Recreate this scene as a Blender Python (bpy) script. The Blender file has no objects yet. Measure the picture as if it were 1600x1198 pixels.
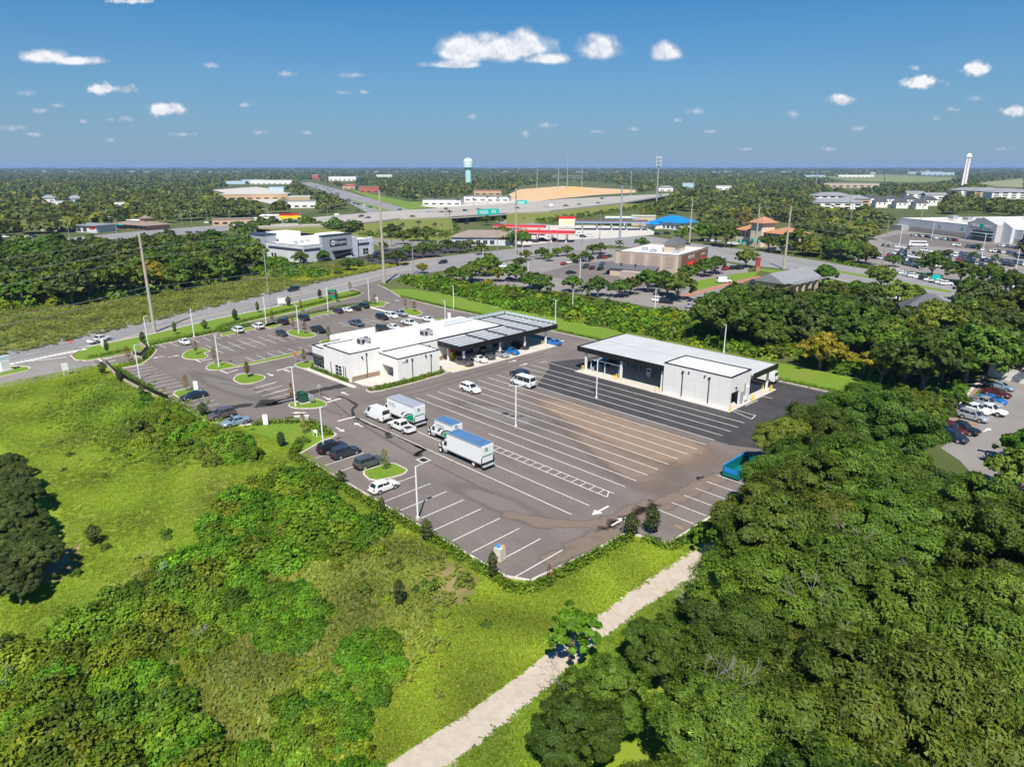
import bpy, math, random
import numpy as np
from mathutils import Vector, Matrix
from mathutils.geometry import tessellate_polygon
R = math.radians
SC = bpy.context.scene
COL = SC.collection

# ---------------------------------------------------------------- camera, sky, sun, exposure
CAM_H, FPX, HORIZ, HEAD = 43.0, 1066.0, 261.0, 45.3     # drone height (m), focal length (px of a 1600 px frame), horizon row, heading
PITCH = math.atan((599 - HORIZ) / FPX)
cam_d = bpy.data.cameras.new('camera'); cam = bpy.data.objects.new('camera', cam_d); COL.objects.link(cam)
cam_d.sensor_fit = 'HORIZONTAL'; cam_d.sensor_width = 36; cam_d.lens = 36 * FPX / 1600
cam_d.clip_start = 1; cam_d.clip_end = 120000
cam.location = (0, 0, CAM_H); cam.rotation_euler = (R(90) - PITCH, 0, R(HEAD))
SC.camera = cam

SUN_EL, SUN_RZ = 54.0, 43.0
sd = bpy.data.lights.new('sun', 'SUN'); sd.energy = 4.6; sd.angle = R(0.55); sd.color = (1.0, 0.95, 0.86)
sun = bpy.data.objects.new('sun', sd); COL.objects.link(sun)
sun.rotation_euler = (R(90 - SUN_EL), 0, R(SUN_RZ)); sun.location = (0, 0, 200)

world = bpy.data.worlds.new('World'); SC.world = world; world.use_nodes = True
WT = world.node_tree; WN, WL = WT.nodes, WT.links
for n in list(WN): WN.remove(n)
def wn(t, **k):
    n = WN.new(t)
    for a, v in k.items(): setattr(n, a, v)
    return n
def wmath(op, a, b=None, c=None, clamp=False):
    n = wn('ShaderNodeMath', operation=op, use_clamp=clamp)
    for i, v in enumerate((a, b, c)):
        if v is None: continue
        if isinstance(v, (int, float)): n.inputs[i].default_value = v
        else: WL.new(v, n.inputs[i])
    return n.outputs[0]
sky = wn('ShaderNodeTexSky', sky_type='NISHITA'); sky.sun_disc = False
sky.sun_elevation = R(SUN_EL); sky.sun_rotation = R(180 - SUN_RZ)
sky.altitude = 50; sky.air_density = 1.0; sky.dust_density = 0.3; sky.ozone_density = 1.0
SKY_STRENGTH, SKY_TINT = 0.07, (.14,.60,.97,1)
hsv = wn('ShaderNodeMix', data_type='RGBA', blend_type='MULTIPLY'); hsv.inputs[0].default_value = 1.0; hsv.inputs[7].default_value = SKY_TINT
WL.new(sky.outputs[0], hsv.inputs[6])
# cumulus field: each puff is an ellipse of sky (azimuth tangent, elevation tangent) broken up by fractal noise
tc = wn('ShaderNodeTexCoord')
rot = wn('ShaderNodeVectorRotate', rotation_type='Z_AXIS'); rot.inputs['Angle'].default_value = -R(HEAD)
WL.new(tc.outputs['Generated'], rot.inputs['Vector'])
sep = wn('ShaderNodeSeparateXYZ'); WL.new(rot.outputs[0], sep.inputs[0])
yy = wmath('MAXIMUM', sep.outputs[1], 0.02)
PX, PZ = wmath('DIVIDE', sep.outputs[0], yy), wmath('DIVIDE', sep.outputs[2], yy)
comb = wn('ShaderNodeCombineXYZ'); WL.new(PX, comb.inputs[0]); WL.new(PZ, comb.inputs[1])
def wnoise(scale, detail, rough=0.6, src=None):
    n = wn('ShaderNodeTexNoise'); n.inputs['Scale'].default_value = scale; n.inputs['Detail'].default_value = detail
    n.inputs['Roughness'].default_value = rough; WL.new((src or comb).outputs[0], n.inputs['Vector'])
    return wmath('SUBTRACT', n.outputs[0], 0.5)
NBIG, NMID, NSML = wnoise(17, 6, .5), wnoise(46, 5, .5), wnoise(120, 4, .5)
comb_up = wn('ShaderNodeVectorMath', operation='ADD'); WL.new(comb.outputs[0], comb_up.inputs[0]); comb_up.inputs[1].default_value = (.002,.006,0)
NBIG2, NMID2 = wnoise(17, 6, .5, comb_up), wnoise(46, 5, .5, comb_up)
BIGN = wmath('ADD', wmath('MULTIPLY', NBIG, 1.7), wmath('MULTIPLY', NMID, .9)); MIDN = wmath('ADD', wmath('MULTIPLY', NMID, 1.8), wmath('MULTIPLY', NSML, .8))
CP, SP = math.cos(PITCH), math.sin(PITCH)
def skydir(px, py):
    x, y = (px - 800) / FPX, -(py - 599) / FPX
    f, u = CP + y * SP, -SP + y * CP
    return x / f, u / f
CLOUDS = [(730,82,46,26,0),(780,80,52,29,0),(824,76,42,27,0),(850,93,34,12,0),(708,102,46,8,0),(940,79,36,24,0),(1043,84,30,17,0),(70,90,42,15,0),(118,96,40,10,0),(170,139,42,10,1),(196,140,20,6,2),
 (257,170,32,13,1),(1440,128,44,12,1),(1524,106,27,15,1),(1316,156,28,9,1),(1585,174,24,11,1),(1086,174,18,7,2),(1239,178,14,7,2),
 (446,116,17,6,2),(550,118,28,5,2),(536,145,13,4,2),(569,144,10,4,2),(382,164,14,5,2),(851,196,18,6,2),(821,209,9,7,2),(739,182,10,5,2),
 (402,207,16,5,2),(480,208,10,4,2),(197,186,14,6,2),(172,187,10,4,2),(62,173,17,6,2),(20,200,26,6,2),(52,210,20,5,2),(40,146,17,6,2),(330,102,16,6,2),(285,210,24,4,2),
 (1490,171,15,5,2),(1431,107,12,6,2),(990,202,11,5,2),(1108,206,13,4,2),(1295,233,16,4,2),(1165,233,17,3,2),(1570,233,16,3,2),(130,190,9,4,2),
 (1461,186,8,4,2),(1342,201,16,5,2),(1523,154,14,6,2),(212,2,46,6,1),(172,219,8,5,2),(92,165,12,4,2),(930,206,16,3,2),(1060,188,10,4,2)]
hzf = wmath('POWER', wmath('SUBTRACT', 1.0, wmath('MULTIPLY', sep.outputs[2], 3.6), clamp=True), 1.6)
hmix = wn('ShaderNodeMix', data_type='RGBA'); WL.new(hzf, hmix.inputs[0]); WL.new(hsv.outputs[2], hmix.inputs[6]); hmix.inputs[7].default_value = (2.9,4.0,5.4,1)      # milky air low in the sky, all round
near = {1: None, 2: None}
def wvec(op, a, *bs):
    n = wn('ShaderNodeVectorMath', operation=op); WL.new(a, n.inputs[0])
    for i, b in enumerate(bs): n.inputs[i+1].default_value = b
    return n.outputs['Value' if op == 'LENGTH' else 'Vector']
for (cx, cy, rw, rh, k) in CLOUDS:
    ax, az = skydir(cx, cy); bx, bz = skydir(cx + rw, cy - rh)
    rx, rz_ = abs(bx - ax), abs(bz - az)
    q3 = wvec('MULTIPLY_ADD', comb.outputs[0], (1/rx, 1/rz_, 0), (-ax/rx, -az/rz_, 0))
    if k:
        d = wvec('LENGTH', q3); near[k] = d if near[k] is None else wmath('MINIMUM', near[k], d); continue
    sp_ = wn('ShaderNodeSeparateXYZ'); WL.new(q3, sp_.inputs[0]); dx, dz = sp_.outputs[0], sp_.outputs[1]
    dz2 = wmath('ADD', dz, wmath('MULTIPLY', wmath('MINIMUM', dz, 0), 0.55))                     # flatter, firmer base
    d = wmath('SQRT', wmath('ADD', wmath('MULTIPLY', dx, dx), wmath('MULTIPLY', dz2, dz2)))
    near[0] = d if near.get(0) is None else wmath('SMOOTH_MIN', near[0], d, .06)
v0 = wmath('MULTIPLY', wmath('ADD', wmath('SUBTRACT', 1.22, near[0]), BIGN), 1.7, clamp=True)
v1 = wmath('MULTIPLY', wmath('ADD', wmath('SUBTRACT', 0.98, near[1]), MIDN), 1.9, clamp=True)
v2 = wmath('MULTIPLY', wmath('MULTIPLY', wmath('ADD', wmath('SUBTRACT', 1.0, near[2]), wmath('MULTIPLY', NSML, 2.0)), 1.1, clamp=True), .55)
dens = wmath('MAXIMUM', v0, wmath('MAXIMUM', v1, v2))
rel = wmath('ADD', wmath('MULTIPLY', wmath('SUBTRACT', NBIG, NBIG2), 4.2), wmath('MULTIPLY', wmath('SUBTRACT', NMID, NMID2), 2.2))      # puffs turned to the sun are brighter
shade = wmath('MULTIPLY', dens, wmath('ADD', rel, .80, clamp=True))
# the same fair-weather cumulus carries on over the rest of the sky dome
up = wmath('MAXIMUM', sep.outputs[2], 0.03)
comb2 = wn('ShaderNodeCombineXYZ'); WL.new(wmath('DIVIDE', sep.outputs[0], up), comb2.inputs[0]); WL.new(wmath('DIVIDE', sep.outputs[1], up), comb2.inputs[1])
nn = wn('ShaderNodeTexNoise'); nn.inputs['Scale'].default_value = 1.4; nn.inputs['Detail'].default_value = 6; WL.new(comb2.outputs[0], nn.inputs['Vector'])
gen = wmath('MULTIPLY', wmath('SUBTRACT', nn.outputs[0], 0.64), 6.0, clamp=True)
gen = wmath('MULTIPLY', gen, wmath('MULTIPLY', wmath('SUBTRACT', sep.outputs[2], 0.24), 10, clamp=True))
dens = wmath('MAXIMUM', dens, gen); shade = wmath('MAXIMUM', shade, gen)
ccol = wn('ShaderNodeMix', data_type='RGBA'); WL.new(shade, ccol.inputs[0])
ccol.inputs[6].default_value = (4.6, 5.4, 6.8, 1); ccol.inputs[7].default_value = (9.4, 9.6, 10.0, 1)
cmix = wn('ShaderNodeMix', data_type='RGBA'); WL.new(dens, cmix.inputs[0]); WL.new(hmix.outputs[2], cmix.inputs[6]); WL.new(ccol.outputs[2], cmix.inputs[7])
bg = wn('ShaderNodeBackground'); bg.inputs['Strength'].default_value = SKY_STRENGTH
WL.new(cmix.outputs[2], bg.inputs['Color'])
world.cycles.sampling_method = 'MANUAL'; world.cycles.sample_map_resolution = 128
wo = wn('ShaderNodeOutputWorld'); WL.new(bg.outputs[0], wo.inputs[0])

vs = SC.view_settings
vs.view_transform = 'Standard'; vs.look = 'None'; vs.exposure = 0.5; vs.gamma = 1.0; vs.use_curve_mapping = False
cy = SC.cycles
cy.max_bounces = 5; cy.diffuse_bounces = 2; cy.glossy_bounces = 2; cy.transmission_bounces = 4; cy.transparent_max_bounces = 6
cy.volume_bounces = 0; cy.caustics_reflective = False; cy.caustics_refractive = False; cy.use_denoising = True
cy.sample_clamp_indirect = 4.0

# ---------------------------------------------------------------- helpers
CH, SH = math.cos(R(-HEAD)), math.sin(R(-HEAD))
def g(px, py, z=0.0):
    """photo pixel -> place on the level z (metres), world axes follow the parking lot's own grid"""
    x, y = (px - 800) / FPX, -(py - 599) / FPX
    d = (x, CP + y * SP, -SP + y * CP)
    t = (CAM_H - z) / -d[2]
    x, y = d[0] * t, d[1] * t
    return (x * CH + y * SH, -x * SH + y * CH)
def gy(px, dist, z=0.0):
    """pixel column + distance ahead of the camera -> place"""
    x = (px - 800) / FPX * (dist * CP - (z - CAM_H) * SP)
    return (x * CH + dist * SH, -x * SH + dist * CH)
def pts(l, z=0.0): return [g(*p, z) if p[0] >= 0 else p for p in l]          # negative first number = already metres
def zz(ox, oy, s): return lambda *l: [(ox + x / s, oy + y / s) for x, y in l]
Z1, Z2, Z3, Z4 = zz(150,480,6.654), zz(340,440,6.654), zz(560,440,6.667), zz(560,580,6.654)
Z5, Z6, Z7, Z8 = zz(0,480,3.9925), zz(400,480,3.9925), zz(800,480,3.9925), zz(1200,480,3.9925)
ZT, ZC, ZV, ZR = zz(420,600,13.31), zz(480,665,9.98), zz(670,470,7.26), zz(1380,540,5.445)

def tag(o, label=None, cat=None, group=None, kind=None):
    if label: o['label'] = label
    if cat: o['category'] = cat
    if group: o['group'] = group
    if kind: o['kind'] = kind
    return o
def thing(name, label, cat, loc=(0,0,0), rz=0.0, group=None, scale=1.0):
    o = bpy.data.objects.new(name, None); COL.objects.link(o)
    o.location = (loc[0], loc[1], loc[2] if len(loc) > 2 else 0); o.rotation_euler = (0, 0, rz)
    o.scale = (scale,)*3 if isinstance(scale, (int, float)) else scale
    o.empty_display_size = 0.3
    return tag(o, label, cat, group)
def obj(name, me, mats=None, parent=None, loc=(0,0,0), rz=0.0, scale=None):
    o = bpy.data.objects.new(name, me); COL.objects.link(o)
    o.location = loc; o.rotation_euler = (0, 0, rz)
    if scale: o.scale = scale
    if parent: o.parent = parent
    if mats is not None:
        if not isinstance(mats, (list, tuple)): mats = [mats]
        for i, m in enumerate(mats):
            if len(me.materials) <= i: me.materials.append(m)
            elif me.materials[i] != m:
                o.material_slots[i].link = 'OBJECT'; o.material_slots[i].material = m
    return o

class MB:
    def __init__(s): s.v, s.f, s.m, s.k = [], [], [], 0
    def add(s, v, f):
        b = len(s.v); s.v += [tuple(p) for p in v]
        for q in f: s.f.append(tuple(i + b for i in q)); s.m.append(s.k)
        return s
    def box(s, x0, x1, y0, y1, z0, z1):
        return s.add([(x0,y0,z0),(x1,y0,z0),(x1,y1,z0),(x0,y1,z0),(x0,y0,z1),(x1,y0,z1),(x1,y1,z1),(x0,y1,z1)],
                     [(3,2,1,0),(4,5,6,7),(0,1,5,4),(1,2,6,5),(2,3,7,6),(3,0,4,7)])
    def frus(s, a, z0, b, z1):       # box whose top rectangle differs from its bottom
        return s.add([(a[0],a[2],z0),(a[1],a[2],z0),(a[1],a[3],z0),(a[0],a[3],z0),(b[0],b[2],z1),(b[1],b[2],z1),(b[1],b[3],z1),(b[0],b[3],z1)],
                     [(3,2,1,0),(4,5,6,7),(0,1,5,4),(1,2,6,5),(2,3,7,6),(3,0,4,7)])
    def quad(s, *p): return s.add(p, [tuple(range(len(p)))])
    def prism(s, poly, z0, z1):
        n = len(poly)
        if sum(poly[i][0]*poly[(i+1)%n][1] - poly[(i+1)%n][0]*poly[i][1] for i in range(n)) < 0: poly = poly[::-1]
        t = [q if (Vector(poly[q[1]])-Vector(poly[q[0]])).cross(Vector(poly[q[2]])-Vector(poly[q[0]])) > 0 else q[::-1]
             for q in tessellate_polygon([[Vector((p[0],p[1],0)) for p in poly]])]
        v = [(p[0],p[1],z0) for p in poly] + [(p[0],p[1],z1) for p in poly]
        f = [tuple(i+n for i in q) for q in t] + [(i,(i+1)%n,(i+1)%n+n,i+n) for i in range(n)]
        return s.add(v, f)
    def sheet(s, poly, z):
        n = len(poly)
        t = [q if (Vector(poly[q[1]])-Vector(poly[q[0]])).cross(Vector(poly[q[2]])-Vector(poly[q[0]])) > 0 else q[::-1]
             for q in tessellate_polygon([[Vector((p[0],p[1],0)) for p in poly]])]
        return s.add([(p[0],p[1],z) for p in poly], t)
    def tube(s, p0, p1, r0, r1=None, n=8, cap=True):
        r1 = r0 if r1 is None else r1
        p0, p1 = Vector(p0), Vector(p1); d = (p1 - p0).normalized()
        a = d.orthogonal().normalized(); b = d.cross(a)
        v = [p0 + (a*math.cos(2*math.pi*i/n) + b*math.sin(2*math.pi*i/n))*r0 for i in range(n)] + \
            [p1 + (a*math.cos(2*math.pi*i/n) + b*math.sin(2*math.pi*i/n))*r1 for i in range(n)]
        f = [(i,(i+1)%n,(i+1)%n+n,i+n) for i in range(n)]
        if cap: f += [tuple(range(n-1,-1,-1)), tuple(range(n,2*n))]
        return s.add(v, f)
    def loft(s, rings):
        n = len(rings[0]); v = [p for r in rings for p in r]
        f = [(k*n+i, k*n+(i+1)%n, (k+1)*n+(i+1)%n, (k+1)*n+i) for k in range(len(rings)-1) for i in range(n)]
        f += [tuple(range(n-1,-1,-1)), tuple((len(rings)-1)*n+i for i in range(n))]
        return s.add(v, f)
    def mesh(s, name, smooth=False):
        me = bpy.data.meshes.new(name); me.from_pydata(s.v, [], s.f)
        me.polygons.foreach_set('material_index', s.m)
        if smooth: me.polygons.foreach_set('use_smooth', [True]*len(s.f))
        me.update(); return me
    def build(s, name, mats, parent=None, loc=(0,0,0), rz=0.0, smooth=False):
        return obj(name, s.mesh(name, smooth), mats, parent, loc, rz)
def box(name, m, parent, *b): return MB().box(*b).build(name, m, parent)

def ribbon(line, w):
    """closed outline of a strip of half width w about a polyline"""
    L_, R_ = [], []
    for i, p in enumerate(line):
        a = Vector(line[max(i-1,0)]); b = Vector(line[min(i+1,len(line)-1)]); d = (b-a).normalized(); n = Vector((-d.y,d.x))*w
        L_.append((p[0]+n.x,p[1]+n.y)); R_.append((p[0]-n.x,p[1]-n.y))
    return L_ + R_[::-1]
def inset(poly, w):
    n = len(poly)
    if sum(poly[i][0]*poly[(i+1)%n][1]-poly[(i+1)%n][0]*poly[i][1] for i in range(n)) < 0: poly = poly[::-1]
    out = []
    for i in range(n):
        a, p, b = Vector(poly[i-1]), Vector(poly[i]), Vector(poly[(i+1)%n])
        d1, d2 = (p-a).normalized(), (b-p).normalized()
        n1, n2 = Vector((-d1.y,d1.x)), Vector((-d2.y,d2.x)); m = (n1+n2)
        m = m/max(m.length_squared,0.5)*2 if m.length > 1e-6 else n1
        m = m.normalized()*min(w/max(m.normalized().dot(n1),.4), 2*w)
        out.append((p.x+m.x,p.y+m.y))
    return out
def smooth(poly, it=2):
    for _ in range(it):
        q = []
        for i in range(len(poly)):
            a, b = poly[i], poly[(i+1)%len(poly)]
            q += [(a[0]*.75+b[0]*.25,a[1]*.75+b[1]*.25),(a[0]*.25+b[0]*.75,a[1]*.25+b[1]*.75)]
        poly = q
    return poly

# ---------------------------------------------------------------- materials (all procedural)
MATS = {}
def mat(name, c, rough=0.7, c2=None, scale=1.0, bump=0.0, bscale=None, spec=0.35, metal=0.0, coat=0.0, detail=6, lo=.35, hi=.65, c3=None, scale3=0.1, coords='pos', alpha=None):
    if name in MATS: return MATS[name]
    m = bpy.data.materials.new(name); m.use_nodes = True; MATS[name] = m
    N, L = m.node_tree.nodes, m.node_tree.links; p = N['Principled BSDF']
    p.inputs['Roughness'].default_value = rough; p.inputs['Specular IOR Level'].default_value = spec
    p.inputs['Metallic'].default_value = metal; p.inputs['Coat Weight'].default_value = coat
    p.inputs['Base Color'].default_value = (*c, 1)
    m.diffuse_color = (*c, 1)
    if c2 or bump:
        if coords == 'pos':
            src = N.new('ShaderNodeNewGeometry').outputs['Position']
        else: src = N.new('ShaderNodeTexCoord').outputs['Object']
        def noise(sc, det=detail, r=.6):
            n = N.new('ShaderNodeTexNoise'); n.inputs['Scale'].default_value = sc; n.inputs['Detail'].default_value = det
            n.inputs['Roughness'].default_value = r; L.new(src, n.inputs['Vector']); return n.outputs[0]
        def ramp(f, a, b):
            r = N.new('ShaderNodeMapRange'); r.inputs[1].default_value = a; r.inputs[2].default_value = b; L.new(f, r.inputs[0]); return r.outputs[0]
        col = None
        if c2:
            x = N.new('ShaderNodeMix'); x.data_type = 'RGBA'; x.inputs[6].default_value = (*c,1); x.inputs[7].default_value = (*c2,1)
            L.new(ramp(noise(scale), lo, hi), x.inputs[0]); col = x.outputs[2]
        if c3:
            x = N.new('ShaderNodeMix'); x.data_type = 'RGBA'; L.new(col, x.inputs[6]); x.inputs[7].default_value = (*c3,1)
            L.new(ramp(noise(scale3, 5), .50, .72), x.inputs[0]); col = x.outputs[2]
        if col: L.new(col, p.inputs['Base Color'])
        if bump:
            b = N.new('ShaderNodeBump'); b.inputs['Strength'].default_value = bump; b.inputs['Distance'].default_value = .1
            L.new(noise(bscale or scale*4), b.inputs['Height']); L.new(b.outputs[0], p.inputs['Normal'])
    return m
def stainmat(name, c, c2):
    """thin film of dust or damp that breaks up towards its edge"""
    m = mat(name, c, .9, c2, .5); N, L = m.node_tree.nodes, m.node_tree.links
    at = N.new('ShaderNodeAttribute'); at.attribute_name = 'cover'; ge = N.new('ShaderNodeNewGeometry')
    nz = N.new('ShaderNodeTexNoise'); nz.inputs['Scale'].default_value = .45; nz.inputs['Detail'].default_value = 8; L.new(ge.outputs['Position'], nz.inputs['Vector'])
    a = N.new('ShaderNodeMath'); a.operation = 'MULTIPLY_ADD'; L.new(nz.outputs[0], a.inputs[0]); a.inputs[1].default_value = 1.5; a.inputs[2].default_value = -.80
    b = N.new('ShaderNodeMath'); b.operation = 'MULTIPLY_ADD'; L.new(at.outputs['Fac'], b.inputs[0]); b.inputs[1].default_value = 1.25; L.new(a.outputs[0], b.inputs[2]); b.use_clamp = True
    d = N.new('ShaderNodeMath'); d.operation = 'MULTIPLY'; L.new(b.outputs[0], d.inputs[0]); L.new(at.outputs['Fac'], d.inputs[1]); L.new(d.outputs[0], N['Principled BSDF'].inputs['Alpha'])
    return m
def leafmat(name, c, trans=0.35, hv=0.02, vv=0.35, rough=.55):
    """foliage: leaf colour x per-leaf attribute x per-plant variation, with light passing through the blade"""
    m = bpy.data.materials.new(name); m.use_nodes = True; MATS[name] = m
    N, L = m.node_tree.nodes, m.node_tree.links; p = N['Principled BSDF']; out = N['Material Output']
    at = N.new('ShaderNodeAttribute'); at.attribute_name = 'tint'
    oi = N.new('ShaderNodeObjectInfo')
    mul = N.new('ShaderNodeMix'); mul.data_type = 'RGBA'; mul.blend_type = 'MULTIPLY'; mul.inputs[0].default_value = 1
    mul.inputs[6].default_value = (*c,1); L.new(at.outputs['Color'], mul.inputs[7])
    hs = N.new('ShaderNodeHueSaturation'); L.new(mul.outputs[2], hs.inputs['Color'])
    a = N.new('ShaderNodeMapRange'); a.inputs[3].default_value = .5-hv; a.inputs[4].default_value = .5+hv; L.new(oi.outputs['Random'], a.inputs[0]); L.new(a.outputs[0], hs.inputs['Hue'])
    k = N.new('ShaderNodeMath'); k.operation = 'MULTIPLY'; k.inputs[1].default_value = 7.13; L.new(oi.outputs['Random'], k.inputs[0])
    fr = N.new('ShaderNodeMath'); fr.operation = 'FRACT'; L.new(k.outputs[0], fr.inputs[0])
    b = N.new('ShaderNodeMapRange'); b.inputs[3].default_value = 1-vv; b.inputs[4].default_value = 1+vv; L.new(fr.outputs[0], b.inputs[0]); L.new(b.outputs[0], hs.inputs['Value'])
    L.new(hs.outputs[0], p.inputs['Base Color']); p.inputs['Roughness'].default_value = rough; p.inputs['Specular IOR Level'].default_value = .28
    tr = N.new('ShaderNodeBsdfTranslucent'); L.new(hs.outputs[0], tr.inputs['Color'])
    mx = N.new('ShaderNodeMixShader'); mx.inputs[0].default_value = trans
    L.new(p.outputs[0], mx.inputs[1]); L.new(tr.outputs[0], mx.inputs[2]); L.new(mx.outputs[0], out.inputs['Surface'])
    m.diffuse_color = (*c,1)
    return m

ASPH = mat('asphalt', (.182,.153,.136), .85, (.155,.131,.118), .12, .12, 30, c3=(.205,.172,.150), scale3=.05)
def pave_lanes(m, pitch, amt):
    """paving lanes laid side by side: faint tone steps and a seam between them"""
    N, L = m.node_tree.nodes, m.node_tree.links; p = N['Principled BSDF']; src = p.inputs['Base Color'].links[0].from_socket
    ge = N.new('ShaderNodeNewGeometry'); sx = N.new('ShaderNodeSeparateXYZ'); L.new(ge.outputs['Position'], sx.inputs[0])
    def mth(op, a, b=None, c=None):
        n = N.new('ShaderNodeMath'); n.operation = op
        for i, v in enumerate((a,b,c)):
            if v is None: continue
            if isinstance(v,(int,float)): n.inputs[i].default_value = v
            else: L.new(v, n.inputs[i])
        return n.outputs[0]
    nz = N.new('ShaderNodeTexNoise'); nz.inputs['Scale'].default_value = .15; L.new(ge.outputs['Position'], nz.inputs['Vector'])
    y = mth('DIVIDE', mth('ADD', sx.outputs[1], mth('MULTIPLY', nz.outputs[0], .5)), pitch)
    wn_ = N.new('ShaderNodeTexWhiteNoise'); wn_.noise_dimensions = '1D'; L.new(mth('FLOOR', y), wn_.inputs['W'])
    tone = mth('MULTIPLY_ADD', wn_.outputs['Value'], amt, 1-amt/2)
    seam = mth('LESS_THAN', mth('FRACT', y), .025); tone = mth('ADD', tone, mth('MULTIPLY', seam, -.12))
    fine = N.new('ShaderNodeTexNoise'); fine.inputs['Scale'].default_value = 1.7; fine.inputs['Detail'].default_value = 8; fine.inputs['Roughness'].default_value = .75; L.new(ge.outputs['Position'], fine.inputs['Vector'])
    tone = mth('MULTIPLY', tone, mth('MULTIPLY_ADD', fine.outputs[0], .5, .75))
    x = N.new('ShaderNodeVectorMath'); x.operation = 'SCALE'; L.new(src, x.inputs[0]); L.new(tone, x.inputs['Scale']); L.new(x.outputs[0], p.inputs['Base Color'])
pave_lanes(ASPH, 3.7, .12)
ASPH_NEW = mat('fresh_asphalt', (.046,.042,.044), .8, (.066,.060,.061), .25, .12, 30)
ASPH_OLD = mat('grey_asphalt', (.27,.245,.225), .9, (.22,.20,.185), .09, .1, 20)
HWAY = mat('highway_concrete', (.42,.385,.34), .85, (.36,.33,.29), .05)
ROAD = mat('road_surface', (.275,.265,.26), .85, (.235,.225,.22), .07, .1, 15)
CONC = mat('concrete', (.60,.56,.50), .85, (.50,.46,.40), .5, .05, 12)
KERB = mat('kerb_concrete', (.66,.60,.52), .85, (.52,.46,.38), .8)
PAINT = mat('white_road_paint', (.74,.71,.67), .7, (.42,.38,.35), 2.2, lo=.50, hi=.75)
YPAINT = mat('yellow_paint', (.80,.56,.05), .6)
LAWN = mat('mown_lawn', (.115,.215,.012), .9, (.165,.245,.016), 1.3, .25, 14, c3=(.19,.22,.03), scale3=.12)
FIELD = mat('rough_grass', (.200,.285,.014), .95, (.160,.250,.012), .16, .4, 4, c3=(.235,.215,.055), scale3=.055)
MEADOW = mat('wild_meadow', (.135,.180,.020), .95, (.19,.19,.045), .10, .4, 3, c3=(.22,.18,.085), scale3=.03)
EARTH = mat('bare_earth', (.40,.28,.17), .95, (.30,.20,.12), .8, .4, 6)
SAND = mat('orange_sand', (.60,.35,.16), .95, (.66,.48,.29), .05, .3, 2)
GRAVEL = mat('gravel_track', (.52,.445,.36), .95, (.44,.37,.29), 1.6, .5, 10, c3=(.55,.48,.40), scale3=.3)
MULCH = mat('bark_mulch', (.24,.15,.11), .95, (.34,.24,.19), 3, .5, 12)
WOODLAND = mat('woodland_floor', (.065,.088,.018), .95, (.095,.115,.026), .02, .5, 1, c3=(.135,.135,.045), scale3=.006)
DIRTSTAIN = stainmat('clay_dust', (.28,.19,.13), (.23,.168,.125))
WET = stainmat('damp_film', (.030,.027,.027), (.045,.04,.04))
STUCCO = mat('white_stucco', (.84,.81,.765), .8, (.81,.775,.73), .5, .06, 20)
STUCCO2 = mat('grey_white_stucco', (.80,.775,.74), .8, (.76,.735,.70), .5, .06, 20)
ROOFW = mat('white_roof_membrane', (.86,.85,.83), .6, (.80,.77,.73), .25, lo=.5, hi=.8)
DARKTRIM = mat('dark_bronze_trim', (.035,.036,.042), .45)
BLACKM = mat('black_metal', (.014,.013,.013), .4)
GLASS = mat('window_glass', (.020,.028,.034), .08, spec=.8)
STONE = mat('ledge_stone', (.40,.29,.20), .85, (.27,.20,.15), 3.0, .5, 5)
WHITEM = mat('white_painted_metal', (.80,.80,.78), .45)
GALV = mat('galvanised_metal', (.50,.52,.53), .45, (.42,.44,.46), .8, metal=.4)
GREYM = mat('grey_metal', (.36,.35,.37), .5)
YELLOW = mat('safety_yellow', (.85,.60,.02), .5)
GREENP = mat('brand_green', (.0,.30,.14), .45)
DKGREEN = mat('utility_green', (.022,.085,.045), .55)
REDP = mat('signal_red', (.60,.02,.015), .5)
BLUEP = mat('bright_blue', (.01,.22,.62), .5)
TARP = mat('blue_tarp', (.03,.26,.75), .5)
TEAL = mat('teal_sign', (.0,.42,.38), .5)
CONCPOLE = mat('concrete_pole', (.46,.40,.33), .85, (.38,.33,.27), .8)
WOODPOLE = mat('timber_pole', (.30,.26,.22), .9)
TYRE = mat('tyre_rubber', (.014,.014,.014), .85)
RIM = mat('alloy_rim', (.48,.48,.49), .35, metal=.6)
LAMP = mat('headlamp_lens', (.75,.76,.78), .15, spec=.7)
TAIL = mat('tail_lamp', (.35,.01,.01), .25)
BLACKP = mat('black_plastic', (.02,.02,.021), .6)
BARK = mat('grey_bark', (.16,.125,.095), .95, (.24,.20,.16), 3, .5, 8)
DEADWOOD = mat('bleached_dead_wood', (.30,.265,.23), .9)
TAN = mat('tan_stucco', (.58,.45,.34), .85, (.52,.40,.30), .3)
TAUPE = mat('taupe_stucco', (.45,.36,.31), .85, (.40,.32,.28), .3)
BROWNW = mat('brown_wood_cladding', (.24,.13,.075), .8, (.18,.10,.06), 1.5)
SHINGLE = mat('brown_shingle', (.30,.235,.19), .9, (.24,.19,.155), .8)
GREYROOF = mat('grey_shingle', (.27,.275,.29), .85, (.22,.225,.24), .6)
ORANGETILE = mat('terracotta_tile', (.50,.23,.13), .8, (.42,.19,.11), .8)
SLATEROOF = mat('dark_slate_roof', (.115,.115,.13), .8)
NAVY = mat('navy_band', (.04,.055,.09), .5)
GREYCLAD = mat('grey_cladding', (.36,.37,.40), .7)
LIGHTCLAD = mat('pale_grey_cladding', (.62,.63,.66), .7, (.57,.58,.61), .2)
OCHRE = mat('ochre_wall', (.54,.37,.23), .85)
REDROOF = mat('red_roof', (.42,.12,.09), .7)
LBLUE = mat('pale_blue_wall', (.42,.55,.66), .8)
AQUA = mat('aqua_tank_paint', (.42,.68,.66), .6)

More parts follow.
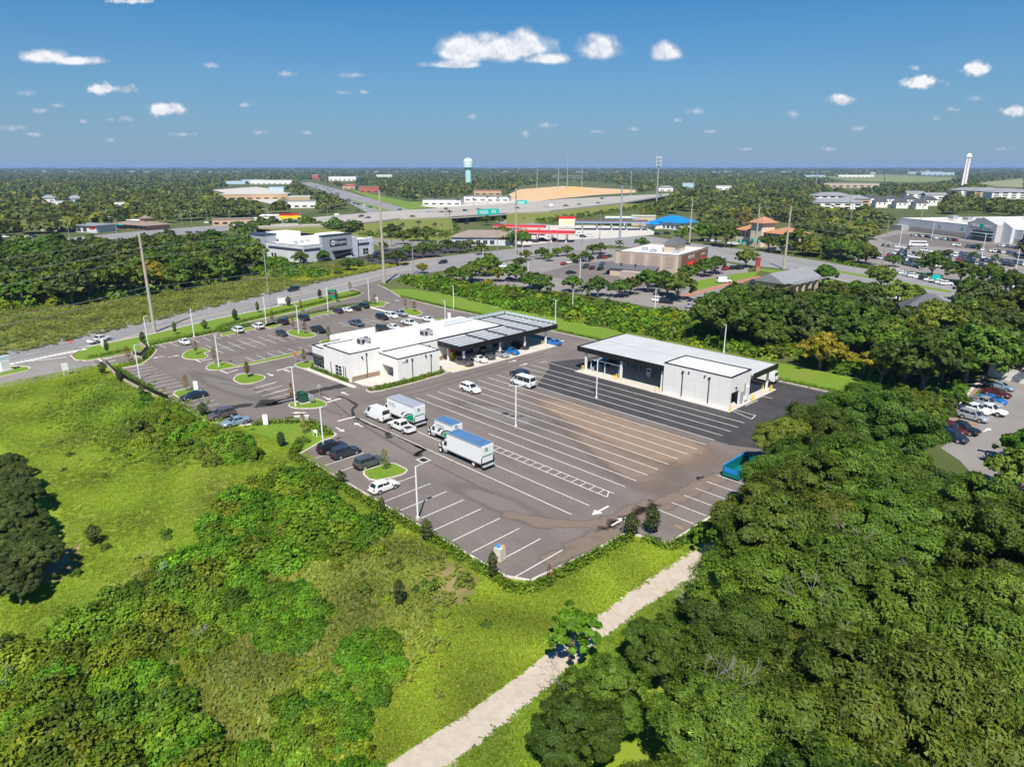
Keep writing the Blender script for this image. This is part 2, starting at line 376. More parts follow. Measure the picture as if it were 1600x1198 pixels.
# ================================================================ THE SETTING
def struct(name, mb, m, label=None, parent=None):
    o = mb.build(name, m, parent)
    if parent is None: tag(o, label, None, None, 'structure')
    return o
# ground: rings that widen towards the horizon
rings = [0, 40, 90, 160, 260, 420, 700, 1200, 2200, 4500, 9000, 20000, 60000]
gm = MB(); ns = 40; gv = [(-120, 95, 0)]
for r_ in rings[1:]: gv += [(-120 + r_*math.cos(2*math.pi*i/ns), 95 + r_*math.sin(2*math.pi*i/ns), 0) for i in range(ns)]
gf = [(0, 1+i, 1+(i+1)%ns) for i in range(ns)]
for k in range(len(rings)-2):
    a, b = 1+k*ns, 1+(k+1)*ns
    gf += [(a+i, b+i, b+(i+1)%ns, a+(i+1)%ns) for i in range(ns)]
gm.add(gv, gf); struct('ground', gm, WOODLAND, 'dark green wooded plain reaching the horizon')
def sheet(name, m, poly, z, label, zpix=0.0): return struct(name, MB().sheet(pts(poly, zpix), z), m, label)

sheet('grass_field', FIELD, [(-182,-30),(-184,38),(-170,150),(-40,150),(-20,90),(30,40),(30,-70),(-80,-70)], .02, 'rough sunlit grass field around the parking lot')
sheet('meadow', MEADOW, [g(-260,612),(0,553),(135,523),(240,499),(345,474),(500,440),(600,418),(640,411),(560,397),(470,392),(400,408),(300,430),(120,448),(0,458),g(-260,490)], .02, 'overgrown meadow beyond the main road')
sheet('road_shoulder', EARTH, [g(-260,608),(0,549),(135,518.5),(240,494.5),(345,470),(500,436),(600,414),(690,396),(690,402),(600,420),(500,442),(345,477),(240,501),(135,525),(0,555),g(-260,614)], .035, 'sandy verge along the far side of the main road')
main_road = sheet('main_road', ROAD, [g(-260,612),(0,551),(135,521),(240,497.5),(345,473),(500,438.5),(600,416.5),(692,401),(755,394),(806,388),(900,371),(1000,372),(930,388),(807,404),(779,409),(686,424),(620,434.5),(579,447),(498,465),(412,483.6),(340,498),(240,521.5),(135,543),(15,571),(0,575),g(-260,632)], .05, 'pale grey main road passing the rental lot')
side_drive = sheet('entrance_drive', ASPH_OLD, [(-181,16),(15,571),(126,547),(110,556),(118,563),(135,564.5),(160,561),(205,555),(225,560),(205,565),(150,572),(135,578),(90,591),(0,606),(-165,10)], .055, 'concrete coloured entrance drive at the left edge')
drive_patch = sheet('drive_throat', ASPH, [(143,561.5),(165,558.5),(203,550),(225,547),(236,552),(225,562),(205,565),(170,568.5),(152,570)], .065, 'short dark asphalt throat beside the retaining wall')
cross_road = sheet('cross_road', ROAD, [(770,340),(830,348),(905,357),(1021,370),(1081,380),(1195,394.7),(1260,404.5),(1338,418),(1408,428),(1490.5,445),(1600,470),(1600,500),(1465,467),(1413,457),(1340,445),(1235,421),(1183,416),(1091,400),(1020,390),(960,384),(900,371),(850,362),(780,350)], .045, 'wide pale cross road on the right')
sheet('road_median', LAWN, [(1295,420),(1340,428),(1412,441),(1488,455),(1486,458),(1412,445),(1340,431.5),(1290,422)], .06, 'narrow grassed median in the cross road')
sheet('roadside_lawn', LAWN, [(1180,419),(1235,424),(1300,438),(1340,447.5),(1413,459.5),(1465,469),(1465,473),(1400,462),(1300,443),(1180,422)], .06, 'strip of grass beside the cross road')
sheet('pavement', CONC, [(1300,444),(1400,463),(1465,474),(1465,478),(1400,468),(1300,449)], .06, 'pale footpath beside the cross road')
restaurant_lot = sheet('restaurant_lot', ASPH_OLD, [(688,432),(760,414),(820,404),(930,388),(1020,391),(1091,401),(1170,418),(1165,440),(1130,455),(1190,470),(1190,500),(1095,495),(1000,477),(900,458),(780,447)], .04, 'pale paved car park around the restaurant')
dark_bay = sheet('dark_bay', ASPH, [(842,428),(900,412),(960,408),(955,422),(1040,436),(1010,447),(960,455),(900,440)], .07, 'darker asphalt bays beside the restaurant')
lawn_patch = sheet('lawn_patch', LAWN, [(1085,440),(1150,428),(1185,424),(1180,432),(1120,446),(1075,458)], .07, 'small lawn with a brick path by the restaurant')
sheet('brick_path', mat('brick_paving', (.42,.18,.12), .9), [(1060,463),(1120,447),(1185,431),(1190,433),(1125,450),(1065,466)], .08, 'red brick path by the restaurant lawn')
dealer_lot = sheet('dealer_lot', ASPH_NEW, [(500,407),(560,398),(600,390),(680,380),(750,385),(690,398),(640,408),(560,418),(505,413)], .05, 'fresh black car park beside the dealership')
sheet('dealer_lot_strip', ASPH_OLD, [(560,372),(640,368),(720,372),(760,385),(700,392),(600,388)], .045, 'paler service drive behind the dealership')
gas_lot = sheet('gas_station_forecourt', CONC, [(790,362),(850,352),(930,352),(1010,356),(1030,366),(960,372),(900,374),(800,386),(775,378)], .055, 'pale forecourt between the two filling stations')
store_lot = sheet('store_car_park', ASPH_OLD, [(1335,392),(1370,368),(1402,359),(1513,373),(1600,382),(1700,392),(1700,500),(1600,480),(1560,462),(1480,440),(1400,424),(1338,414)], .04, 'large busy car park in front of the big-box store')
sheet('store_dark_bay', ASPH, [(1375,372),(1410,365),(1500,376),(1600,386),(1600,398),(1500,388),(1400,380)], .06, 'dark resurfaced bays near the big-box store')
neighbour_lot = sheet('neighbour_car_park', ASPH_OLD, [(1470,700),(1500,655),(1530,618),(1552,596),(1600,545),(1720,545),(1760,820),(1600,800),(1535,760),(1500,720)], .04, 'grey car park of the neighbouring site on the right')
sheet('neighbour_bed', MULCH, [(1478,664),(1485,650),(1500,655),(1530,662),(1517,675)], .06, 'mulched bed between the neighbouring bays')
sheet('neighbour_verge', MULCH, [(1483,648),(1500,625),(1530,595),(1580,547),(1588,549),(1540,598),(1508,630),(1490,652)], .06, 'mulch verge along the neighbouring car park')
sheet('neighbour_walk', CONC, [(1488,638),(1530,592),(1580,545),(1583,546),(1534,594),(1493,640)], .075, 'kerb walk along the neighbouring car park')
gravel_path = sheet('gravel_path', GRAVEL, smooth(pts([(380,1345),(575,1215),(660,1158),(720,1120),(800,1064),(860,1016),(915,975),(960,940),(1010,905),(1040,886),(1075,862),(1100,846),(1138,860),(1115,888),(1082,912),(1060,928),(1018,957),(988,979),(958,998),(914,1040),(864,1084),(784,1150),(700,1215),(520,1345)]), 1), .045, 'pale gravel track running along the wood')
lawn_right = sheet('lawn_verge', LAWN, [(-196,138),(-164,137.2),(-40,137.2),(-36,147),(-60,150),(-110,149),(-150,149),(-185,152),(-205,150),(609,452)], .05, 'bright mown lawn behind the right-hand hedge')
lawn_front = sheet('lawn_front', LAWN, [(-238,150),(240,521.5),(340,498),(412,483.6),(498,465),(545,454),(562,458),(558,463),(528,470.5),(470,487),(400,501.5),(340,516),(240,541),(232,546),(140,562),(126,565),(112,560),(110,556),(126,547),(135,543)][1:], .055, 'mown strip between the main road and the lot hedge')
sheet('lawn_corner', LAWN, [(380,664),(412,662),(462,660),(482,661),(500,672),(494,688),(482,690),(520,735),(560,775),(640,815),(700,850),(660,850),(600,820),(540,790),(490,735),(450,700),(400,680)], .035, 'bright lawn inside the front hedge corner')
sheet('lawn_tip', LAWN, [(1090,852),(1040,885),(960,938),(900,980),(870,960),(830,922),(880,895),(945,860),(990,838),(1050,856),(1098,832)], .035, 'bright grass wedge between the hedge and the gravel track')
sheet('left_lawn', LAWN, [(100,925),(40,965),(20,980),(60,985),(125,965),(150,920),(122,905),(95,895),(60,930)], .04, 'small lawn beside the dark trees at far left')
sheet('earth_scar', EARTH, [(60,900),(95,862),(125,850),(125,880),(100,905),(70,915)], .045, 'bare earth at the foot of the dark trees')
BARE = (mat('worn_grass', (.30,.22,.12), .95, (.20,.20,.05), .9, .4, 5), smooth(pts([(660,870),(700,862),(750,880),(770,910),(740,950),(690,965),(640,935),(635,895)]), 2))

# ---- distant ground cover that reads as paving, sand or grass
sheet('far_left_road', ROAD, [(0,381),(0,374),(75,375),(190,364),(260,358),(330,353),(400,347),(400,356),(330,363),(255,369),(180,375),(75,383)], .10, 'pale road passing the low shops at far left')
sheet('far_avenue', ROAD, [(580,336),(523,305),(470,286),(484,284.5),(545,300),(640,328),(630,340)], .12, 'wide avenue climbing away beyond the overpass')
sheet('avenue_median', LAWN, [(545,311),(560,315),(610,329),(600,330),(556,318)], .2, 'grass median of the far avenue')
sheet('far_car_park', CONC, [(332,297),(400,292),(442,298),(448,304),(424,319),(398,313),(360,304)], .15, 'tan car park of the distant mall')
sheet('far_lawn', LAWN, [(545,296),(640,316),(720,313),(700,322),(640,328),(580,310)], .14, 'lawns beside the far avenue')
sheet('far_paving', CONC, [(655,322),(720,314),(800,309),(860,312),(800,320),(700,327)], .16, 'pale paving beyond the highway')
sheet('building_site', SAND, [(795,304),(812,296),(880,291),(992,297),(994,301),(930,305),(830,315),(800,311)], .2, 'orange sandy building site in the distance')
sheet('far_pasture', mat('pale_pasture', (.17,.22,.06), .9, (.23,.24,.09), .02), [(1280,276),(1380,273),(1500,278),(1480,283),(1420,285),(1330,283)], .3, 'pale pasture below the white tower')
sheet('far_pasture_strip', mat('tan_pasture', (.30,.27,.16), .9, (.22,.24,.09), .02), [(1525,286),(1600,279),(1640,284),(1640,294),(1560,292)], .3, 'tan cleared ground at the far right')

# ---- raised highway with its overpass
DK = 5.6
up_ = pts([(400,348),(525,336.5),(625,329),(700,324),(800,317.5),(880,311),(1045,302.5)], DK)
lo_ = pts([(400,355),(560,350),(625,342),(705,338.5),(792,333),(858,330),(975,317),(1045,305.5)], DK)
hw = MB().prism(up_ + lo_[::-1], DK-.9, DK); highway = struct('highway', hw, HWAY, 'raised concrete highway crossing the middle distance')
toe = pts([(400,360),(560,372),(640,376),(712,377),(790,353),(860,345),(985,326),(1045,308)], 0)
emb = MB()
for i in (0,1,2,4,5,6):
    a, b, c, d = lo_[i], lo_[i+1], toe[i+1], toe[i]
    if i == 2: b, c = lo_[3], toe[3]
    emb.quad((d[0],d[1],.03),(c[0],c[1],.03),(b[0],b[1],DK-.9),(a[0],a[1],DK-.9))
struct('embankment', emb, MEADOW, 'grassy embankment under the raised highway')
ba, bb = Vector(lo_[3]), Vector(lo_[4]); bd = (bb-ba).normalized(); bn = Vector((-bd.y, bd.x))
if bn.dot(Vector(up_[3])-ba) < 0: bn = -bn
rail = MB()
for off in (0.1,):
    for i in range(len(lo_)-1):
        a, b = Vector(lo_[i]), Vector(lo_[i+1]); n_ = bn*.4
        rail.add([(a.x,a.y,DK-1.5 if i == 3 else DK-.2),(b.x,b.y,DK-1.5 if i == 3 else DK-.2),(b.x+n_.x,b.y+n_.y,DK-.2),(a.x+n_.x,a.y+n_.y,DK-.2),(a.x,a.y,DK+.8),(b.x,b.y,DK+.8),(b.x+n_.x,b.y+n_.y,DK+.8),(a.x+n_.x,a.y+n_.y,DK+.8)],
                 [(0,1,5,4),(2,3,7,6),(4,5,6,7)])
rail.build('parapet', CONC, highway)
for t in (.18, .36, .55, .74, .9):
    for dd in (6, 22):
        c = ba.lerp(bb, t) + bn*dd
        MB().tube((c.x,c.y,0),(c.x,c.y,DK-.9),.7,n=8).build('pier', CONC, highway)

# ---------------------------------------------------------------- the rental lot
LOT = [(-165.8,41),(-118,41),(380,664.5),(412,660.5),(462,655.5),(482,656.5),(505,667),(522,677),(525,680),(518,684),(505,688),(494,694),(-93.3,45.7),(-46.9,45.5),(-44.6,46.8),(-43.6,56),(-43.3,62.8),(-38.3,64),(-37.6,136.2),(-150,136.3),(-164,135.4),(626,465.5),(609.5,455),(600,450),(591.5,446),(597,437),(545,451),(563,456),(566,459),(560,463.5),(530,470.5),(470,487),(400,501.5),(345,514.5),(335,520),(238.7,541.6),(244.7,549),(234,561),(222,570),(186.8,576.2)]
lot = sheet('parking_lot', ASPH, LOT, .075, 'dark asphalt parking lot with white bays')
def onlot(name, m, poly, z, parent=lot): return MB().sheet(pts(poly), z).build(name, m, parent)
onlot('new_asphalt', ASPH_NEW, [(-102,112.4),(-99,110),(-92,98.5),(-91,97.15),(-48,97.15),(-44,99),(-40.5,104),(-40.5,135.6),(-95,135.6),(-98,121)], .083)
def stain(outline, m, name='stain', z=.0795, core=.45):
    P = smooth(pts(outline), 1); n = len(P); c = Vector((sum(p[0] for p in P)/n, sum(p[1] for p in P)/n)); v, w, f = [], [], []
    for t, cov in ((1,0),(.8,.45),(core,1)):
        v += [(c.x+(p[0]-c.x)*t, c.y+(p[1]-c.y)*t, z) for p in P]; w += [cov]*n
    v.append((c.x,c.y,z)); w.append(1)
    for k in (0,1): f += [(k*n+i,k*n+(i+1)%n,(k+1)*n+(i+1)%n,(k+1)*n+i) for i in range(n)]
    f += [(2*n+i,2*n+(i+1)%n,3*n) for i in range(n)]
    o = MB().add(v, f).build(name, m, lot); a = o.data.attributes.new('cover','FLOAT','POINT'); a.data.foreach_set('value', w); return o
def trail(line_px, w, m=None, name='damp_trail', z=.0805):
    P = [Vector(p) for p in pts(line_px)]; v, c, f = [], [], []; rr = random.Random(len(P))
    Q = []
    for i in range(len(P)-1):
        k = max(2, int((P[i+1]-P[i]).length/.8)); Q += [P[i].lerp(P[i+1], j/k) for j in range(k)]
    Q.append(P[-1])
    for i, p in enumerate(Q):
        d = (Q[min(i+1,len(Q)-1)]-Q[max(i-1,0)]).normalized(); nn_ = Vector((-d.y,d.x)); ww = w*rr.uniform(.6,1.35)
        for t, cv in ((-1,0),(-.55,.9),(.55,.9),(1,0)): q = p+nn_*ww*t; v.append((q.x,q.y,z)); c.append(cv if 0 < i < len(Q)-1 else 0)
    for i in range(len(Q)-1): f += [(i*4+j,i*4+j+1,i*4+j+5,i*4+j+4) for j in range(3)]
    o = MB().add(v, f).build(name, m or WET, lot); a = o.data.attributes.new('cover','FLOAT','POINT'); a.data.foreach_set('value', c); return o
stain([(-92,96.6),(-60,96.8),(-44,96.6),(-41,90),(-43,82),(-52,80),(-68,83),(-84,87),(-95,92)], DIRTSTAIN, 'clay_dust', .0795, .6)
stain([(-80,90),(-60,88),(-46,86),(-42,78),(-44,70),(-52,72),(-64,78),(-78,84)], stainmat('thin_clay', (.225,.165,.125), (.20,.155,.125)), 'clay_dust', .0790)
trail([(-42.5,90),(-43.5,80),(-44.2,70),(-44.6,62),(-45.2,54),(-46,50)], 1.9, MATS['thin_clay'], 'clay_dust', .0797); trail([(-58,55),(-52,57),(-46.5,62),(-45.5,72)], 1.6, MATS['thin_clay'], 'clay_dust', .0797)
stain([(1046,820),(1058,828),(1080,835),(1070,822),(1050,815)], DIRTSTAIN, 'clay_dust')
stain([(640,880),(700,860),(755,880),(775,912),(742,955),(690,970),(636,938)], stainmat('worn_film', (.30,.215,.11), (.24,.21,.06)), 'worn_patch', .036, .25)
trail([(300,650),(345,640),(380,634),(400,632)], 1.6, name='damp_patch'); trail([(395,634),(425,633),(445,626),(470,618),(500,610),(545,601)], 1.5, name='damp_patch'); trail([(400,630),(418,628),(440,632)], 2.0, name='damp_patch')
trail(Z6((490,555),(560,568),(630,612),(600,640),(610,685),(700,735),(815,775),(910,818),(985,858),(1050,888),(1005,915),(1000,940)), .42)
trail(Z6((985,858),(1060,888),(1010,912),(1005,940)), .8); trail(Z6((815,775),(830,810),(850,820)), .7)
stain(Z4((1455,450),(1500,425),(1560,428),(1590,445),(1550,465),(1490,468)), WET, 'oil_stain', .0805)
stain([(-100,80),(-92,84),(-80,86),(-70,84),(-72,78),(-84,76),(-96,76)], stainmat('pale_dust', (.185,.160,.147), (.17,.148,.138)), 'pale_dust')
stain([(-72,57),(-60,60),(-50,59),(-48,55),(-60,54),(-70,54)], MATS['pale_dust'], 'pale_dust'); TM = stainmat('tyre_mark', (.125,.106,.096), (.135,.115,.103))
for P_ in ([(-118,64),(-100,60),(-84,58.5),(-62,58)],[(-105,66),(-105,80),(-105,96),(-106,116)],[(-108,66),(-107.5,82),(-107.5,100),(-108,118)],[(-160,60),(-158,80),(-158,104),(-160,118)],[(-140,52),(-122,58),(-104,60)],[(-47,100),(-46,112),(-48,124)]): trail(P_, .26, TM, 'tyre_mark', .0801)
stain([(-160,50),(-140,56),(-120,58),(-118,52),(-140,48)], MATS['pale_dust'], 'pale_dust')
LINE = MB().box(-.5,.5,-.5,.5,0,.004).mesh('parking_line')
def line(a, b, w=.12, z=.0835, name='parking_line', m=PAINT, parent=lot):
    a, b = Vector(pts([a])[0]), Vector(pts([b])[0]); c = (a+b)/2; d = b-a
    o = obj(name, LINE, None, parent, (c.x,c.y,z), math.atan2(d.y,d.x), (d.length,w,1))
    if not LINE.materials: LINE.materials.append(m)
    elif m != PAINT: o.material_slots[0].link = 'OBJECT'; o.material_slots[0].material = m
    return o
S = 2.725
for k in range(14):                                        # long truck lanes
    v = 72.7 + S*k; new = v > 97.5
    line((-103, v) if k > 0 else (-79,v), (-50.8 - (.3 if k > 12 else 0), v), .14, .0875 if new else .0835)
line((-102.9,112.3),(-72,110.9+.2),.14,.0875); line((-102.9,110.9),(-102.9,112.3),.14)
line((-50.8,64.75),(-92,64.75),.14); line((-50.8,61.2),(-100.5,61.2),.14)
line((-50.6,69.9),(-86,69.9),.14); line((-50.7,68.4),(-86,68.4),.14)
for k in range(22): line((-50.65-1.62*k,68.4),(-50.65-1.62*k-(.9 if k == 0 else 0),69.9),.12,.0845)
for k in range(10): line((-74.5+3.56*k,46),(-74.5+3.56*k,53.9),.13) if k < 9 else None
for k in range(7):                                         # bays by the trees
    line((-43.6,70.3+3.02*k),(-38.4,70.3+3.02*k),.13)
for k in range(11): line((-165+2.72*k,41.3),(-165+2.72*k,46.6),.12)
for k in range(8): line((-134.6+2.72*k,41.3),(-134.6+2.72*k,46.8),.12)
for a, b in [((507,717),(575.5,703))]: line((-90.5,46.3),(-90.5,53),.13)
line((-83.6,46.3),(-83.6,53.2),.13); line((-87,46.3),(-87,53.2),.13)
for k in range(24):                                        # back rows facing the road
    v = 54.5 + 2.72*k; u0 = -182.6 - max(0,v-70)*.16
    if 92 > v > 86: continue
    line((u0,v),(u0+5.3,v),.12)
for k in range(21):
    v = 62.6 + 2.72*k
    if 88 < v < 98: continue
    line((-172.8,v),(-162.6,v),.12)
line((-167.7,62.6),(-167.7,87.6),.12); line((-167.7,98),(-167.7,117),.12)
for k in range(9):
    v = 64.8 + 2.72*k
    line((-155.2,v),(-150.2,v),.12)
for p, q in [((320,1125),(615,1045)),((390,1158),(685,1080)),((465,1192),(755,1110))]: line(Z2(p)[0], Z2(q)[0], .13)
for p, q in [((0,505),(125,470)),((0,535),(165,490)),((40,555),(205,512)),((80,575),(250,530)),((135,595),(260,562))]: line(Z6(p)[0], Z6(q)[0], .13)
for p, q in [((510,712),(620,685)),((445,595),(530,570)),((130,398),(222,372)),((235,660),(308,660))]: line(Z6(p)[0], Z6(q)[0], .45, .0838, 'stop_bar')
for p, q in [((1100,560),(1200,540)),((1160,588),(1240,570)),((1380,680),(1480,652)),((1450,705),(1545,685)),((1035,548),(1090,575)),((1295,662),(1375,692))]: line(Z1(p)[0], Z1(q)[0], .3, .0838, 'stop_bar')
for p, q in [((100,265),(360,330)),((520,360),(690,390))]: line(Z3(p)[0], Z3(q)[0], 1.2, .0838, 'crossing_strip', PAINT)
for p, q in [((1200,610),(1365,655)),((1190,620),(1335,682)),((1290,585),(1380,545)),((1365,655),(1335,682)),((1405,515),(1490,530))]:
    z9 = zz(890,510,4.697); line(z9(p)[0], z9(q)[0], .14, .0875)
ARW = MB().add([(-1.4,-.10,0),(.3,-.10,0),(.3,-.42,0),(1.4,0,0),(.3,.42,0),(.3,.10,0),(-1.4,.10,0)], [(0,1,5,6),(2,3,4)]).mesh('painted_arrow')
ARW.materials.append(PAINT)
def arrow(a, ang, z=.0838, s=1.0, parent=lot):
    c = pts([a])[0]; return obj('painted_arrow', ARW, None, parent, (c[0],c[1],z), R(ang), (s,s*1.3,1))
for p, a in zip(Z6((640,735),(525,765),(555,540),(445,570),(88,422),(195,398),(1500,1)), (180,0,180,0,0,180,90)): arrow(p, a)
arrow((938,798), 270, s=1.25); arrow((967,815), 90, s=1.1)
for p, a in zip(ZV((950,690),(1075,725),(1500,462)), (90,90,90)): arrow(p, a)
for p, a in zip(Z1((650,522),(810,512)), (270,90)): arrow(p, a)
for p, a in zip(Z3((300,220),(405,200)), (0,180)): arrow(p, a)
arrow(Z6((270,660))[0], 225)
grate = thing('drain_grate', 'square black drain grate beside the damp trail', 'drain', (*g(*Z6((1045,955))[0]), .08))
box('kerb_frame', CONC, grate, -.95,.95,-.8,.8,0,.008); box('grille', BLACKM, grate, -.62,.62,-.5,.5,.009,.03)
# entrance road and main road markings
for i in range(16):
    t = i/15; a = (15+(126-15)*t, 569.5+(547-569.5)*t)
    c = Vector(g(*a)); d = (Vector(g(126,547))-Vector(g(15,569.5))).normalized()
    line(tuple(c), tuple(c+d*1.3), 1.6, .060, 'crosswalk_bar', PAINT, main_road)
def dashes(line_px, on, off, w, z, m, parent, name):
    P = [Vector(p) for p in pts(line_px)]; acc = 0
    for i in range(len(P)-1):
        L_ = (P[i+1]-P[i]).length; t = 0
        while t < L_:
            a = P[i].lerp(P[i+1], t/L_); b = P[i].lerp(P[i+1], min(1,(t+on)/L_))
            if (b-a).length > .5: line(tuple(a), tuple(b), w, z, name, m, parent)
            t += on+off
dashes([(40,554),(135,533),(240,506.5),(345,482),(500,449)], 3, 9, .16, .058, PAINT, main_road, 'lane_dash')
CENTRE = mat('worn_yellow_line', (.55,.38,.20), .8)
dashes([(190,530),(240,514),(345,489),(412,475)], 60, 0, .5, .057, CENTRE, main_road, 'centre_line')
dashes([(445,466),(500,454),(600,428),(692,409)], 60, 0, .6, .057, CENTRE, main_road, 'centre_line')
dashes([(1021,380),(1081,389),(1195,404),(1300,424)], 6, 10, .3, .06, PAINT, cross_road, 'lane_dash')
line((44,565),(105,558),.4,.062,'stop_bar',PAINT,side_drive)
for p, q in [((75,545),(165,530)),((115,570),(205,555)),((15,535),(60,565))]: line(Z1(p)[0], Z1(q)[0], .4, .071, 'stop_bar', PAINT, drive_patch)

# ---- kerbed islands and kerb runs
def island(outline, label, m=LAWN, h=.14, it=2, w=.22):
    P = smooth(pts(outline), it) if it else pts(outline)
    o = MB().prism(P, .07, .07+h).build('kerb_island', KERB); tag(o, label, None, None, 'structure')
    MB().sheet(inset(P, w), .07+h+.006).build('island_lawn' if m is LAWN else 'island_bed', m, o)
    return o
def kerb(line_, label, h=.14, w=.14, name='kerb', m=KERB):
    P = pts(line_); mb = MB()
    for i in range(len(P)-1):
        a, b = Vector(P[i]), Vector(P[i+1]); d = (b-a).normalized()*.05; n = Vector((-d.y,d.x)).normalized()*w; a -= d; b += d
        mb.add([(*(a+n),.03),(*(a-n),.03),(*(b-n),.03),(*(b+n),.03),(*(a+n),.07+h),(*(a-n),.07+h),(*(b-n),.07+h),(*(b+n),.07+h)],[(4,5,6,7),(0,1,5,4),(1,2,6,5),(2,3,7,6),(3,0,4,7)])
    return struct(name, mb, m, label)
island(Z1((880,520),(930,465),(1010,440),(1110,428),(1210,462),(1120,480),(1185,515),(1130,542),(1030,552),(930,545)), 'kerbed grass island with a small tree in the back rows', it=1)
island(Z1((1135,645),(1160,610),(1260,580),(1350,575),(1440,603))+Z2((190,880),(880,722),(912,735),(800,778),(330,872),(0,928))+Z1((1300,662),(1180,662)), 'long kerbed grass median with a lamp post at its left end', it=1)
island(Z2((155,1035),(170,1000),(230,970),(340,963),(450,973),(518,1005),(440,1047),(260,1082)), 'oval grass island in the drive left of the building')
island(ZT((390,460),(440,415),(560,380),(800,325),(960,308),(1060,335),(1180,385),(1232,435),(1150,488),(950,522),(700,528),(480,512)), 'grass island carrying the green transformer', it=1)
island(Z2((716,545),(730,515),(860,502),(1038,553),(1000,583),(880,592),(790,572)), 'grass island with lamp post in the middle of the back rows', it=1)
island(Z2((500,488),(478,450),(620,420),(675,455),(580,492)), 'small grass island by the back hedge', it=1)
island(Z2((1045,642),(1080,615),(1240,592),(1300,620),(1200,650)), 'small grass island behind the white building', it=1)
island(Z2((785,880),(830,850),(990,822),(1030,870),(960,908),(880,912)), 'grass corner beside the glazed entrance', it=1)
island(Z3((450,300),(480,283),(600,288),(675,325),(650,352),(580,362),(510,352)), 'grass island with two young trees near the exit', it=1)
island(Z3((780,398),(960,383),(1016,402),(985,427),(910,442),(830,422)), 'grass island with a lamp post behind the white roof', it=1)
island(Z1((770,890),(1010,838),(1070,850),(1105,872),(885,965)), 'grass bay end beside the navy sedan', it=1)
island(ZC((830,735),(1000,675),(1250,597),(1350,592),(1450,635),(1565,690),(1568,725),(1500,775),(1340,822),(1000,890)), 'grass island with a thin young tree among the front bays', it=1)
island([(345,522),(400,510),(470,495.5),(513,487),(560,476.5),(592,470),(606,474.5),(600,479.5),(585,480),(560,483.5),(513,491),(470,500),(400,514.5),(345,527)], 'planted strip between the back bays and the frontage lane', it=0)
island([(-111.2,71),(-110.7,80),(-111.1,91),(-113.2,91),(-113.3,79),(-115.4,73.4),(-113.6,70.6)], 'planted bed along the front of the white building', m=MULCH, it=1)
kerb([(-166,40.9),(-118,40.9),(380,665),(412,661),(462,656),(482,657),(505,667.5),(523,677.5),(525.5,680.5),(518,685),(505,689),(-93.4,45.5),(-46.8,45.3),(-44.3,46.7),(-43.3,56),(-43,62.6),(-38,63.8),(-37.5,90)], 'kerb along the front edge of the lot')
kerb([(-38,136.4),(-150,136.5),(-164,135.6),(626,465),(609.5,454.5),(600,449.5),(591,445.5)], 'kerb along the right edge of the lot')
kerb([(186,576.5),(222,570.3),(234.5,561),(245,549),(238.7,541.2),(345,519.5)], 'kerb around the back left corner of the lot')
kerb([(345,514),(400,501),(470,486.5),(530,470),(560,463),(566.5,459),(563,455.5),(545,450.5)], 'kerb of the frontage lane')
kerb([(135,543.2),(240,521.7),(340,498.2),(412,483.8),(498,465.2),(545,454)], 'kerb along the near side of the main road', w=.25)
kerb([(135,543),(126,547),(110,556),(118,563),(135,564.5),(160,561),(212,552)], 'kerb around the lawn tip by the entrance')
kerb([(0,589),(20,585),(42,580),(48,577),(44,573.5),(15,572)], 'kerb of the small lawn at the far left entrance')
sheet('entrance_lawn', LAWN, [(0,588),(20,584),(42,579.5),(47,577),(43,574),(15,573),(0,577)], .07, 'small kerbed lawn at the far left entrance')
kerb([(1465,466),(1413,456.4),(1340,444.4),(1235,420.5)], 'kerb of the cross road', w=.3)
# concrete aprons
def slab(name, poly, z, label, m=CONC): return struct(name, MB().prism(pts(poly), .04, z), m, label)
slab('building_sidewalk', [(-137.5,69.5),(-116.4,69.9),(-116.8,71.0),(-137.5,70.7)], .2, 'pale walk along the left side of the white building')
slab('entrance_plaza', [(-121.2,72.2),(-116.8,72.3),(-115.4,72.9),(-113.4,78.9),(-113.4,79.6),(-121.2,79.6)], .196, 'concrete plaza at the passage of the white building')
slab('canopy_slab', [(-121,91.2),(-113.3,91.2),(-110.8,91.4),(-110.2,97),(-110.2,127.2),(-131.5,127.2),(-131.5,116.6),(-121,116.6)], .2, 'concrete slab under the long canopy')
slab('wash_slab', [(-92.6,111.1),(-55.6,111.1),(-55.6,130.2),(-92.6,130.2)], .2, 'concrete slab under the wash canopy')
for q in ((-112.6,-112.3,91.5,95.4),(-112.3,-111.0,95.2,95.5),(-111.2,-110.9,95.5,97.2)): MB().box(*q,.2,.222).build('yellow_edge', YPAINT, bpy.data.objects['canopy_slab'])

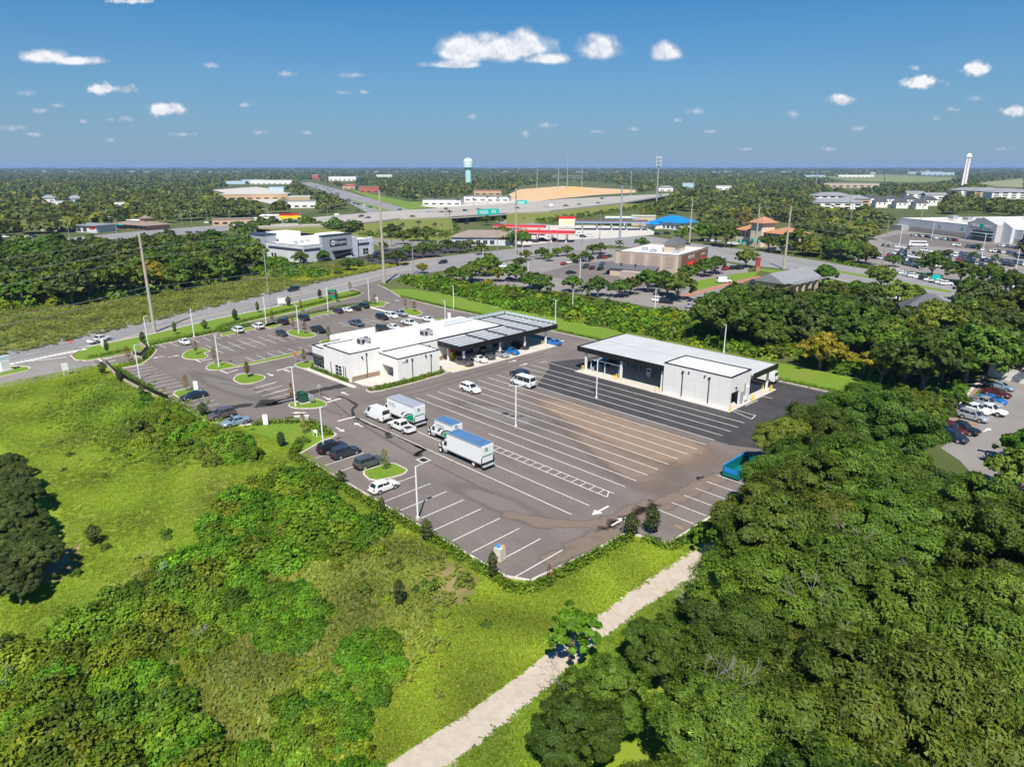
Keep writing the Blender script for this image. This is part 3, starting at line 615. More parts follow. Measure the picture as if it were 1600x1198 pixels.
# ================================================================ THE TWO RENTAL BUILDINGS
def text(body, size, m, parent, loc, rot, name='lettering', ext=.01, align='CENTER'):
    cu = bpy.data.curves.new(name, 'FONT'); cu.body = body; cu.size = size; cu.extrude = ext; cu.align_x = align; cu.align_y = 'CENTER'
    o = bpy.data.objects.new(name, cu); COL.objects.link(o)
    me = bpy.data.meshes.new_from_object(o.evaluated_get(bpy.context.evaluated_depsgraph_get()))
    bpy.data.objects.remove(o); me.materials.clear(); me.materials.append(m)
    o = bpy.data.objects.new(name, me); COL.objects.link(o); o.location = loc; o.rotation_euler = rot; o.parent = parent
    return o
def block(b, u0, u1, v0, v1, h, wall=STUCCO, roof=ROOFW, cop=DARKTRIM, t=.25, lip=.45, z0=0.0, sides='wesn', drop=None):
    """flat-roofed block: four walls with a parapet, membrane roof, metal coping"""
    w = MB()
    w.box(u0,u1,v0,v0+t,z0,h); w.box(u0,u1,v1-t,v1,z0,h); w.box(u0,u0+t,v0+t,v1-t,z0,h); w.box(u1-t,u1,v0+t,v1-t,z0,h)
    w.build('wall', wall, b)
    box('roof', roof, b, u0+t,u1-t,v0+t,v1-t,h-lip-.1,h-lip)
    c, e = .09, .06
    S_ = {'s':(u0-e,u1+e,v0-e,v0+t+.02),'n':(u0-e,u1+e,v1-t-.02,v1+e),'w':(u0-e,u0+t+.02,v0+t+.02,v1-t-.02),'e':(u1-t-.02,u1+e,v0+t+.02,v1-t-.02)}
    for k in sides: box('coping', cop, b, *S_[k], h+.002, h+.002+c*1.4)
b1 = thing('rental_office', 'white stucco rental office with flat roofs and long grey canopy', 'building', (0,0,.0))
block(b1, -130.9,-120.3,71.8,79.6,6.15, sides='sew')
block(b1, -136.5,-131.0,72.2,79.6,5.1, sides='sw')
block(b1, -136.5,-120.4,79.7,116.2,5.15, sides='en')
box('parapet_screen', STUCCO, b1, -136.9,-136.52,77,89,4.2,6.5)
# front block with a passage
rb = MB()
rb.box(-120.28,-119.4,79.72,90,0,5.0); rb.box(-115.3,-113.5,79.0,90,0,5.0); rb.box(-119.4,-115.3,79.0,90,2.9,5.0); rb.box(-120.28,-119.4,79.0,79.70,0,5.0); rb.box(-119.4,-115.3,84.5,90,0,2.9)
rb.build('front_block_wall', STUCCO, b1)
box('roof', ROOFW, b1, -120.0,-113.7,79.2,89.8,5.001,5.05)
for q in ((-120.3,-113.44,78.94,79.2),(-113.7,-113.44,79.2,89.8),(-120.3,-113.44,89.8,90.06)): box('coping', DARKTRIM, b1, *q, 5.0,5.16)
box('passage_floor', CONC, b1, -119.38,-115.32,79.7,84.48,.15,.21)
for (u,v,h) in ((-120.28,75.8,5.4),(-113.48,82.6,4.2),(-113.48,87.6,4.2)):
    d = thing if False else None
    o = MB().box(u,u+.12,v-.06,v+.06,.3,h).build('downpipe', DARKTRIM, b1); MB().box(u,u+.22,v-.16,v+.16,h,h+.3).build('rain_head', DARKTRIM, o)
for (u,v,z) in ((-120.28,74.7,5.0),(-113.48,81.2,4.45),(-113.48,86.2,4.45),(-120.28,92.5,4.2)): box('wall_lamp', DARKTRIM, b1, u,u+.25,v-.14,v+.14,z-.2,z+.2)
# coursed stone base, stone by stone
rs = random.Random(3)
def stonebase(u, v0, v1, h, axis='u'):
    z = .15
    while z < h:
        v = v0
        while v < v1-.1:
            L_ = min(rs.uniform(.5,1.2), v1-v); e = rs.uniform(.05,.12)
            if axis == 'u': q = (u,u+e,v+.015,v+L_-.015,z+.01,z+.26)
            else: q = (v+.015,v+L_-.015,u-e,u,z+.01,z+.26)
            box('stone', STONE, b1, *q); v += L_
        z += .27
stonebase(-120.3,72.0,78.9,1.05); stonebase(-120.4,90.3,97.5,1.0)
def window(b, axis, at, a0, a1, z0, z1, nx=2, nz=2, out=1, fr=WHITEM, gl=GLASS, f=.07, name='window'):
    """frame with recessed panes on a wall plane; axis 'u' = plane of constant u"""
    def q(x0,x1,y0,y1,d0,d1): return (min(at+out*d0,at+out*d1),max(at+out*d0,at+out*d1),x0,x1,y0,y1) if axis == 'u' else (x0,x1,min(at+out*d0,at+out*d1),max(at+out*d0,at+out*d1),y0,y1)
    m = MB()
    for i in range(nx+1): x = a0+(a1-a0)*i/nx; m.box(*q(x-f/2,x+f/2,z0,z1,.005,.07))
    for j in range(nz+1): y = z0+(z1-z0)*j/nz; m.box(*q(a0,a1,y-f/2,y+f/2,.006,.066))
    w = m.build(name, fr, b)
    for i in range(nx):
        for j in range(nz):
            x, y = a0+(a1-a0)*i/nx, z0+(z1-z0)*j/nz
            box('pane', gl, w, *q(x+f/2,x+(a1-a0)/nx-f/2,y+f/2,y+(z1-z0)/nz-f/2,.004,.02))
    return w
window(b1,'v',72.2,-136.2,-131.6,.5,3.0,4,3,-1); window(b1,'v',71.8,-126.3,-123.7,.7,2.9,2,3,-1)
box('awning', BLACKM, b1, -137.0,-131.0,70.9,72.18,3.25,3.42)
for u in (-128,-123,-122.2): box('downpipe', DARKTRIM, b1, u-.05,u+.05,71.66,71.79,.3,3.1)
window(b1,'v',72.2,-131.0+.0,-131.0,.5,3.0,1,1,-1) if False else None
for v0 in (100,103.6,108,112.4): window(b1,'u',-120.4,v0,v0+2.2,.3,2.8,2,1,1,DARKTRIM,GLASS,name='door')
box('wall_sign', BLACKM, b1, -120.39,-120.3,106.4,107.5,3.0,3.9)
MB().quad((-120.29,106.6,3.3),(-120.29,107.3,3.3),(-120.29,107.3,3.7),(-120.29,106.6,3.7)).build('sign_face', PAINT, b1)
text('1555', .55, BLACKM, b1, (-113.48,80.6,4.0), (R(90),0,R(90)))
# rooftop plant
def ac_unit(px, py, z, label, w=2.6, d=1.9, h=1.35):
    u, v = g(px, py, z+.6); a = thing('rooftop_air_conditioner', label, 'air conditioner', (u,v,z), 0, 'rooftop plant')
    MB().box(-d/2,d/2,-w/2,w/2,.15,h).build('casing', GREYM, a)
    for k in range(3): box('curb', GALV, a, -d/2+.05,d/2-.05,-w/2+.1+k*(w/2-.2),-w/2+.3+k*(w/2-.2),0,.15)
    box('intake_grille', BLACKM, a, d/2,d/2+.03,-w/2+.2,-w/2+.95,.3,h-.15); box('filter_door', BLACKM, a, -d/2+.3,d/2-.3,-w/2-.03,-w/2,.3,h-.15)
    MB().tube((0,w/4,h),(0,w/4,h+.12),.45,n=14).build('fan_shroud', BLACKM, a)
    box('vent_hood', GREYM, a, d/2,d/2+.4,w/2-.9,w/2-.3,.5,h-.1)
ac_unit(568.5,533,5.7,'grey rooftop air conditioner on the taller left block')
ac_unit(666,520,4.7,'grey rooftop air conditioner on the long low roof')
# long canopy, L-shaped
def canopy_deck(parts, zt, b, deck=GALV):
    for q in parts: box('roof_deck', deck, b, *q, zt-.18, zt)
canopy_deck([(-120.3,-112.7,95.2,116.3),(-131.4,-112.7,116.35,127.3)], 4.75, b1, mat('pale_corrugated_deck',(.46,.50,.50),.5,(.40,.44,.45),.6))
for q in ((-112.72,-112.4,95.0,127.5,3.85,4.98),(-120.3,-112.72,94.9,95.2,3.9,4.95),(-131.5,-112.72,127.3,127.55,3.9,4.98),(-131.7,-131.4,116.4,127.55,3.9,4.95)): box('fascia', BLACKM, b1, *q)
for u in (-114.3,-116.1,-117.9,-119.6): box('purlin', GREYM, b1, u-.16,u+.16,95.4,127.2,4.752,4.96)
for u in (-122,-124.2,-126.4,-128.6,-130.6): box('purlin', GREYM, b1, u-.16,u+.16,116.5,127.2,4.752,4.96)
for v in (103.5,110,116.4,122): box('cross_beam', DARKTRIM, b1, -120.2,-112.8,v-.17,v+.17,4.96,5.14)
for v in (122,): box('cross_beam', DARKTRIM, b1, -131.3,-120.25,v-.17,v+.17,4.96,5.14)
box('roof_divider', DARKTRIM, b1, -120.62,-120.36,95.3,116.2,5.3,5.42)
GLZ = mat('frosted_panel', (.55,.62,.63), .3, spec=.5)
for k in range(14): box('parapet_panel', GLZ, b1, -131.62,-131.52,106.2+1.5*k,107.5+1.5*k,5.0,5.75)
for k in range(15): box('parapet_panel', GLZ, b1, -131.2+1.24*k,-130.15+1.24*k,127.38,127.48,4.99,5.7)
box('parapet_rail', GREYM, b1, -131.66,-131.48,106.0,127.5,5.76,5.84)
box('back_fascia', GREYM, b1, -131.66,-131.45,106.0,116.3,4.6,4.98)
POST = MB().box(-.2,.2,-.2,.2,.0,4.6)
for u, v in ((-113.3,96.8),(-113.3,108.1),(-113.4,116.6),(-113.4,124.2),(-118.2,96.3),(-120.9,119.5),(-130.6,119.5),(-130.6,126.6),(-120.9,126.4)):
    MB().box(u-.19,u+.19,v-.19,v+.19,.2,4.57).build('post', WHITEM, b1)
kios = thing('yellow_kiosk','small yellow kiosk against the wall under the long canopy','kiosk',(-119.4,98.6,.2))
box('cabinet', YELLOW, kios, -.4,.4,-.4,.4,0,1.6); box('screen', BLACKM, kios, .4,.43,-.25,.25,.9,1.4); box('hood', REDP, kios, -.45,.45,-.45,.45,1.6,2.0)
rdb = thing('red_roof_hatch','low red hatch lying on the white roof by the canopy','hatch',(*g(710,526,4.8),4.7)); box('lid', REDP, rdb,-.5,.5,-1.0,1.0,.1,.3); box('curb', GALV, rdb,-.45,.45,-.95,.95,0,.1)

b2 = thing('wash_building', 'grey white wash building with dark fascia canopy and open bays', 'building')
w2 = MB(); h2 = 6.35
w2.box(-70.6,-56.3,112,112.25,0,h2); w2.box(-70.6,-56.3,119.4,119.65,0,h2); w2.box(-70.6,-70.35,112.25,119.4,0,h2)
w2.box(-56.55,-56.3,115.7,119.4,0,h2); w2.box(-56.55,-56.3,112.25,115.7,3.3,h2); w2.box(-56.55,-56.3,112.25,112.6,0,3.3)
w2.build('wall', STUCCO2, b2)
box('roof', ROOFW, b2, -70.35,-56.55,112.25,119.4,h2-.35,h2-.25)
for q in ((-70.66,-56.24,111.94,112.27),(-70.66,-56.24,119.38,119.71),(-70.66,-70.33,112.27,119.38),(-56.57,-56.24,112.27,119.38)): box('coping', BLACKM, b2, *q, h2+.002,h2+.13)
for u in (-66.3,-60.6): o = box('downpipe', DARKTRIM, b2, u-.07,u+.07,111.84,111.97,.5,5.3); box('rain_head', DARKTRIM, o, u-.2,u+.2,111.72,111.98,5.3,5.6)
for u in (-65,-61.6): box('wall_lamp', DARKTRIM, b2, u-.12,u+.12,111.78,111.98,5.45,5.75)
JOINT = mat('wall_joint',(.50,.48,.45),.9)
for u in (-68.2,-63.4,-58.5): box('control_joint', JOINT, b2, u-.015,u+.015,111.994,111.999,.3,6.3)
for z in (2.2,4.3): box('control_joint', JOINT, b2, -70.5,-56.4,111.995,111.9985,z-.012,z+.012)
for v in (81.2,85.1,88.8): box('control_joint', JOINT, b1, -113.499,-113.494,v-.015,v+.015,.3,4.9)
for v in (74.0,77.4): box('control_joint', JOINT, b1, -120.299,-120.294,v-.015,v+.015,1.1,6.1)
for u in (-129,-125.2,-121.8): box('control_joint', JOINT, b1, u-.015,u+.015,71.794,71.799,3.1,6.1)
box('bay_partition', CONC, b2, -62,-61.8,112.3,115.6,.2,3.2)
window(b2,'u',-56.3,116.2,117.2,.25,2.6,1,1,1,GREYM,mat('blue_grey_door',(.32,.38,.42),.5),name='door')
box('meter_cabinet', WHITEM, b2, -56.29,-55.95,117.9,119.0,.8,3.4); box('switch_box', GREYM, b2, -56.29,-56.1,117.4,117.75,2.0,4.2); box('door_lamp', DARKTRIM, b2, -56.29,-56.05,113.9,114.2,3.9,4.2)
ROOFM = mat('pale_metal_roof',(.56,.56,.55),.5,(.50,.50,.49),.25)
for q in ((-92.8,-70.7,112.45,120.8),(-92.8,-70.7,120.83,129.8),(-70.66,-55.9,119.75,129.8)): box('roof_deck', ROOFM, b2, *q, 5.25,5.45)
box('seam', GREYM, b2, -92.7,-70.8,120.78,120.85,5.452,5.50)
for q in ((-92.95,-70.7,112.2,112.45,4.55,5.62),(-93.05,-92.8,112.2,129.95,4.6,5.62),(-55.9,-55.65,119.75,129.95,4.6,5.62),(-92.8,-55.9,129.8,129.98,4.7,5.5)): box('fascia', BLACKM, b2, *q)
for u in (-91.0,-81.5,-71.4):
    for v in (112.9,): MB().box(u-.2,u+.2,v-.2,v+.2,.2,5.2).build('post', WHITEM, b2)
for u in (-91,-81.5,-71.4,-57): MB().box(u-.18,u+.18,128.4,128.76,.2,5.2).build('post', WHITEM, b2)
for k in range(5): box('ceiling_beam', GREYM, b2, -92.5+4.4*k,-92.25+4.4*k,112.6,129.6,4.95,5.24)
# things standing in the open bays
def vac_arch(u0, u1, v, label):
    a = thing('vacuum_arch', label, 'vacuum arch', (u0,v,.2), 0, 'vacuum arches under the wash canopy'); L_ = u1-u0
    for x in (0, L_/2, L_): MB().tube((x,0,0),(x,0,2.7),.09,n=8).build('upright', WHITEM, a)
    MB().tube((-.1,0,2.75),(L_+.1,0,2.75),.14,n=8).build('manifold', WHITEM, a)
    for x in (L_*.25, L_*.75):
        h = MB()
        P = [(x,0,2.6),(x,.05,1.6),(x+.1,.1,.7),(x+.35,.1,.5),(x+.45,.05,1.1)]
        for i in range(4): h.tube(P[i],P[i+1],.05,n=6)
        h.build('hose', BLACKP, a)
    for x in (.3, L_-.3): MB().tube((x,.35,0),(x,.35,.9),.22,n=10).build('bin', GREYM, a)
vac_arch(-90.2,-82.6,113.7,'white vacuum arch at the front edge of the wash bays')
vac_arch(-90.2,-82.6,121.2,'white vacuum arch deeper under the wash canopy')
def pump(u, v, label):
    a = thing('fuel_pump', label, 'fuel pump', (u,v,.2), 0, 'pumps under the wash canopy')
    box('plinth', CONC, a, -.7,.7,-.5,.5,0,.18); box('cabinet', WHITEM, a, -.5,.5,-.3,.3,.18,1.9); box('display', BLACKM, a, -.35,.35,-.33,-.3,1.2,1.7)
    MB().tube((.55,0,.5),(.55,0,1.6),.05,n=6).build('hose', BLACKP, a)
pump(-78.6,119.0,'white fuel pump in the middle of the open bay'); pump(-76.4,122.5,'white fuel pump towards the back of the open bay')
for i,(u,v,l) in enumerate(((-86,126.5,'tall white equipment cabinet at the back of the left bay'),(-79.5,126.5,'wide white equipment cabinet at the back of the middle bay'))):
    a = thing('equipment_cabinet', l, 'cabinet', (u,v,.2)); box('casing', WHITEM, a, -1.4,1.4,-.5,.5,.1,2.4); box('plinth', CONC, a, -1.5,1.5,-.6,.6,0,.1)
    for x in (-.7,.7): box('door', GALV, a, x-.6,x+.6,-.53,-.5,.25,2.25)
BOL = MB().tube((0,0,0),(0,0,1.1),.1,n=10).tube((0,0,1.1),(0,0,1.16),.1,.05,n=10).mesh('bollard'); BOL.materials.append(YELLOW)
z9 = zz(890,510,4.697)
for (p, lab) in [((90,322),'by the left post of the wash canopy'),((100,322),'beside the left post of the wash canopy'),((330,392),'left of the middle post of the wash canopy'),((343,386),'just behind the middle post of the wash canopy'),((380,408),'right of the middle post of the wash canopy'),((630,478),'left of the right post of the wash canopy'),((661,484),'at the foot of the right post of the wash canopy'),
                 ((1180,620),'at the near corner of the wash building'),((1340,546),'outside the meter cabinet of the wash building'),((1348,538),'next to the meter cabinet bollard of the wash building'),((1410,460),'left one of the pair under the right end canopy'),((1420,460),'right one of the pair under the right end canopy'),((1473,474),'left one of the pair by the right end post'),((1481,472),'right one of the pair by the right end post')]:
    u, v = g(*z9(p)[0], .2); o = obj('bollard', BOL, None, None, (u,v,.0 if u > -55.7 or v < 111.2 else .2)); o.location.z = .2 if (-92.6<u<-55.6 and 111.1<v<130.2) else .08
    tag(o, 'yellow bollard '+lab, 'bollard', 'yellow bollards')
for p, lab in ((ZV((1283,505))[0],'left of the right end post of the long canopy'),(ZV((1303,502))[0],'right beside the right end post of the long canopy')):
    u, v = g(*p, .2); tag(obj('bollard', BOL, None, None, (u,v,.2)), 'yellow bollard '+lab, 'bollard', 'yellow bollards')

# ================================================================ VEHICLES
PAINTS = {}
def paint(n):
    C_ = {'white':(.80,.80,.79),'black':(.012,.013,.015),'navy':(.012,.02,.045),'blue':(.01,.16,.50),'silver':(.42,.44,.47),'grey':(.10,.105,.115),'bluegrey':(.10,.14,.20),'lightblue':(.28,.38,.48),'red':(.30,.015,.015),'maroon':(.09,.012,.018),'purple':(.045,.018,.055),'brown':(.10,.085,.08),'green':(.02,.10,.05),'teal':(.03,.28,.30),'yellow':(.75,.50,.04),'slate':(.045,.055,.07)}
    if n not in PAINTS: PAINTS[n] = mat('car_paint_'+n, C_[n], .32, coat=.8, spec=.5, metal=.25 if n in ('silver','grey','bluegrey','lightblue','slate') else 0.0)
    return PAINTS[n]
def ring(x, w, z0, z1, r=.86):
    P = [(w*.90,z0),(w,z0+.14),(w*1.0,(z0+z1)*.52),(w*.965,z1-.07),(w*r,z1)]
    return [(x,-y,z) for y,z in P] + [(x,y,z) for y,z in P[::-1]]
# kind: length, half width, body stations (x, z0, z1, width factor), cabin (rear base, rear top, front top, front base, belt, roof, half width base/top), wheels (rear x, front x, radius)
KIND = {
 'sedan': dict(st=[(-2.38,.42,.86,.80),(-2.28,.30,.98,.92),(-1.55,.22,1.02,1),(-.2,.20,.98,1),(1.0,.20,.95,1),(1.9,.24,.84,.95),(2.32,.36,.70,.80)], w=.90, cab=(-1.75,-1.0,.28,1.05,.96,1.45,.78,.58), wh=(-1.38,1.42,.33)),
 'suv': dict(st=[(-2.34,.50,1.02,.84),(-2.28,.34,1.10,.95),(-1.5,.26,1.10,1),(0,.26,1.07,1),(1.05,.26,1.05,1),(1.95,.30,.98,.96),(2.34,.42,.80,.82)], w=.95, cab=(-2.25,-1.98,.42,1.12,1.08,1.78,.86,.70), wh=(-1.38,1.42,.37)),
 'pickup': dict(st=[(-2.95,.58,.80,.97),(-2.9,.50,.82,1),(-.95,.46,.82,1),(-.9,.42,1.14,1),(.9,.42,1.14,1),(1.6,.44,1.12,.99),(2.6,.5,1.04,.95),(2.92,.6,.88,.86)], w=1.0, cab=(-.92,-.72,.72,1.42,1.10,1.86,.90,.72), wh=(-1.72,1.98,.41), bed=1),
 'van': dict(st=[(-2.98,.48,1.25,.96),(-2.9,.36,1.3,1),(-1.5,.32,1.3,1),(1.2,.32,1.25,1),(2.1,.34,1.15,.98),(2.7,.4,.98,.9),(2.92,.52,.8,.82)], w=1.0, cab=(-2.92,-2.84,1.15,2.05,1.24,2.42,.98,.80), wh=(-1.75,1.95,.37)),
 'hatch': dict(st=[(-2.1,.46,.95,.84),(-2.02,.32,1.02,.95),(-1.2,.24,1.02,1),(0,.22,1.0,1),(1.0,.22,.98,1),(1.75,.28,.88,.95),(2.1,.4,.74,.8)], w=.88, cab=(-2.0,-1.55,.30,1.05,.98,1.52,.77,.60), wh=(-1.25,1.30,.33)),
}
CM = {}
def carmeshes(kind):
    if kind in CM: return CM[kind]
    d = KIND[kind]; w = d['w']; D = {}
    b = MB().loft([ring(x, w*f, z0, z1) for x,z0,z1,f in d['st']])
    rb_, rt, ft, fb, zb, zr, wb, wt = d['cab']
    zb -= .03
    cab = [[(rb_,-wb,zb),(rb_,wb,zb)],[(rt,-wt,zr-.05),(rt,wt,zr-.05)],[((rt+ft)/2,-wt*1.02,zr),((rt+ft)/2,wt*1.02,zr)],[(ft,-wt,zr-.05),(ft,wt,zr-.05)],[(fb,-wb,zb),(fb,wb,zb)]]
    v = [p for r_ in cab for p in r_]
    b.add(v, [(0,2,3,1),(2,4,5,3),(4,6,7,5),(6,8,9,7),(0,8,6,4,2),(1,3,5,7,9),(0,1,9,8)])
    if d.get('bed'):
        b.box(-2.93,-.9,.86,.995,.8,1.16); b.box(-2.93,-.9,-.995,-.86,.8,1.16); b.box(-2.95,-2.85,-.86,.86,.8,1.15)
    D['body'] = b.mesh('body')
    def lerp(a, c, t): return tuple(a[i]+(c[i]-a[i])*t for i in range(3))
    def pane(q, n, m=.07, off=.012):      # inset quad pushed outwards
        c = tuple(sum(p[i] for p in q)/4 for i in range(3))
        P = [Vector(lerp(p, c, m)) for p in q]; nn_ = (P[1]-P[0]).cross(P[2]-P[0]).normalized()
        if nn_.dot(Vector(n)) < 0: nn_ = -nn_
        P = [p+nn_*off for p in P]
        if (P[1]-P[0]).cross(P[2]-P[0]).dot(Vector(n)) < 0: P = P[::-1]
        return [tuple(p) for p in P]
    t0 = .12
    D['windscreen'] = MB().quad(*pane([cab[4][0],cab[4][1],cab[3][1],cab[3][0]], (1,0,.5), .1)).mesh('windscreen')
    D['rear_window'] = MB().quad(*pane([lerp(cab[0][0],cab[1][0],.25 if kind=='van' else .1),lerp(cab[0][1],cab[1][1],.25 if kind=='van' else .1),cab[1][1],cab[1][0]], (-1,0,.5), .12)).mesh('rear_window')
    def side(s, a, c):
        i = 0 if s < 0 else 1
        lo0, lo1 = lerp(cab[0][i],cab[4][i],a), lerp(cab[0][i],cab[4][i],c)
        hi0, hi1 = lerp(cab[1][i],cab[3][i],max(0,(a-.06)/.88)), lerp(cab[1][i],cab[3][i],min(1,(c-.02)/.90))
        lo0, lo1 = lerp(lo0,hi0,t0), lerp(lo1,hi1,t0); hi0, hi1 = lerp(lo0,hi0,.86), lerp(lo1,hi1,.86)
        return pane([lo0,lo1,hi1,hi0], (0,s,0), .02, .014)
    spans = {'sedan':((.20,.50),(.53,.88)),'suv':((.06,.28),(.31,.57),(.60,.90)),'pickup':((.10,.46),(.50,.88)),'van':((.80,.96),),'hatch':((.14,.48),(.51,.88))}[kind]
    D['sides'] = [MB().quad(*side(s, a, c)).mesh('side_window') for s in (-1,1) for a, c in spans]
    if kind == 'van': D['long'] = [MB().quad(*side(s, a, c)).mesh('side_window') for s in (-1,1) for a, c in ((.05,.40),(.42,.77),(.80,.96))]
    xf, xr = d['st'][-1], d['st'][0]; r = d['wh'][2]
    D['headlight'] = MB().box(-.16,.06,-.2,.2,-.07,.07).mesh('headlight'); D['taillight'] = MB().box(-.05,.14,-.12,.12,-.16,.16).mesh('taillight')
    D['bumper'] = MB().box(-.12,.10,-w*.80,w*.80,-.14,.12).mesh('bumper')
    D['mirror'] = MB().box(-.08,.08,-.1,.1,-.07,.09).mesh('mirror')
    n = 16; ty = MB().tube((0,-.12,0),(0,.12,0),r,n=n); D['tyre'] = ty.mesh('wheel'); D['rim'] = MB().tube((0,-.128,0),(0,.128,0),r*.66,n=12).mesh('rim')
    D['arch'] = MB().tube((0,-.02,0),(0,.02,0),r*1.16,n=14).mesh('wheel_arch')
    D['bedm'] = MB().box(-2.84,-.92,-.85,.85,.825,.845).mesh('bed_liner') if d.get('bed') else None
    # one-mesh version for cars too small to show parts
    s = MB(); s.v, s.f = list(b.v), list(b.f); s.m = [0]*len(s.f); s.k = 1
    for nm in ('windscreen','rear_window'):
        me = D[nm]; s.add([tuple(q.co) for q in me.vertices], [tuple(p.vertices) for p in me.polygons])
    for me in D['sides']: s.add([tuple(q.co) for q in me.vertices], [tuple(p.vertices) for p in me.polygons])
    if D['bedm']: s.box(-2.84,-.92,-.85,.85,.825,.845)
    s.k = 2
    for x in d['wh'][:2]:
        for y in (-1,1): s.tube((x,y*(w-.13)-.12,r),(x,y*(w-.13)+.12,r),r,n=10)
    D['small'] = s.mesh('car')
    CM[kind] = D; return D
CARN = {'sedan':'sedan','suv':'suv','pickup':'pickup_truck','van':'van','hatch':'hatchback'}
def car(kind, col, loc, ang, label, group=None, z=.08, glass_sides='sides', scale=1.0, name=None):
    D = carmeshes(kind); d = KIND[kind]; w = d['w']; r = d['wh'][2]
    t = thing(name or CARN[kind], label, {'suv':'suv','pickup':'pickup truck'}.get(kind,'van' if kind=='van' else 'car'), (loc[0],loc[1],z), R(ang), group, scale)
    obj('body', D['body'], paint(col), t)
    for nm in ('windscreen','rear_window'): obj(nm, D[nm], GLASS, t)
    for me in D[glass_sides]: obj('side_window', me, GLASS, t)
    xf, xr = d['st'][-1], d['st'][0]
    for s in (-1,1):
        obj('headlight', D['headlight'], LAMP, t, (xf[0]-.22, s*w*.68, xf[2]-.08)); obj('taillight', D['taillight'], TAIL, t, (xr[0]+.02, s*w*.74, xr[2]-.12))
        obj('mirror', D['mirror'], paint(col), t, (d['cab'][3]-.35, s*(w+.08), d['cab'][4]+.12))
        for x in d['wh'][:2]:
            obj('wheel_arch', D['arch'], BLACKP, t, (x, s*(w-.012), r+.03))
            o = obj('wheel', D['tyre'], TYRE, t, (x, s*(w-.10), r)); obj('rim', D['rim'], RIM, o)
    obj('bumper', D['bumper'], BLACKP if kind in ('suv','van') else paint(col), t, (xr[0], 0, xr[1]+.12)); obj('bumper', D['bumper'], BLACKP if kind in ('van',) else paint(col), t, (xf[0], 0, xf[1]+.06))
    if D['bedm']: obj('bed_liner', D['bedm'], BLACKP, t)
    return t
def smallcar(kind, col, loc, ang, label, group=None, z=.05, scale=1.0):
    o = obj(CARN[kind], carmeshes(kind)['small'], [paint(col), GLASS, TYRE], None, (loc[0],loc[1],z), R(ang), (scale,)*3)
    return tag(o, label, {'suv':'suv','pickup':'pickup truck'}.get(kind,'van' if kind=='van' else 'car'), group)
def carpx(kind, col, px, py, ang, label, group=None, zc=.75, **k):
    return car(kind, col, g(px,py,zc), ang, label, group, **k)
GB, GF, GC = 'cars in the back bays', 'cars in the front bays', 'cars under the long canopy'
for a in [('sedan','navy',303,617,270,'navy sedan parked by the left hedge'),('suv','brown',346,647,270,'grey brown boxy suv parked by the left hedge'),('sedan','lightblue',368,657.5,270,'pale blue sedan half hidden by the left shrubs'),
  ('sedan','white',287,533,180,'white sedan alone at the left end of the back bays',GB),('suv','white',371,515.5,180,'white suv third from the left in the back bays',GB),('suv','white',403,509.5,180,'white suv beside the small hedge island',GB),
  ('suv','black',442,502.5,180,'black car right of the small hedge island',GB),('suv','navy',474,496.5,180,'black suv behind the middle lamp island',GB),('hatch','purple',528,485.5,180,'dark purple hatchback left of the white sedan by the back hedge',GB),('sedan','white',541.5,483.5,180,'white sedan beside the purple hatchback',GB),('sedan','black',555,481,180,'black sedan right of the white sedan by the back hedge',GB),('suv','navy',568,477.5,180,'navy suv last on the right by the back hedge',GB),
  ('hatch','slate',440,520.5,0,'slate blue hatchback left of the middle lamp island',GB),('pickup','black',497,515,0,'black pickup right of the middle lamp island',GB),('pickup','bluegrey',557,505,0,'blue grey pickup standing alone in the middle rows',GB),
  ('suv','black',597,495.5,0,'black suv left of the white suv near the exit',GB),('suv','white',612,493,0,'white suv between the black suv and the silver pickup',GB),('pickup','silver',625,489.5,0,'silver pickup near the exit island',GB),
  ('suv','slate',598,513.5,0,'dark grey suv close behind the white roof',GB),('hatch','white',615.5,511,0,'white hatchback close behind the white roof',GB),('pickup','white',640,504.5,0,'white pickup behind the white roof',GB),('sedan','white',669,498.5,0,'white sedan mostly hidden behind the white roof',GB),
  ('suv','black',519,698,90,'black suv first of the pair at the front bays',GF),('suv','slate',539.5,705.5,90,'slate suv second of the pair at the front bays',GF),('suv','grey',577,721,90,'dark grey suv beside the grass island',GF),('hatch','white',600,758.5,90,'white hatchback suv below the grass island',GF),
  ('suv','white',735,606.5,0,'white suv standing alone in the truck lanes'),('suv','navy',812,584,180,'dark navy suv behind the white passenger van'),('pickup','white',627,666,180,'white crew cab pickup beside the box truck'),
  ('sedan','blue',864,534,180,'bright blue coupe outside the right end of the long canopy')]:
    carpx(a[0],a[1],a[2],a[3],a[4],a[5],a[6] if len(a) > 6 else None)
for a in [('suv','brown',726,565,'grey brown suv first under the long canopy'),('sedan','white',748.5,560,'white sedan second under the long canopy'),('suv','grey',760,555,'grey suv third under the long canopy'),('sedan','silver',782,552,'silver sedan behind the second canopy post'),('sedan','blue',798,547.5,'bright blue sports car under the long canopy'),('suv','black',813,539.5,'black suv last under the long canopy')]:
    carpx(a[0],a[1],a[2],a[3],0,a[4],GC,z=.2,zc=.9)
carpx('van','white',589,645.5,180,'white cargo van beside the box truck cab',zc=1.1)
carpx('van','white',817,595,180,'white passenger van with dark side windows in the lanes',zc=1.1,glass_sides='long',name='passenger_van')
carpx('van','white',1192,587.5,180,'white van parked under the right end of the wash canopy',zc=1.1,z=.2)
car('suv','black',(-90.5,121),90,'dark car in shade at the left end of the wash canopy',z=.2)
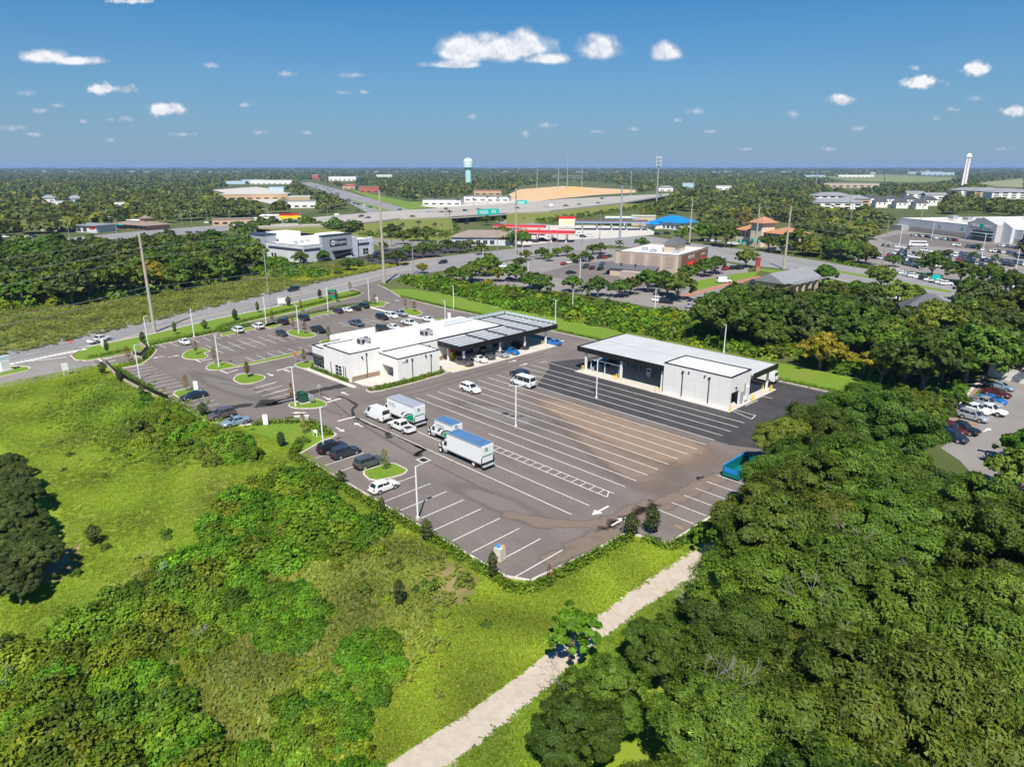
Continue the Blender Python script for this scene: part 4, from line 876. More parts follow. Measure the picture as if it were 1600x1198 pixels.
# neighbouring car park
GN = 'cars in the neighbouring car park'
na = math.degrees(math.atan2(g(1577.4,608.3)[1]-g(1551.7,602.4)[1], g(1577.4,608.3)[0]-g(1551.7,602.4)[0]))
for a in [('sedan','lightblue',1564,602.5,'pale blue silver sedan nearest the white enclosure'),('sedan','maroon',1558,613,'dark maroon sedan next to the pale blue sedan'),('sedan','blue',1551,623,'royal blue sedan behind the silver pickup'),('pickup','silver',1538,628.5,'silver pickup in the neighbouring row'),('pickup','white',1544,639.5,'white pickup sticking out of the neighbouring row'),('suv','white',1524,639,'white suv beside the white pickup'),('suv','silver',1521,650,'silver suv at the end of the neighbouring row'),('pickup','black',1500,668,'black pickup beyond the mulch bed'),('suv','maroon',1486,670,'maroon suv beside the black pickup'),('suv','navy',1487,681,'dark blue suv under the tree edge'),('suv','white',1594,564,'white suv beyond the white enclosure'),('suv','silver',1588,575,'silver suv just behind the white enclosure'),('sedan','black',1601,552,'black sedan at the right frame edge')]:
    carpx(a[0],a[1],a[2],a[3],na,a[4],GN)
ra = math.degrees(math.atan2(g(167,532.5)[1]-g(146.5,538)[1], g(167,532.5)[0]-g(146.5,538)[0]))
carpx('pickup','white',156,530,ra,'white pickup driving on the main road at left',z=.055)
ra2 = math.degrees(math.atan2(g(500,448)[1]-g(420,466)[1], g(500,448)[0]-g(420,466)[0]))
carpx('suv','black',458.5,451.5,ra2+180,'black suv driving on the main road',z=.055)
carpx('suv','navy',692,409.5,ra2+165,'navy suv turning into the main road',z=.055)

# ---- rental box trucks
def box_truck(u_rear, v, L_, label, roofm, decal, hb=2.75, zb=1.05, cabscale=1.0, w=1.25):
    """u_rear: rear face of the cargo box; nose points to -u. local x = forward"""
    t = thing('box_truck', label, 'truck', (u_rear, v, .08), R(180), 'white rental box trucks')
    bx = MB().box(0,L_,-w,w,zb,zb+hb).build('cargo_box', WHITEM, t)
    MB().box(.04,L_-.04,-w+.04,w-.04,zb+hb+.002,zb+hb+.03).build('box_roof', roofm, bx)
    for y in (-w,w): MB().box(-.02,L_+.02,y-.045,y+.045,zb+hb-.1,zb+hb+.05).build('corner_rail', GALV, bx)
    for y in (-w,w): MB().box(-.02,L_+.02,y-.03,y+.03,zb-.08,zb+.1).build('corner_rail', GALV, bx)
    for k in range(1,int(L_/.6)):
        for y in (-w,w): MB().box(k*.6-.012,k*.6+.012,min(y,y*1.006),max(y,y*1.006),zb+.12,zb+hb-.12).build('panel_rib', WHITEM, bx)
    MB().box(-.03,0,-w+.12,w-.12,zb+.08,zb+hb-.25).build('roll_door', mat('door_white',(.74,.75,.75),.5), bx)
    # rear marks: band, badge
    MB().box(-.036,-.031,-w+.15,w-.15,zb+.95,zb+1.15).build('green_band', GREENP, bx)
    MB().add([(-.037,-.10,zb+1.65),(-.037,.42,zb+1.80),(-.037,.42,zb+2.38),(-.037,-.10,zb+2.23)],[(3,2,1,0)]).build('badge', GREENP, bx)
    text('e', .62, PAINT, bx, (-.042,.16,zb+2.03), (R(90),R(0),R(-90)), 'badge_letter', .002)
    if decal:
        for s in (-1,1):
            yy_ = s*(w+.012)
            fl = (lambda q: q if s < 0 else q[::-1])
            grn = [(.1,zb+.12),(2.5,zb+.12),(2.1,zb+.6),(1.5,zb+.98),(.8,zb+1.22),(.1,zb+1.32)]
            drk = [(2.62,zb+.12),(3.0,zb+.12),(2.4,zb+.85),(1.6,zb+1.26),(.9,zb+1.45),(.1,zb+1.5),(.1,zb+1.4),(.85,zb+1.3),(1.55,zb+1.06),(2.2,zb+.66)]
            dr2 = [(3.3,zb+.55),(3.8,zb+.5),(3.3,zb+1.05),(2.6,zb+1.36),(1.9,zb+1.52),(2.7,zb+1.22)]
            for nm, P, m_ in (('green_panel',grn,GREENP),('dark_swoosh',drk,BLACKM),('dark_swoosh',dr2,BLACKM)):
                q = [(x,yy_,z) for x,z in P]; tt = tessellate_polygon([[Vector(p) for p in q]])
                MB().add(q, tt).build(nm, m_, bx)
            for i, wd in enumerate(('Enterprise','Truck Rental')):
                text(wd, .42, BLACKM, bx, (L_-1.45,yy_+s*.004,zb+hb-.75-.42*i), (R(90),0,0 if s < 0 else R(180)), 'lettering', .002)
    # chassis, cab, hood
    MB().box(-.1,L_+1.9*cabscale,-.45,.45,.62,.95).build('chassis', BLACKP, t)
    c = cabscale; x0 = L_+.12
    cab_ = MB()
    cab_.loft([[(x0,-1.0*c,.75),(x0,1.0*c,.75),(x0,.96*c,2.35*c),(x0,-.96*c,2.35*c)],[(x0+.75*c,-1.0*c,.75),(x0+.75*c,1.0*c,.75),(x0+.75*c,.94*c,2.38*c),(x0+.75*c,-.94*c,2.38*c)],[(x0+1.25*c,-1.0*c,.72),(x0+1.25*c,1.0*c,.72),(x0+1.22*c,.9*c,1.5*c),(x0+1.22*c,-.9*c,1.5*c)]])
    cab_.loft([[(x0+1.2*c,-.95*c,.7),(x0+1.2*c,.95*c,.7),(x0+1.2*c,.82*c,1.55*c),(x0+1.2*c,-.82*c,1.55*c)],[(x0+2.2*c,-.85*c,.7),(x0+2.2*c,.85*c,.7),(x0+2.2*c,.7*c,1.35*c),(x0+2.2*c,-.7*c,1.35*c)],[(x0+2.42*c,-.72*c,.75),(x0+2.42*c,.72*c,.75),(x0+2.38*c,.6*c,1.15*c),(x0+2.38*c,-.6*c,1.15*c)]])
    cab_.build('cab', paint('white'), t)
    MB().quad((x0+.80*c,-.86*c,2.28*c),(x0+1.245*c,-.84*c,1.56*c),(x0+1.245*c,.84*c,1.56*c),(x0+.80*c,.86*c,2.28*c)).build('windscreen', GLASS, t)
    for s in (-1,1):
        q = [(x0+.12,s*1.012*c,1.45*c),(x0+.98*c,s*1.012*c,1.45*c),(x0+.72*c,s*.985*c,2.2*c),(x0+.12,s*.985*c,2.2*c)]
        MB().quad(*(q if s < 0 else q[::-1])).build('side_window', GLASS, t)
        MB().box(x0+1.15*c,x0+1.3*c,s*1.3*c-.1,s*1.3*c+.1,1.35*c,1.95*c).build('mirror', BLACKP, t)
        MB().box(x0+.1,x0+.9,s*.98-.12,s*.98+.12,.42,.66).build('step_tank', GALV, t)
        MB().box(x0+2.3*c,x0+2.44*c,s*.6*c-.14,s*.6*c+.14,.85*c,1.1*c).build('headlight', LAMP, t)
        for x, rr, k in ((x0+1.55*c,.48*c,1),(1.75,.48*c,2)):
            o = MB().tube((x,s*(w-.16)-.14*k,rr),(x,s*(w-.16)+.14,rr),rr,n=16).build('wheel', TYRE, t)
            MB().tube((x,s*(w-.16)-.145*k,rr),(x,s*(w-.16)+.148,rr),rr*.55,n=12).build('rim', WHITEM, o)
        MB().box(1.05,1.1,s*(w-.2)-.25,s*(w-.2)+.25,.3,.85).build('mud_flap', BLACKP, t)
    MB().box(x0+2.36*c,x0+2.5*c,-.85*c,.85*c,.45,.72).build('bumper', BLACKP, t)
    lg = MB().box(-.62,-.02,-w+.05,w-.05,.62,.7).build('lift_gate', GALV, t)
    for y in (-w+.05,w-.05): MB().box(-.12,-.02,y-.05,y+.05,.4,zb+.9).build('gate_post', BLACKP, lg)
    MB().box(-.45,-.1,-w+.1,w-.1,.38,.5).build('rear_bumper', BLACKP, t)
    return t
BLUEROOF = mat('blue_translucent_roof',(.07,.16,.32),.45,(.09,.19,.37),.5)
GREYROOFB = mat('grey_fibreglass_roof',(.34,.37,.42),.5,(.30,.33,.38),.5)
box_truck(-69.0, 63.1, 7.9, 'long white box truck with plain sides and blue roof', BLUEROOF, False)
box_truck(-89.9, 66.5, 7.8, 'long white box truck with green swoosh and grey roof', GREYROOFB, True)
box_truck(-79.3, 66.0, 4.4, 'short white box truck with green swoosh and blue roof', BLUEROOF, True, 2.45, 1.0, .92, 1.12)

# ================================================================ POLES, SIGNS, SMALL SITE FURNITURE
def up3(px, py, z=0): u, v = g(px, py, z); return (u, v, z)
def lamp_post(px, py, h, label, ang=0, heads=1, grp='lamp posts of the rental lot', z=.07):
    t = thing('lamp_post', label, 'lamp post', (*g(px,py), z), R(ang), grp)
    MB().tube((0,0,0),(0,0,.35),.28,n=12).build('footing', CONC, t)
    MB().tube((0,0,.35),(0,0,h),.125,.10,n=10).build('pole', WHITEM, t)
    for s in ((1,) if heads == 1 else (1,-1)):
        a = MB().tube((0,0,h-.12),(s*.5,0,h-.02),.05,n=6).build('arm', WHITEM, t)
        MB().frus((min(s*.4,s*1.2),max(s*.4,s*1.2),-.2,.2),h-.04,(min(s*.45,s*1.15),max(s*.45,s*1.15),-.16,.16),h+.08).build('lamp_head', GALV, a)
for px, py, h, lab, ang, hd in [(232,541.6,7.6,'lamp post behind the black corner fence',90,1),(219,593.8,7.6,'lamp post on the left hedge among the left bays',90,1),(303.6,527.3,7.6,'lamp post on the back hedge by the white sedan',0,1),
  (342.4,574,7.6,'lamp post at the left end of the long median',0,1),(416,505.4,7.6,'lamp post on the small back hedge island',0,2),(467,521.6,7.6,'lamp post on the middle grass island',0,2),(512.8,487.5,7.6,'lamp post on the back hedge left of the purple hatchback',0,1),
  (462,636,7.8,'lamp post on the transformer island',90,1),(506.4,708,7.6,'lamp post in front of the black suv pair',90,1),(653,812,7.4,'lamp post among the front bays',90,1),(806,668,7.6,'double lamp post in the middle of the truck lanes',40,2),
  (931.7,623,7.9,'lamp post at the edge of the fresh asphalt',90,2),(577,472,7.6,'lamp post on the strip end by the exit drive',0,1),(709,484.5,7.6,'lamp post on the right hedge behind the roofs',180,1),(696,506,6.6,'lamp post on the island behind the white roof',180,1),(867.6,514.8,8.2,'lamp post behind the right tip of the long canopy',180,1),(1130.6,552,7.0,'lamp post behind the wash canopy',180,1)]:
    lamp_post(px,py,h,lab,ang,hd)
for p, h, lab in [((894.5,487),7,'lamp post in the restaurant drive hedge'),((901,478),7,'lamp post right of the silver sedan drive')][:1]+[((1023,485),7,'lamp post beside the two cars at the lower restaurant drive'),((906,437),8,'lamp post in front of the dark restaurant bays'),((825,442),8,'lamp post among the trees left of the restaurant'),((755,413),7,'lamp post behind the tree row by the main road'),((816.5,408),7,'short lamp post in the restaurant verge'),((664,402),7,'lamp post in the dealership car park')]:
    lamp_post(p[0],p[1],h,lab,0,1,'lamp posts beyond the lot',.05)
def pole(px, py, h, label, r0=.34, r1=.2, m=CONCPOLE, arms=(), grp='utility poles', name='utility_pole', lean=0):
    t = thing(name, label, 'utility pole', (*g(px,py), .03), R(30), grp)
    MB().tube((0,0,0),(lean,0,h),r0,r1,n=10).build('shaft', m, t)
    for z, w in arms:
        a = MB().box(-.06,.06,-w,w,z-.08,z+.08).build('cross_arm', GREYM, t)
        for y in (-w,0,w): MB().tube((0,y,z+.08),(0,y,z+.4),.07,n=6).build('insulator', GALV, a)
    return t
pole(242,519.5,26.3,'tall concrete power pole beside the main road at left',.46,.32,arms=((25.6,.5),(22.5,.6)))
pole(600.7,443,34.5,'tallest concrete power pole by the lot exit',.58,.36,arms=((33.8,.5),(30,.6)))
pole(421.5,480.5,18.5,'thin grey pole on the front verge',.16,.11,GREYM,((17.9,.8),))
for a in [(645.8,429,12,'timber pole on the far verge of the main road',1.0),(777.5,407.5,16,'timber pole behind the tree row by the main road',1.2),(857,400,15,'timber pole by the red filling station',1.2),(870,399,12,'timber pole right of the red canopy',1.0),(910,380,13,'timber pole in front of the price sign',1.2),(937,374,16,'timber pole left of the steel pole',1.2)]:
    pole(a[0],a[1],a[2],a[3],.24,.16,WOODPOLE,((a[2]-.6,a[4]),(a[2]-2,a[4]*.8)))
pole(806,401,33,'concrete power pole by the red filling station',.5,.3,arms=((32,1.5),(29,1.5),(26,1.5)))
pole(968,383,33,'blue grey steel power pole at the junction',.75,.4,GALV,((32,1.6),(29,1.6)))
pole(1224.5,420.5,27,'concrete power pole beside the cross road at right',.55,.32,arms=((26.4,1.6),(23,1.3),(20,1.3)))
pole(1077,380,25,'concrete power pole beyond the cross road',.5,.3,arms=((24,1.6),(21,1.6)))
pole(1180,388,24,'concrete power pole beside the orange tiled building',.5,.3,arms=((23,1.6),))
for a in [(1325,372,22,'timber pole in the trees left of the big store'),(1378,415,20,'timber pole at the store car park edge'),(1436,360,22,'timber pole behind the townhouse roofs'),(1215,310,26,'lone pole above the woods at centre right'),(1325,340,26,'paired pole in the woods left of the townhouses')]:
    pole(a[0],a[1],a[2],a[3],.3,.2,WOODPOLE,((a[2]-.8,1.2),))
# overhead wires, sagging between the big poles
WIRE = mat('aluminium_wire',(.30,.30,.30),.5)
def wire(a, b, sag, label, r=.05):
    mb = MB(); a, b = Vector(a), Vector(b); n = 14; P = []
    for i in range(n+1):
        t = i/n; p = a.lerp(b,t); p.z -= sag*4*t*(1-t); P.append(p)
    for i in range(n): mb.tube(P[i],P[i+1],r,n=4,cap=False)
    tag(mb.build('power_line', WIRE), label, 'power line', 'power lines along the main road')
pa, pb = g(242,519.5), g(600.7,443); pl = (pa[0]-(pb[0]-pa[0])*.75, pa[1]-(pb[1]-pa[1])*.75)
pr = g(806,401)
for i,(z1,z2,z3,z0) in enumerate(((25.9,34,32,24),(22.8,30.3,29,21),(20.2,27.5,26,18.5),(12.6,16,14,11.5),(11.2,14,12,10))):
    nm = ('top','second','third','fourth','lowest')[i]
    wire((*pl,z0),(*pa,z1),1.6,nm+' power line left of the tall left pole'); wire((*pa,z1),(*pb,z2),2.4,nm+' power line between the two tall concrete poles'); wire((*pb,z2),(*pr,z3),2.0,nm+' power line from the tallest pole to the filling station')
pr2, pr3 = g(1224.5,420.5), g(1077,380)
for z, nm in ((26.4,'top'),(23,'middle'),(20,'lower')):
    wire((*pr2,z),(*pr3,z-2),1.5,nm+' power line across the orange tiled building',.05); wire((*pr2,z),(*g(1480,465),z-1),1.8,nm+' power line above the cross road at right',.05)

def sign_panel(px, py, z0, w, h, face, label, ang=0, post_h=None, name='sign', rim=WHITEM, body=None, size=None, cat='sign', col=PAINT, grp=None):
    t = thing(name, label, cat, (*g(px,py),.08), R(ang), grp)
    p = box('panel', face, t, -.06,.06,-w/2,w/2,z0,z0+h)
    for y in ((-w*.35,w*.35) if w > 1 else (0,)): MB().tube((0,y,0),(0,y,z0),.05,n=6).build('post', rim, t)
    if body: text(body, size, col, p, (.065,0,z0+h/2), (R(90),0,R(90)), 'lettering', .004)
    return t
ms = thing('monument_sign','green monument sign with white lettering on the front verge','sign',(*g(519.6,466.5),.06),R(-20))
box('base', GREENP, ms, -.25,.25,-1.1,1.1,0,1.0); pnl = box('panel', BLACKM, ms, -.22,.22,-1.3,1.3,1.0,2.6); box('cap', GREENP, ms, -.3,.3,-1.4,1.4,2.6,3.0); box('side_fin', GREENP, ms, -.3,.3,1.3,1.55,0,2.6)
for i, wd in enumerate(('enterprise','car sales','truck rental')): text(wd, .46, PAINT, pnl, (.225,0,2.32-.5*i), (R(90),0,R(90)), 'lettering', .004)
bs = thing('blank_board','blank white board standing on the front verge','sign',(*g(441,478),.06),R(-20)); box('board', WHITEM, bs, -.04,.04,-1.3,1.3,.8,2.6)
for y in (-1.1,1.1): box('post', WHITEM, bs, -.05,.05,y-.06,y+.06,0,.8)
def stop_sign(px, py, label, h=2.1, back=False, m=REDP):
    t = thing('stop_sign', label, 'stop sign', (*g(px,py),.08), R(-45+20)); MB().tube((0,0,0),(0,0,h+.2),.04,n=6).build('post', GALV, t)
    o = MB().tube((.03,0,h),(.06,0,h),.40,n=8).build('face', GALV if back else m, t)
    if not back: text('STOP', .28, PAINT, o, (.066,0,h), (R(90),0,R(90)), 'lettering', .002)
stop_sign(*Z2((815,845))[0],'red stop sign at the grass corner by the glazed entrance')
stop_sign(*zz(0,520,6.667)((750,180))[0],'red round no entry sign beside the main road')
stop_sign(*ZT((1060,260))[0],'back of a grey sign by the transformer island',2.1,True)
for (p, l) in (((600,465),'left grey sign back at the entrance drive'),((793,425),'right grey sign back at the entrance drive')): stop_sign(*zz(0,520,6.667)(p)[0], l, 1.4, True)
sign_panel(*zz(0,520,6.667)((692,440))[0],1.0,1.2,1.6,WHITEM,'white board sign between the grey signs at the entrance drive')
sign_panel(*zz(0,520,6.667)((1075,165))[0],.6,.7,2.0,WHITEM,'narrow white marker on the verge in front of the white pickup')
for p, l, z in ((Z1((1045,870))[0],'white upright panel by the navy sedan',.1),(Z3((190,225))[0],'white upright panel at the strip end near the exit',.1),(Z3((947,395))[0],'white upright panel on the island behind the roof',.1),(Z6((62,738))[0],'white upright panel on the corner lawn',.1)):
    sign_panel(*p, z, .9, 1.9, WHITEM, l, -45, name='panel_sign')
en = thing('entrance_monument','white stepped monument sign at the left edge','sign',(*g(*zz(0,520,6.667)((62,400))[0]),.07),R(20)); box('shaft', WHITEM, en,-.5,.5,-.9,.9,0,2.4); box('upper', mat('pale_blue_panel',(.60,.66,.72),.6), en,-.4,.4,-1.0,1.2,2.4,3.4); box('plinth', CONC, en,-.8,.8,-1.3,1.3,0,.3)
# transformer group on its island
tu, tv = g(*ZT((735,390))[0]); tf = thing('transformer','dark green pad transformer on the island','transformer',(tu,tv,.21),R(0))
box('pad', CONC, tf,-1.2,1.2,-1.1,1.1,0,.15); box('tank', DKGREEN, tf,-.9,.9,-.9,.3,.15,1.9); box('door', DKGREEN, tf,.9,.94,-.8,.2,.3,1.75); box('lid', DKGREEN, tf,-.98,.98,-.98,.38,1.9,2.02)
for k in range(5): box('cooling_fin', DKGREEN, tf,-.8+.38*k,-.72+.38*k,.3,.62,.3,1.7)
ru, rv = g(*ZT((885,400))[0]); mr = thing('meter_rack','grey meter rack beside the transformer','meter rack',(ru,rv,.21),0)
for x in (-.9,.9): box('leg', GALV, mr,x-.05,x+.05,-.05,.05,0,1.7)
for x,w_ in ((-.45,.35),(.45,.42)): box('cabinet', GALV, mr,x-w_,x+w_,-.28,.06,.5,1.65)
box('rail', GALV, mr,-1.0,1.0,.06,.14,.9,1.0); box('gauge', WHITEM, mr,-.15,.15,-.34,-.28,1.1,1.4)
gb = thing('green_utility_box','small green utility box behind the white building','utility box',(*g(*Z2((1200,625))[0]),.21)); box('case', GREENP, gb,-.6,.6,-.5,.5,0,1.0); box('lid', GREENP, gb,-.65,.65,-.55,.55,1.0,1.1)
bf = thing('backflow_valve','white backflow valve cluster in the hedge gap','valve',(*g(*ZT((970,1080))[0]),.05)); 
for x in (-.5,.5): MB().tube((x,0,0),(x,0,.8),.11,n=8).build('riser', WHITEM, bf)
MB().tube((-.5,0,.75),(.5,0,.75),.13,n=8).build('valve_body', WHITEM, bf); box('cover', WHITEM, bf,-.3,.3,-.25,.25,.65,1.0)
pk = thing('parking_barrier','cream concrete wall end by the front hedge','barrier',(*g(*ZT((690,740))[0]),.07),R(60)); box('wall', CONC, pk,-1.2,1.2,-.2,.2,0,.6); box('cap', STUCCO, pk,-1.25,1.25,-.25,.25,.6,.7)
# bag of salt-like sacks by the front bays
sk = thing('wrapped_pallet','tall shrink wrapped pallet with blue bags on top by the front bays','pallet',(*g(781,876),.08),R(10))
WRAP = mat('shrink_wrap',(.55,.48,.38),.4,(.70,.66,.60),2.5)
for k in range(3): box('plank', mat('pallet_timber',(.35,.25,.15),.9), sk,-.55,.55,-.5+.42*k,-.34+.42*k,0,.14)
MB().frus((-.52,.52,-.52,.52),.14,(-.48,.48,-.48,.48),1.75).build('wrapped_load', WRAP, sk)
for i,(x,y,m_) in enumerate(((-.15,-.1,TARP),(.2,.2,mat('orange_bag',(.75,.33,.08),.6)),(-.05,.25,TARP))): MB().frus((x-.3,x+.3,y-.22,y+.22),1.75,(x-.18,x+.18,y-.12,y+.12),1.98).build('bag', m_, sk)
# roll-off skip at the right
su, sv = g(1158,722); sk2 = thing('roll_off_skip','green roll-off skip with white lettering beside the wood','skip',(-41.6,88.8,.08),R(90))
shell = MB(); shell.frus((-3.2,3.2,-1.2,1.2),.25,(-3.4,3.4,-1.25,1.25),.3); 
for s in (-1,1): shell.box(-3.4,3.4,s*1.2-.05,s*1.2+.05,.3,1.75)
for x in (-3.4,3.3): shell.box(x,x+.1,-1.15,1.15,.3,1.75)
shell.build('shell', mat('skip_green',(.0,.16,.15),.55), sk2)
for k in range(9): box('rib', mat('skip_green',(0,.16,.15)), sk2,-3.2+.8*k,-3.1+.8*k,-1.33,-1.252,.35,1.7); 
for k in range(9): box('rib', mat('skip_green',(0,.16,.15)), sk2,-3.2+.8*k,-3.1+.8*k,1.252,1.33,.35,1.7)
for s in (-1,1): box('top_rail', BLUEP, sk2,-3.45,3.45,s*1.22-.09,s*1.22+.09,1.75,1.88)
pl_ = box('name_panel', BLUEP, sk2,-2.9,2.9,1.335,1.36,.95,1.65); text('WASTE PRO', .55, PAINT, pl_, (0,1.365,1.3), (R(90),0,R(180)), 'lettering', .003)
pl2 = box('name_panel', BLUEP, sk2,-3.44,-3.41,-1.0,1.0,.95,1.65)
# refuse enclosures
def enclosure(c, w, d, h, label, rz=0, tarp=True, m=STUCCO, z=.05):
    t = thing('refuse_enclosure', label, 'enclosure', (c[0],c[1],z), rz); th = .2
    box('wall', m, t,-w/2,w/2,-d/2,-d/2+th,0,h); box('wall', m, t,-w/2,w/2,d/2-th,d/2,0,h); box('wall', m, t,-w/2,-w/2+th,-d/2+th,d/2-th,0,h); box('wall', m, t,w/2-th,w/2,-d/2+th,d/2-th,0,h)
    box('cap', m, t,-w/2-.04,w/2+.04,-d/2-.04,-d/2+th+.04,h+.002,h+.1); box('cap', m, t,-w/2-.04,w/2+.04,d/2-th-.04,d/2+.04,h+.002,h+.1)
    return t
enclosure((-40.2,134.0),5.6,4.2,2.2,'white refuse enclosure with a blue bin at the lot corner')
bn_ = thing('blue_bin','blue lidded bin inside the white refuse enclosure','bin',(-39.9,134.2,.1)); box('body', mat('bin_green',(.03,.12,.09),.6), bn_,-1.0,1.0,-.75,.75,0,1.5); MB().frus((-1.05,1.05,-.8,.8),1.5,(-.6,.6,-.5,.5),1.9).build('lid', TARP, bn_)
ec = g(1583,591); enclosure(ec,7.5,6.0,2.4,'large white refuse enclosure in the neighbouring car park',R(na),m=STUCCO2)
# black corner fences on low stone walls at the left
def fence(line_px, label, hb=.8, hf=1.7, wallm=mat('cream_block',(.55,.45,.33),.85,(.42,.34,.25),1.5)):
    P = [Vector(p) for p in pts(line_px)]; t = thing('retaining_fence', label, 'fence', (P[0].x,P[0].y,0))
    for i in range(len(P)-1):
        a, b = P[i]-P[0], P[i+1]-P[0]; d = (b-a).normalized(); n = Vector((-d.y,d.x))
        def bar(w, z0, z1, o0, o1): return [(*(a+d*o0+n*w),z0),(*(a+d*o0-n*w),z0),(*(a+d*o1-n*w),z0),(*(a+d*o1+n*w),z0),(*(a+d*o0+n*w),z1),(*(a+d*o0-n*w),z1),(*(a+d*o1-n*w),z1),(*(a+d*o1+n*w),z1)]
        F_ = [(3,2,1,0),(4,5,6,7),(0,1,5,4),(1,2,6,5),(2,3,7,6),(3,0,4,7)]; L_ = (b-a).length; k = 0
        while k < L_-.1:
            MB().add(bar(.18,-.0,hb,k+.01,min(k+1.2,L_)-.01),F_).build('block', wallm, t); k += 1.2
        MB().add(bar(.02,hb+.05,hf,0,L_),F_).build('mesh_screen', BLACKM, t)
        k = 0
        while k <= L_:
            MB().add(bar(.05,hb,hf+.1,k-.04 if k else 0,k+.05),F_).build('fence_post', BLACKM, t); k += 2.4
fence(Z1((120,625),(240,745),(340,800),(470,870),(630,950),(760,1000)),'black mesh fence on a low cream wall along the left hedge')
fence(Z1((400,545),(475,560),(550,470),(465,400)),'black mesh fence turning the corner above the cream retaining wall',1.2,2.0)
mb_ = thing('mailbox_post','white marker post by the dark trees at far left','marker post',(*g(58,832),.03)); box('post', WHITEM, mb_,-.12,.12,-.12,.12,0,2.4); box('cap', WHITEM, mb_,-.25,.25,-.16,.16,2.4,2.6)
mb2 = thing('signal_box','white box at the foot of the dark trees','utility box',(*g(73,872),.03)); box('case', WHITEM, mb2,-.3,.3,-.3,.3,0,1.6); box('lid', GALV, mb2,-.34,.34,-.34,.34,1.6,1.7)
gr2 = thing('drain_grate','dark drain grate in the neighbouring car park','drain',(*g(1535,705),.045)); box('frame', GREYM, gr2,-.9,.9,-.6,.6,0,.01); box('grille', BLACKM, gr2,-.75,.75,-.45,.45,.011,.02)
for p, a in (((1542,672),na+90),((1579,681),na-90)): arrow(p, a, .05, 1, neighbour_lot)
for k in range(9):
    c = Vector(g(1500,690)).lerp(Vector(g(1596,575)), k/8); d = Vector((math.cos(R(na)),math.sin(R(na)))); line(tuple(c-d*5.2), tuple(c), .12, .046, 'parking_line', PAINT, neighbour_lot)

# ================================================================ THE TOWN BEYOND
def hip(b, x0, x1, y0, y1, z0, h, m, ov=.6, name='roof', ridge=None):
    x0, x1, y0, y1 = x0-ov, x1+ov, y0-ov, y1+ov; w, d = x1-x0, y1-y0
    if w > d: k = d/2 if ridge is None else ridge; P = [(x0+k,(y0+y1)/2),(x1-k,(y0+y1)/2)]
    else: k = w/2 if ridge is None else ridge; P = [((x0+x1)/2,y0+k),((x0+x1)/2,y1-k)]
    v = [(x0,y0,z0),(x1,y0,z0),(x1,y1,z0),(x0,y1,z0),(*P[0],z0+h),(*P[1],z0+h)]
    f = [(0,1,5,4),(2,3,4,5),(3,0,4),(1,2,5)] if w > d else [(1,2,5,4),(3,0,4,5),(0,1,4),(2,3,5)]
    return MB().add(v, f+[(3,2,1,0)]).build(name, m, b)
def gable(b, x0, x1, y0, y1, z0, h, m, ov=.5, axis='x', name='roof'):
    x0, x1, y0, y1 = x0-ov, x1+ov, y0-ov, y1+ov
    if axis == 'x': v = [(x0,y0,z0),(x1,y0,z0),(x1,y1,z0),(x0,y1,z0),(x0,(y0+y1)/2,z0+h),(x1,(y0+y1)/2,z0+h)]; f = [(0,1,5,4),(2,3,4,5),(3,0,4),(1,2,5),(3,2,1,0)]
    else: v = [(x0,y0,z0),(x1,y0,z0),(x1,y1,z0),(x0,y1,z0),((x0+x1)/2,y0,z0+h),((x0+x1)/2,y1,z0+h)]; f = [(1,2,5,4),(3,0,4,5),(0,1,4),(2,3,5),(3,2,1,0)]
    return MB().add(v, f).build(name, m, b)
def axes(pa, pb):
    """origin and heading of a wall seen between two ground pixels (local x runs from the first to the second)"""
    a, b = Vector(g(*pa)), Vector(g(*pb)); return a, math.atan2((b-a).y,(b-a).x), (b-a).length
# --- dealership: long left flank with a tower, sign front on the road side
A, rz, W_ = axes((476,412),(583,398)); D_ = 41.0
dl = thing('dealership','pale grey dealership with navy band and raised sign front','building',(A.x,A.y,0),rz)
block(dl,0,W_,0,D_,8.2,LIGHTCLAD,ROOFW,NAVY,sides='sw')
fx = lambda t: W_*t
box('sign_front', GREYCLAD, dl, fx(.24),fx(.66),-1.2,1.0,0,11.6); box('front_cap', NAVY, dl, fx(.235),fx(.665),-1.35,1.1,11.6,12.1); box('front_pier', LIGHTCLAD, dl, fx(.665),fx(.75),-1.0,.9,0,10.2); box('front_return', ROOFW, dl, fx(.42),fx(.70),6,14,8.0,11.8)
sb = box('sign_board', NAVY, dl, fx(.34),fx(.58),-1.32,-1.21,6.6,9.9); text('Empire', 2.3, PAINT, sb, (fx(.495),-1.36,8.3), (R(90),0,0), 'lettering', .02)
MB().tube((fx(.385),-1.34,8.25),(fx(.385),-1.40,8.25),1.25,n=16).build('sign_emblem', PAINT, sb); box('emblem_bar', NAVY, sb, fx(.385)-.7,fx(.385)+.7,-1.42,-1.405,8.0,8.4)
box('awning', BLACKM, dl, fx(.36),fx(.64),-2.8,-1.2,4.2,4.5)
for k in range(6): box('glazing', GLASS, dl, fx(.40)+1.6*k,fx(.40)+1.6*k+1.45,-1.26,-1.2,.4,3.9)
box('band', NAVY, dl, fx(.76),W_-2.2,-.08,-.002,5.4,6.6); box('band', NAVY, dl, .3,fx(.23),-.08,-.002,5.4,6.6); box('corner_pier', LIGHTCLAD, dl, W_-2.1,W_+.3,-.3,1.5,0,9.0); window(dl,'v',0,W_-6.8,W_-3.0,.8,3.8,2,2,-1)
box('band', NAVY, dl, -.08,-.002,.5,D_*.66,5.4,6.6)
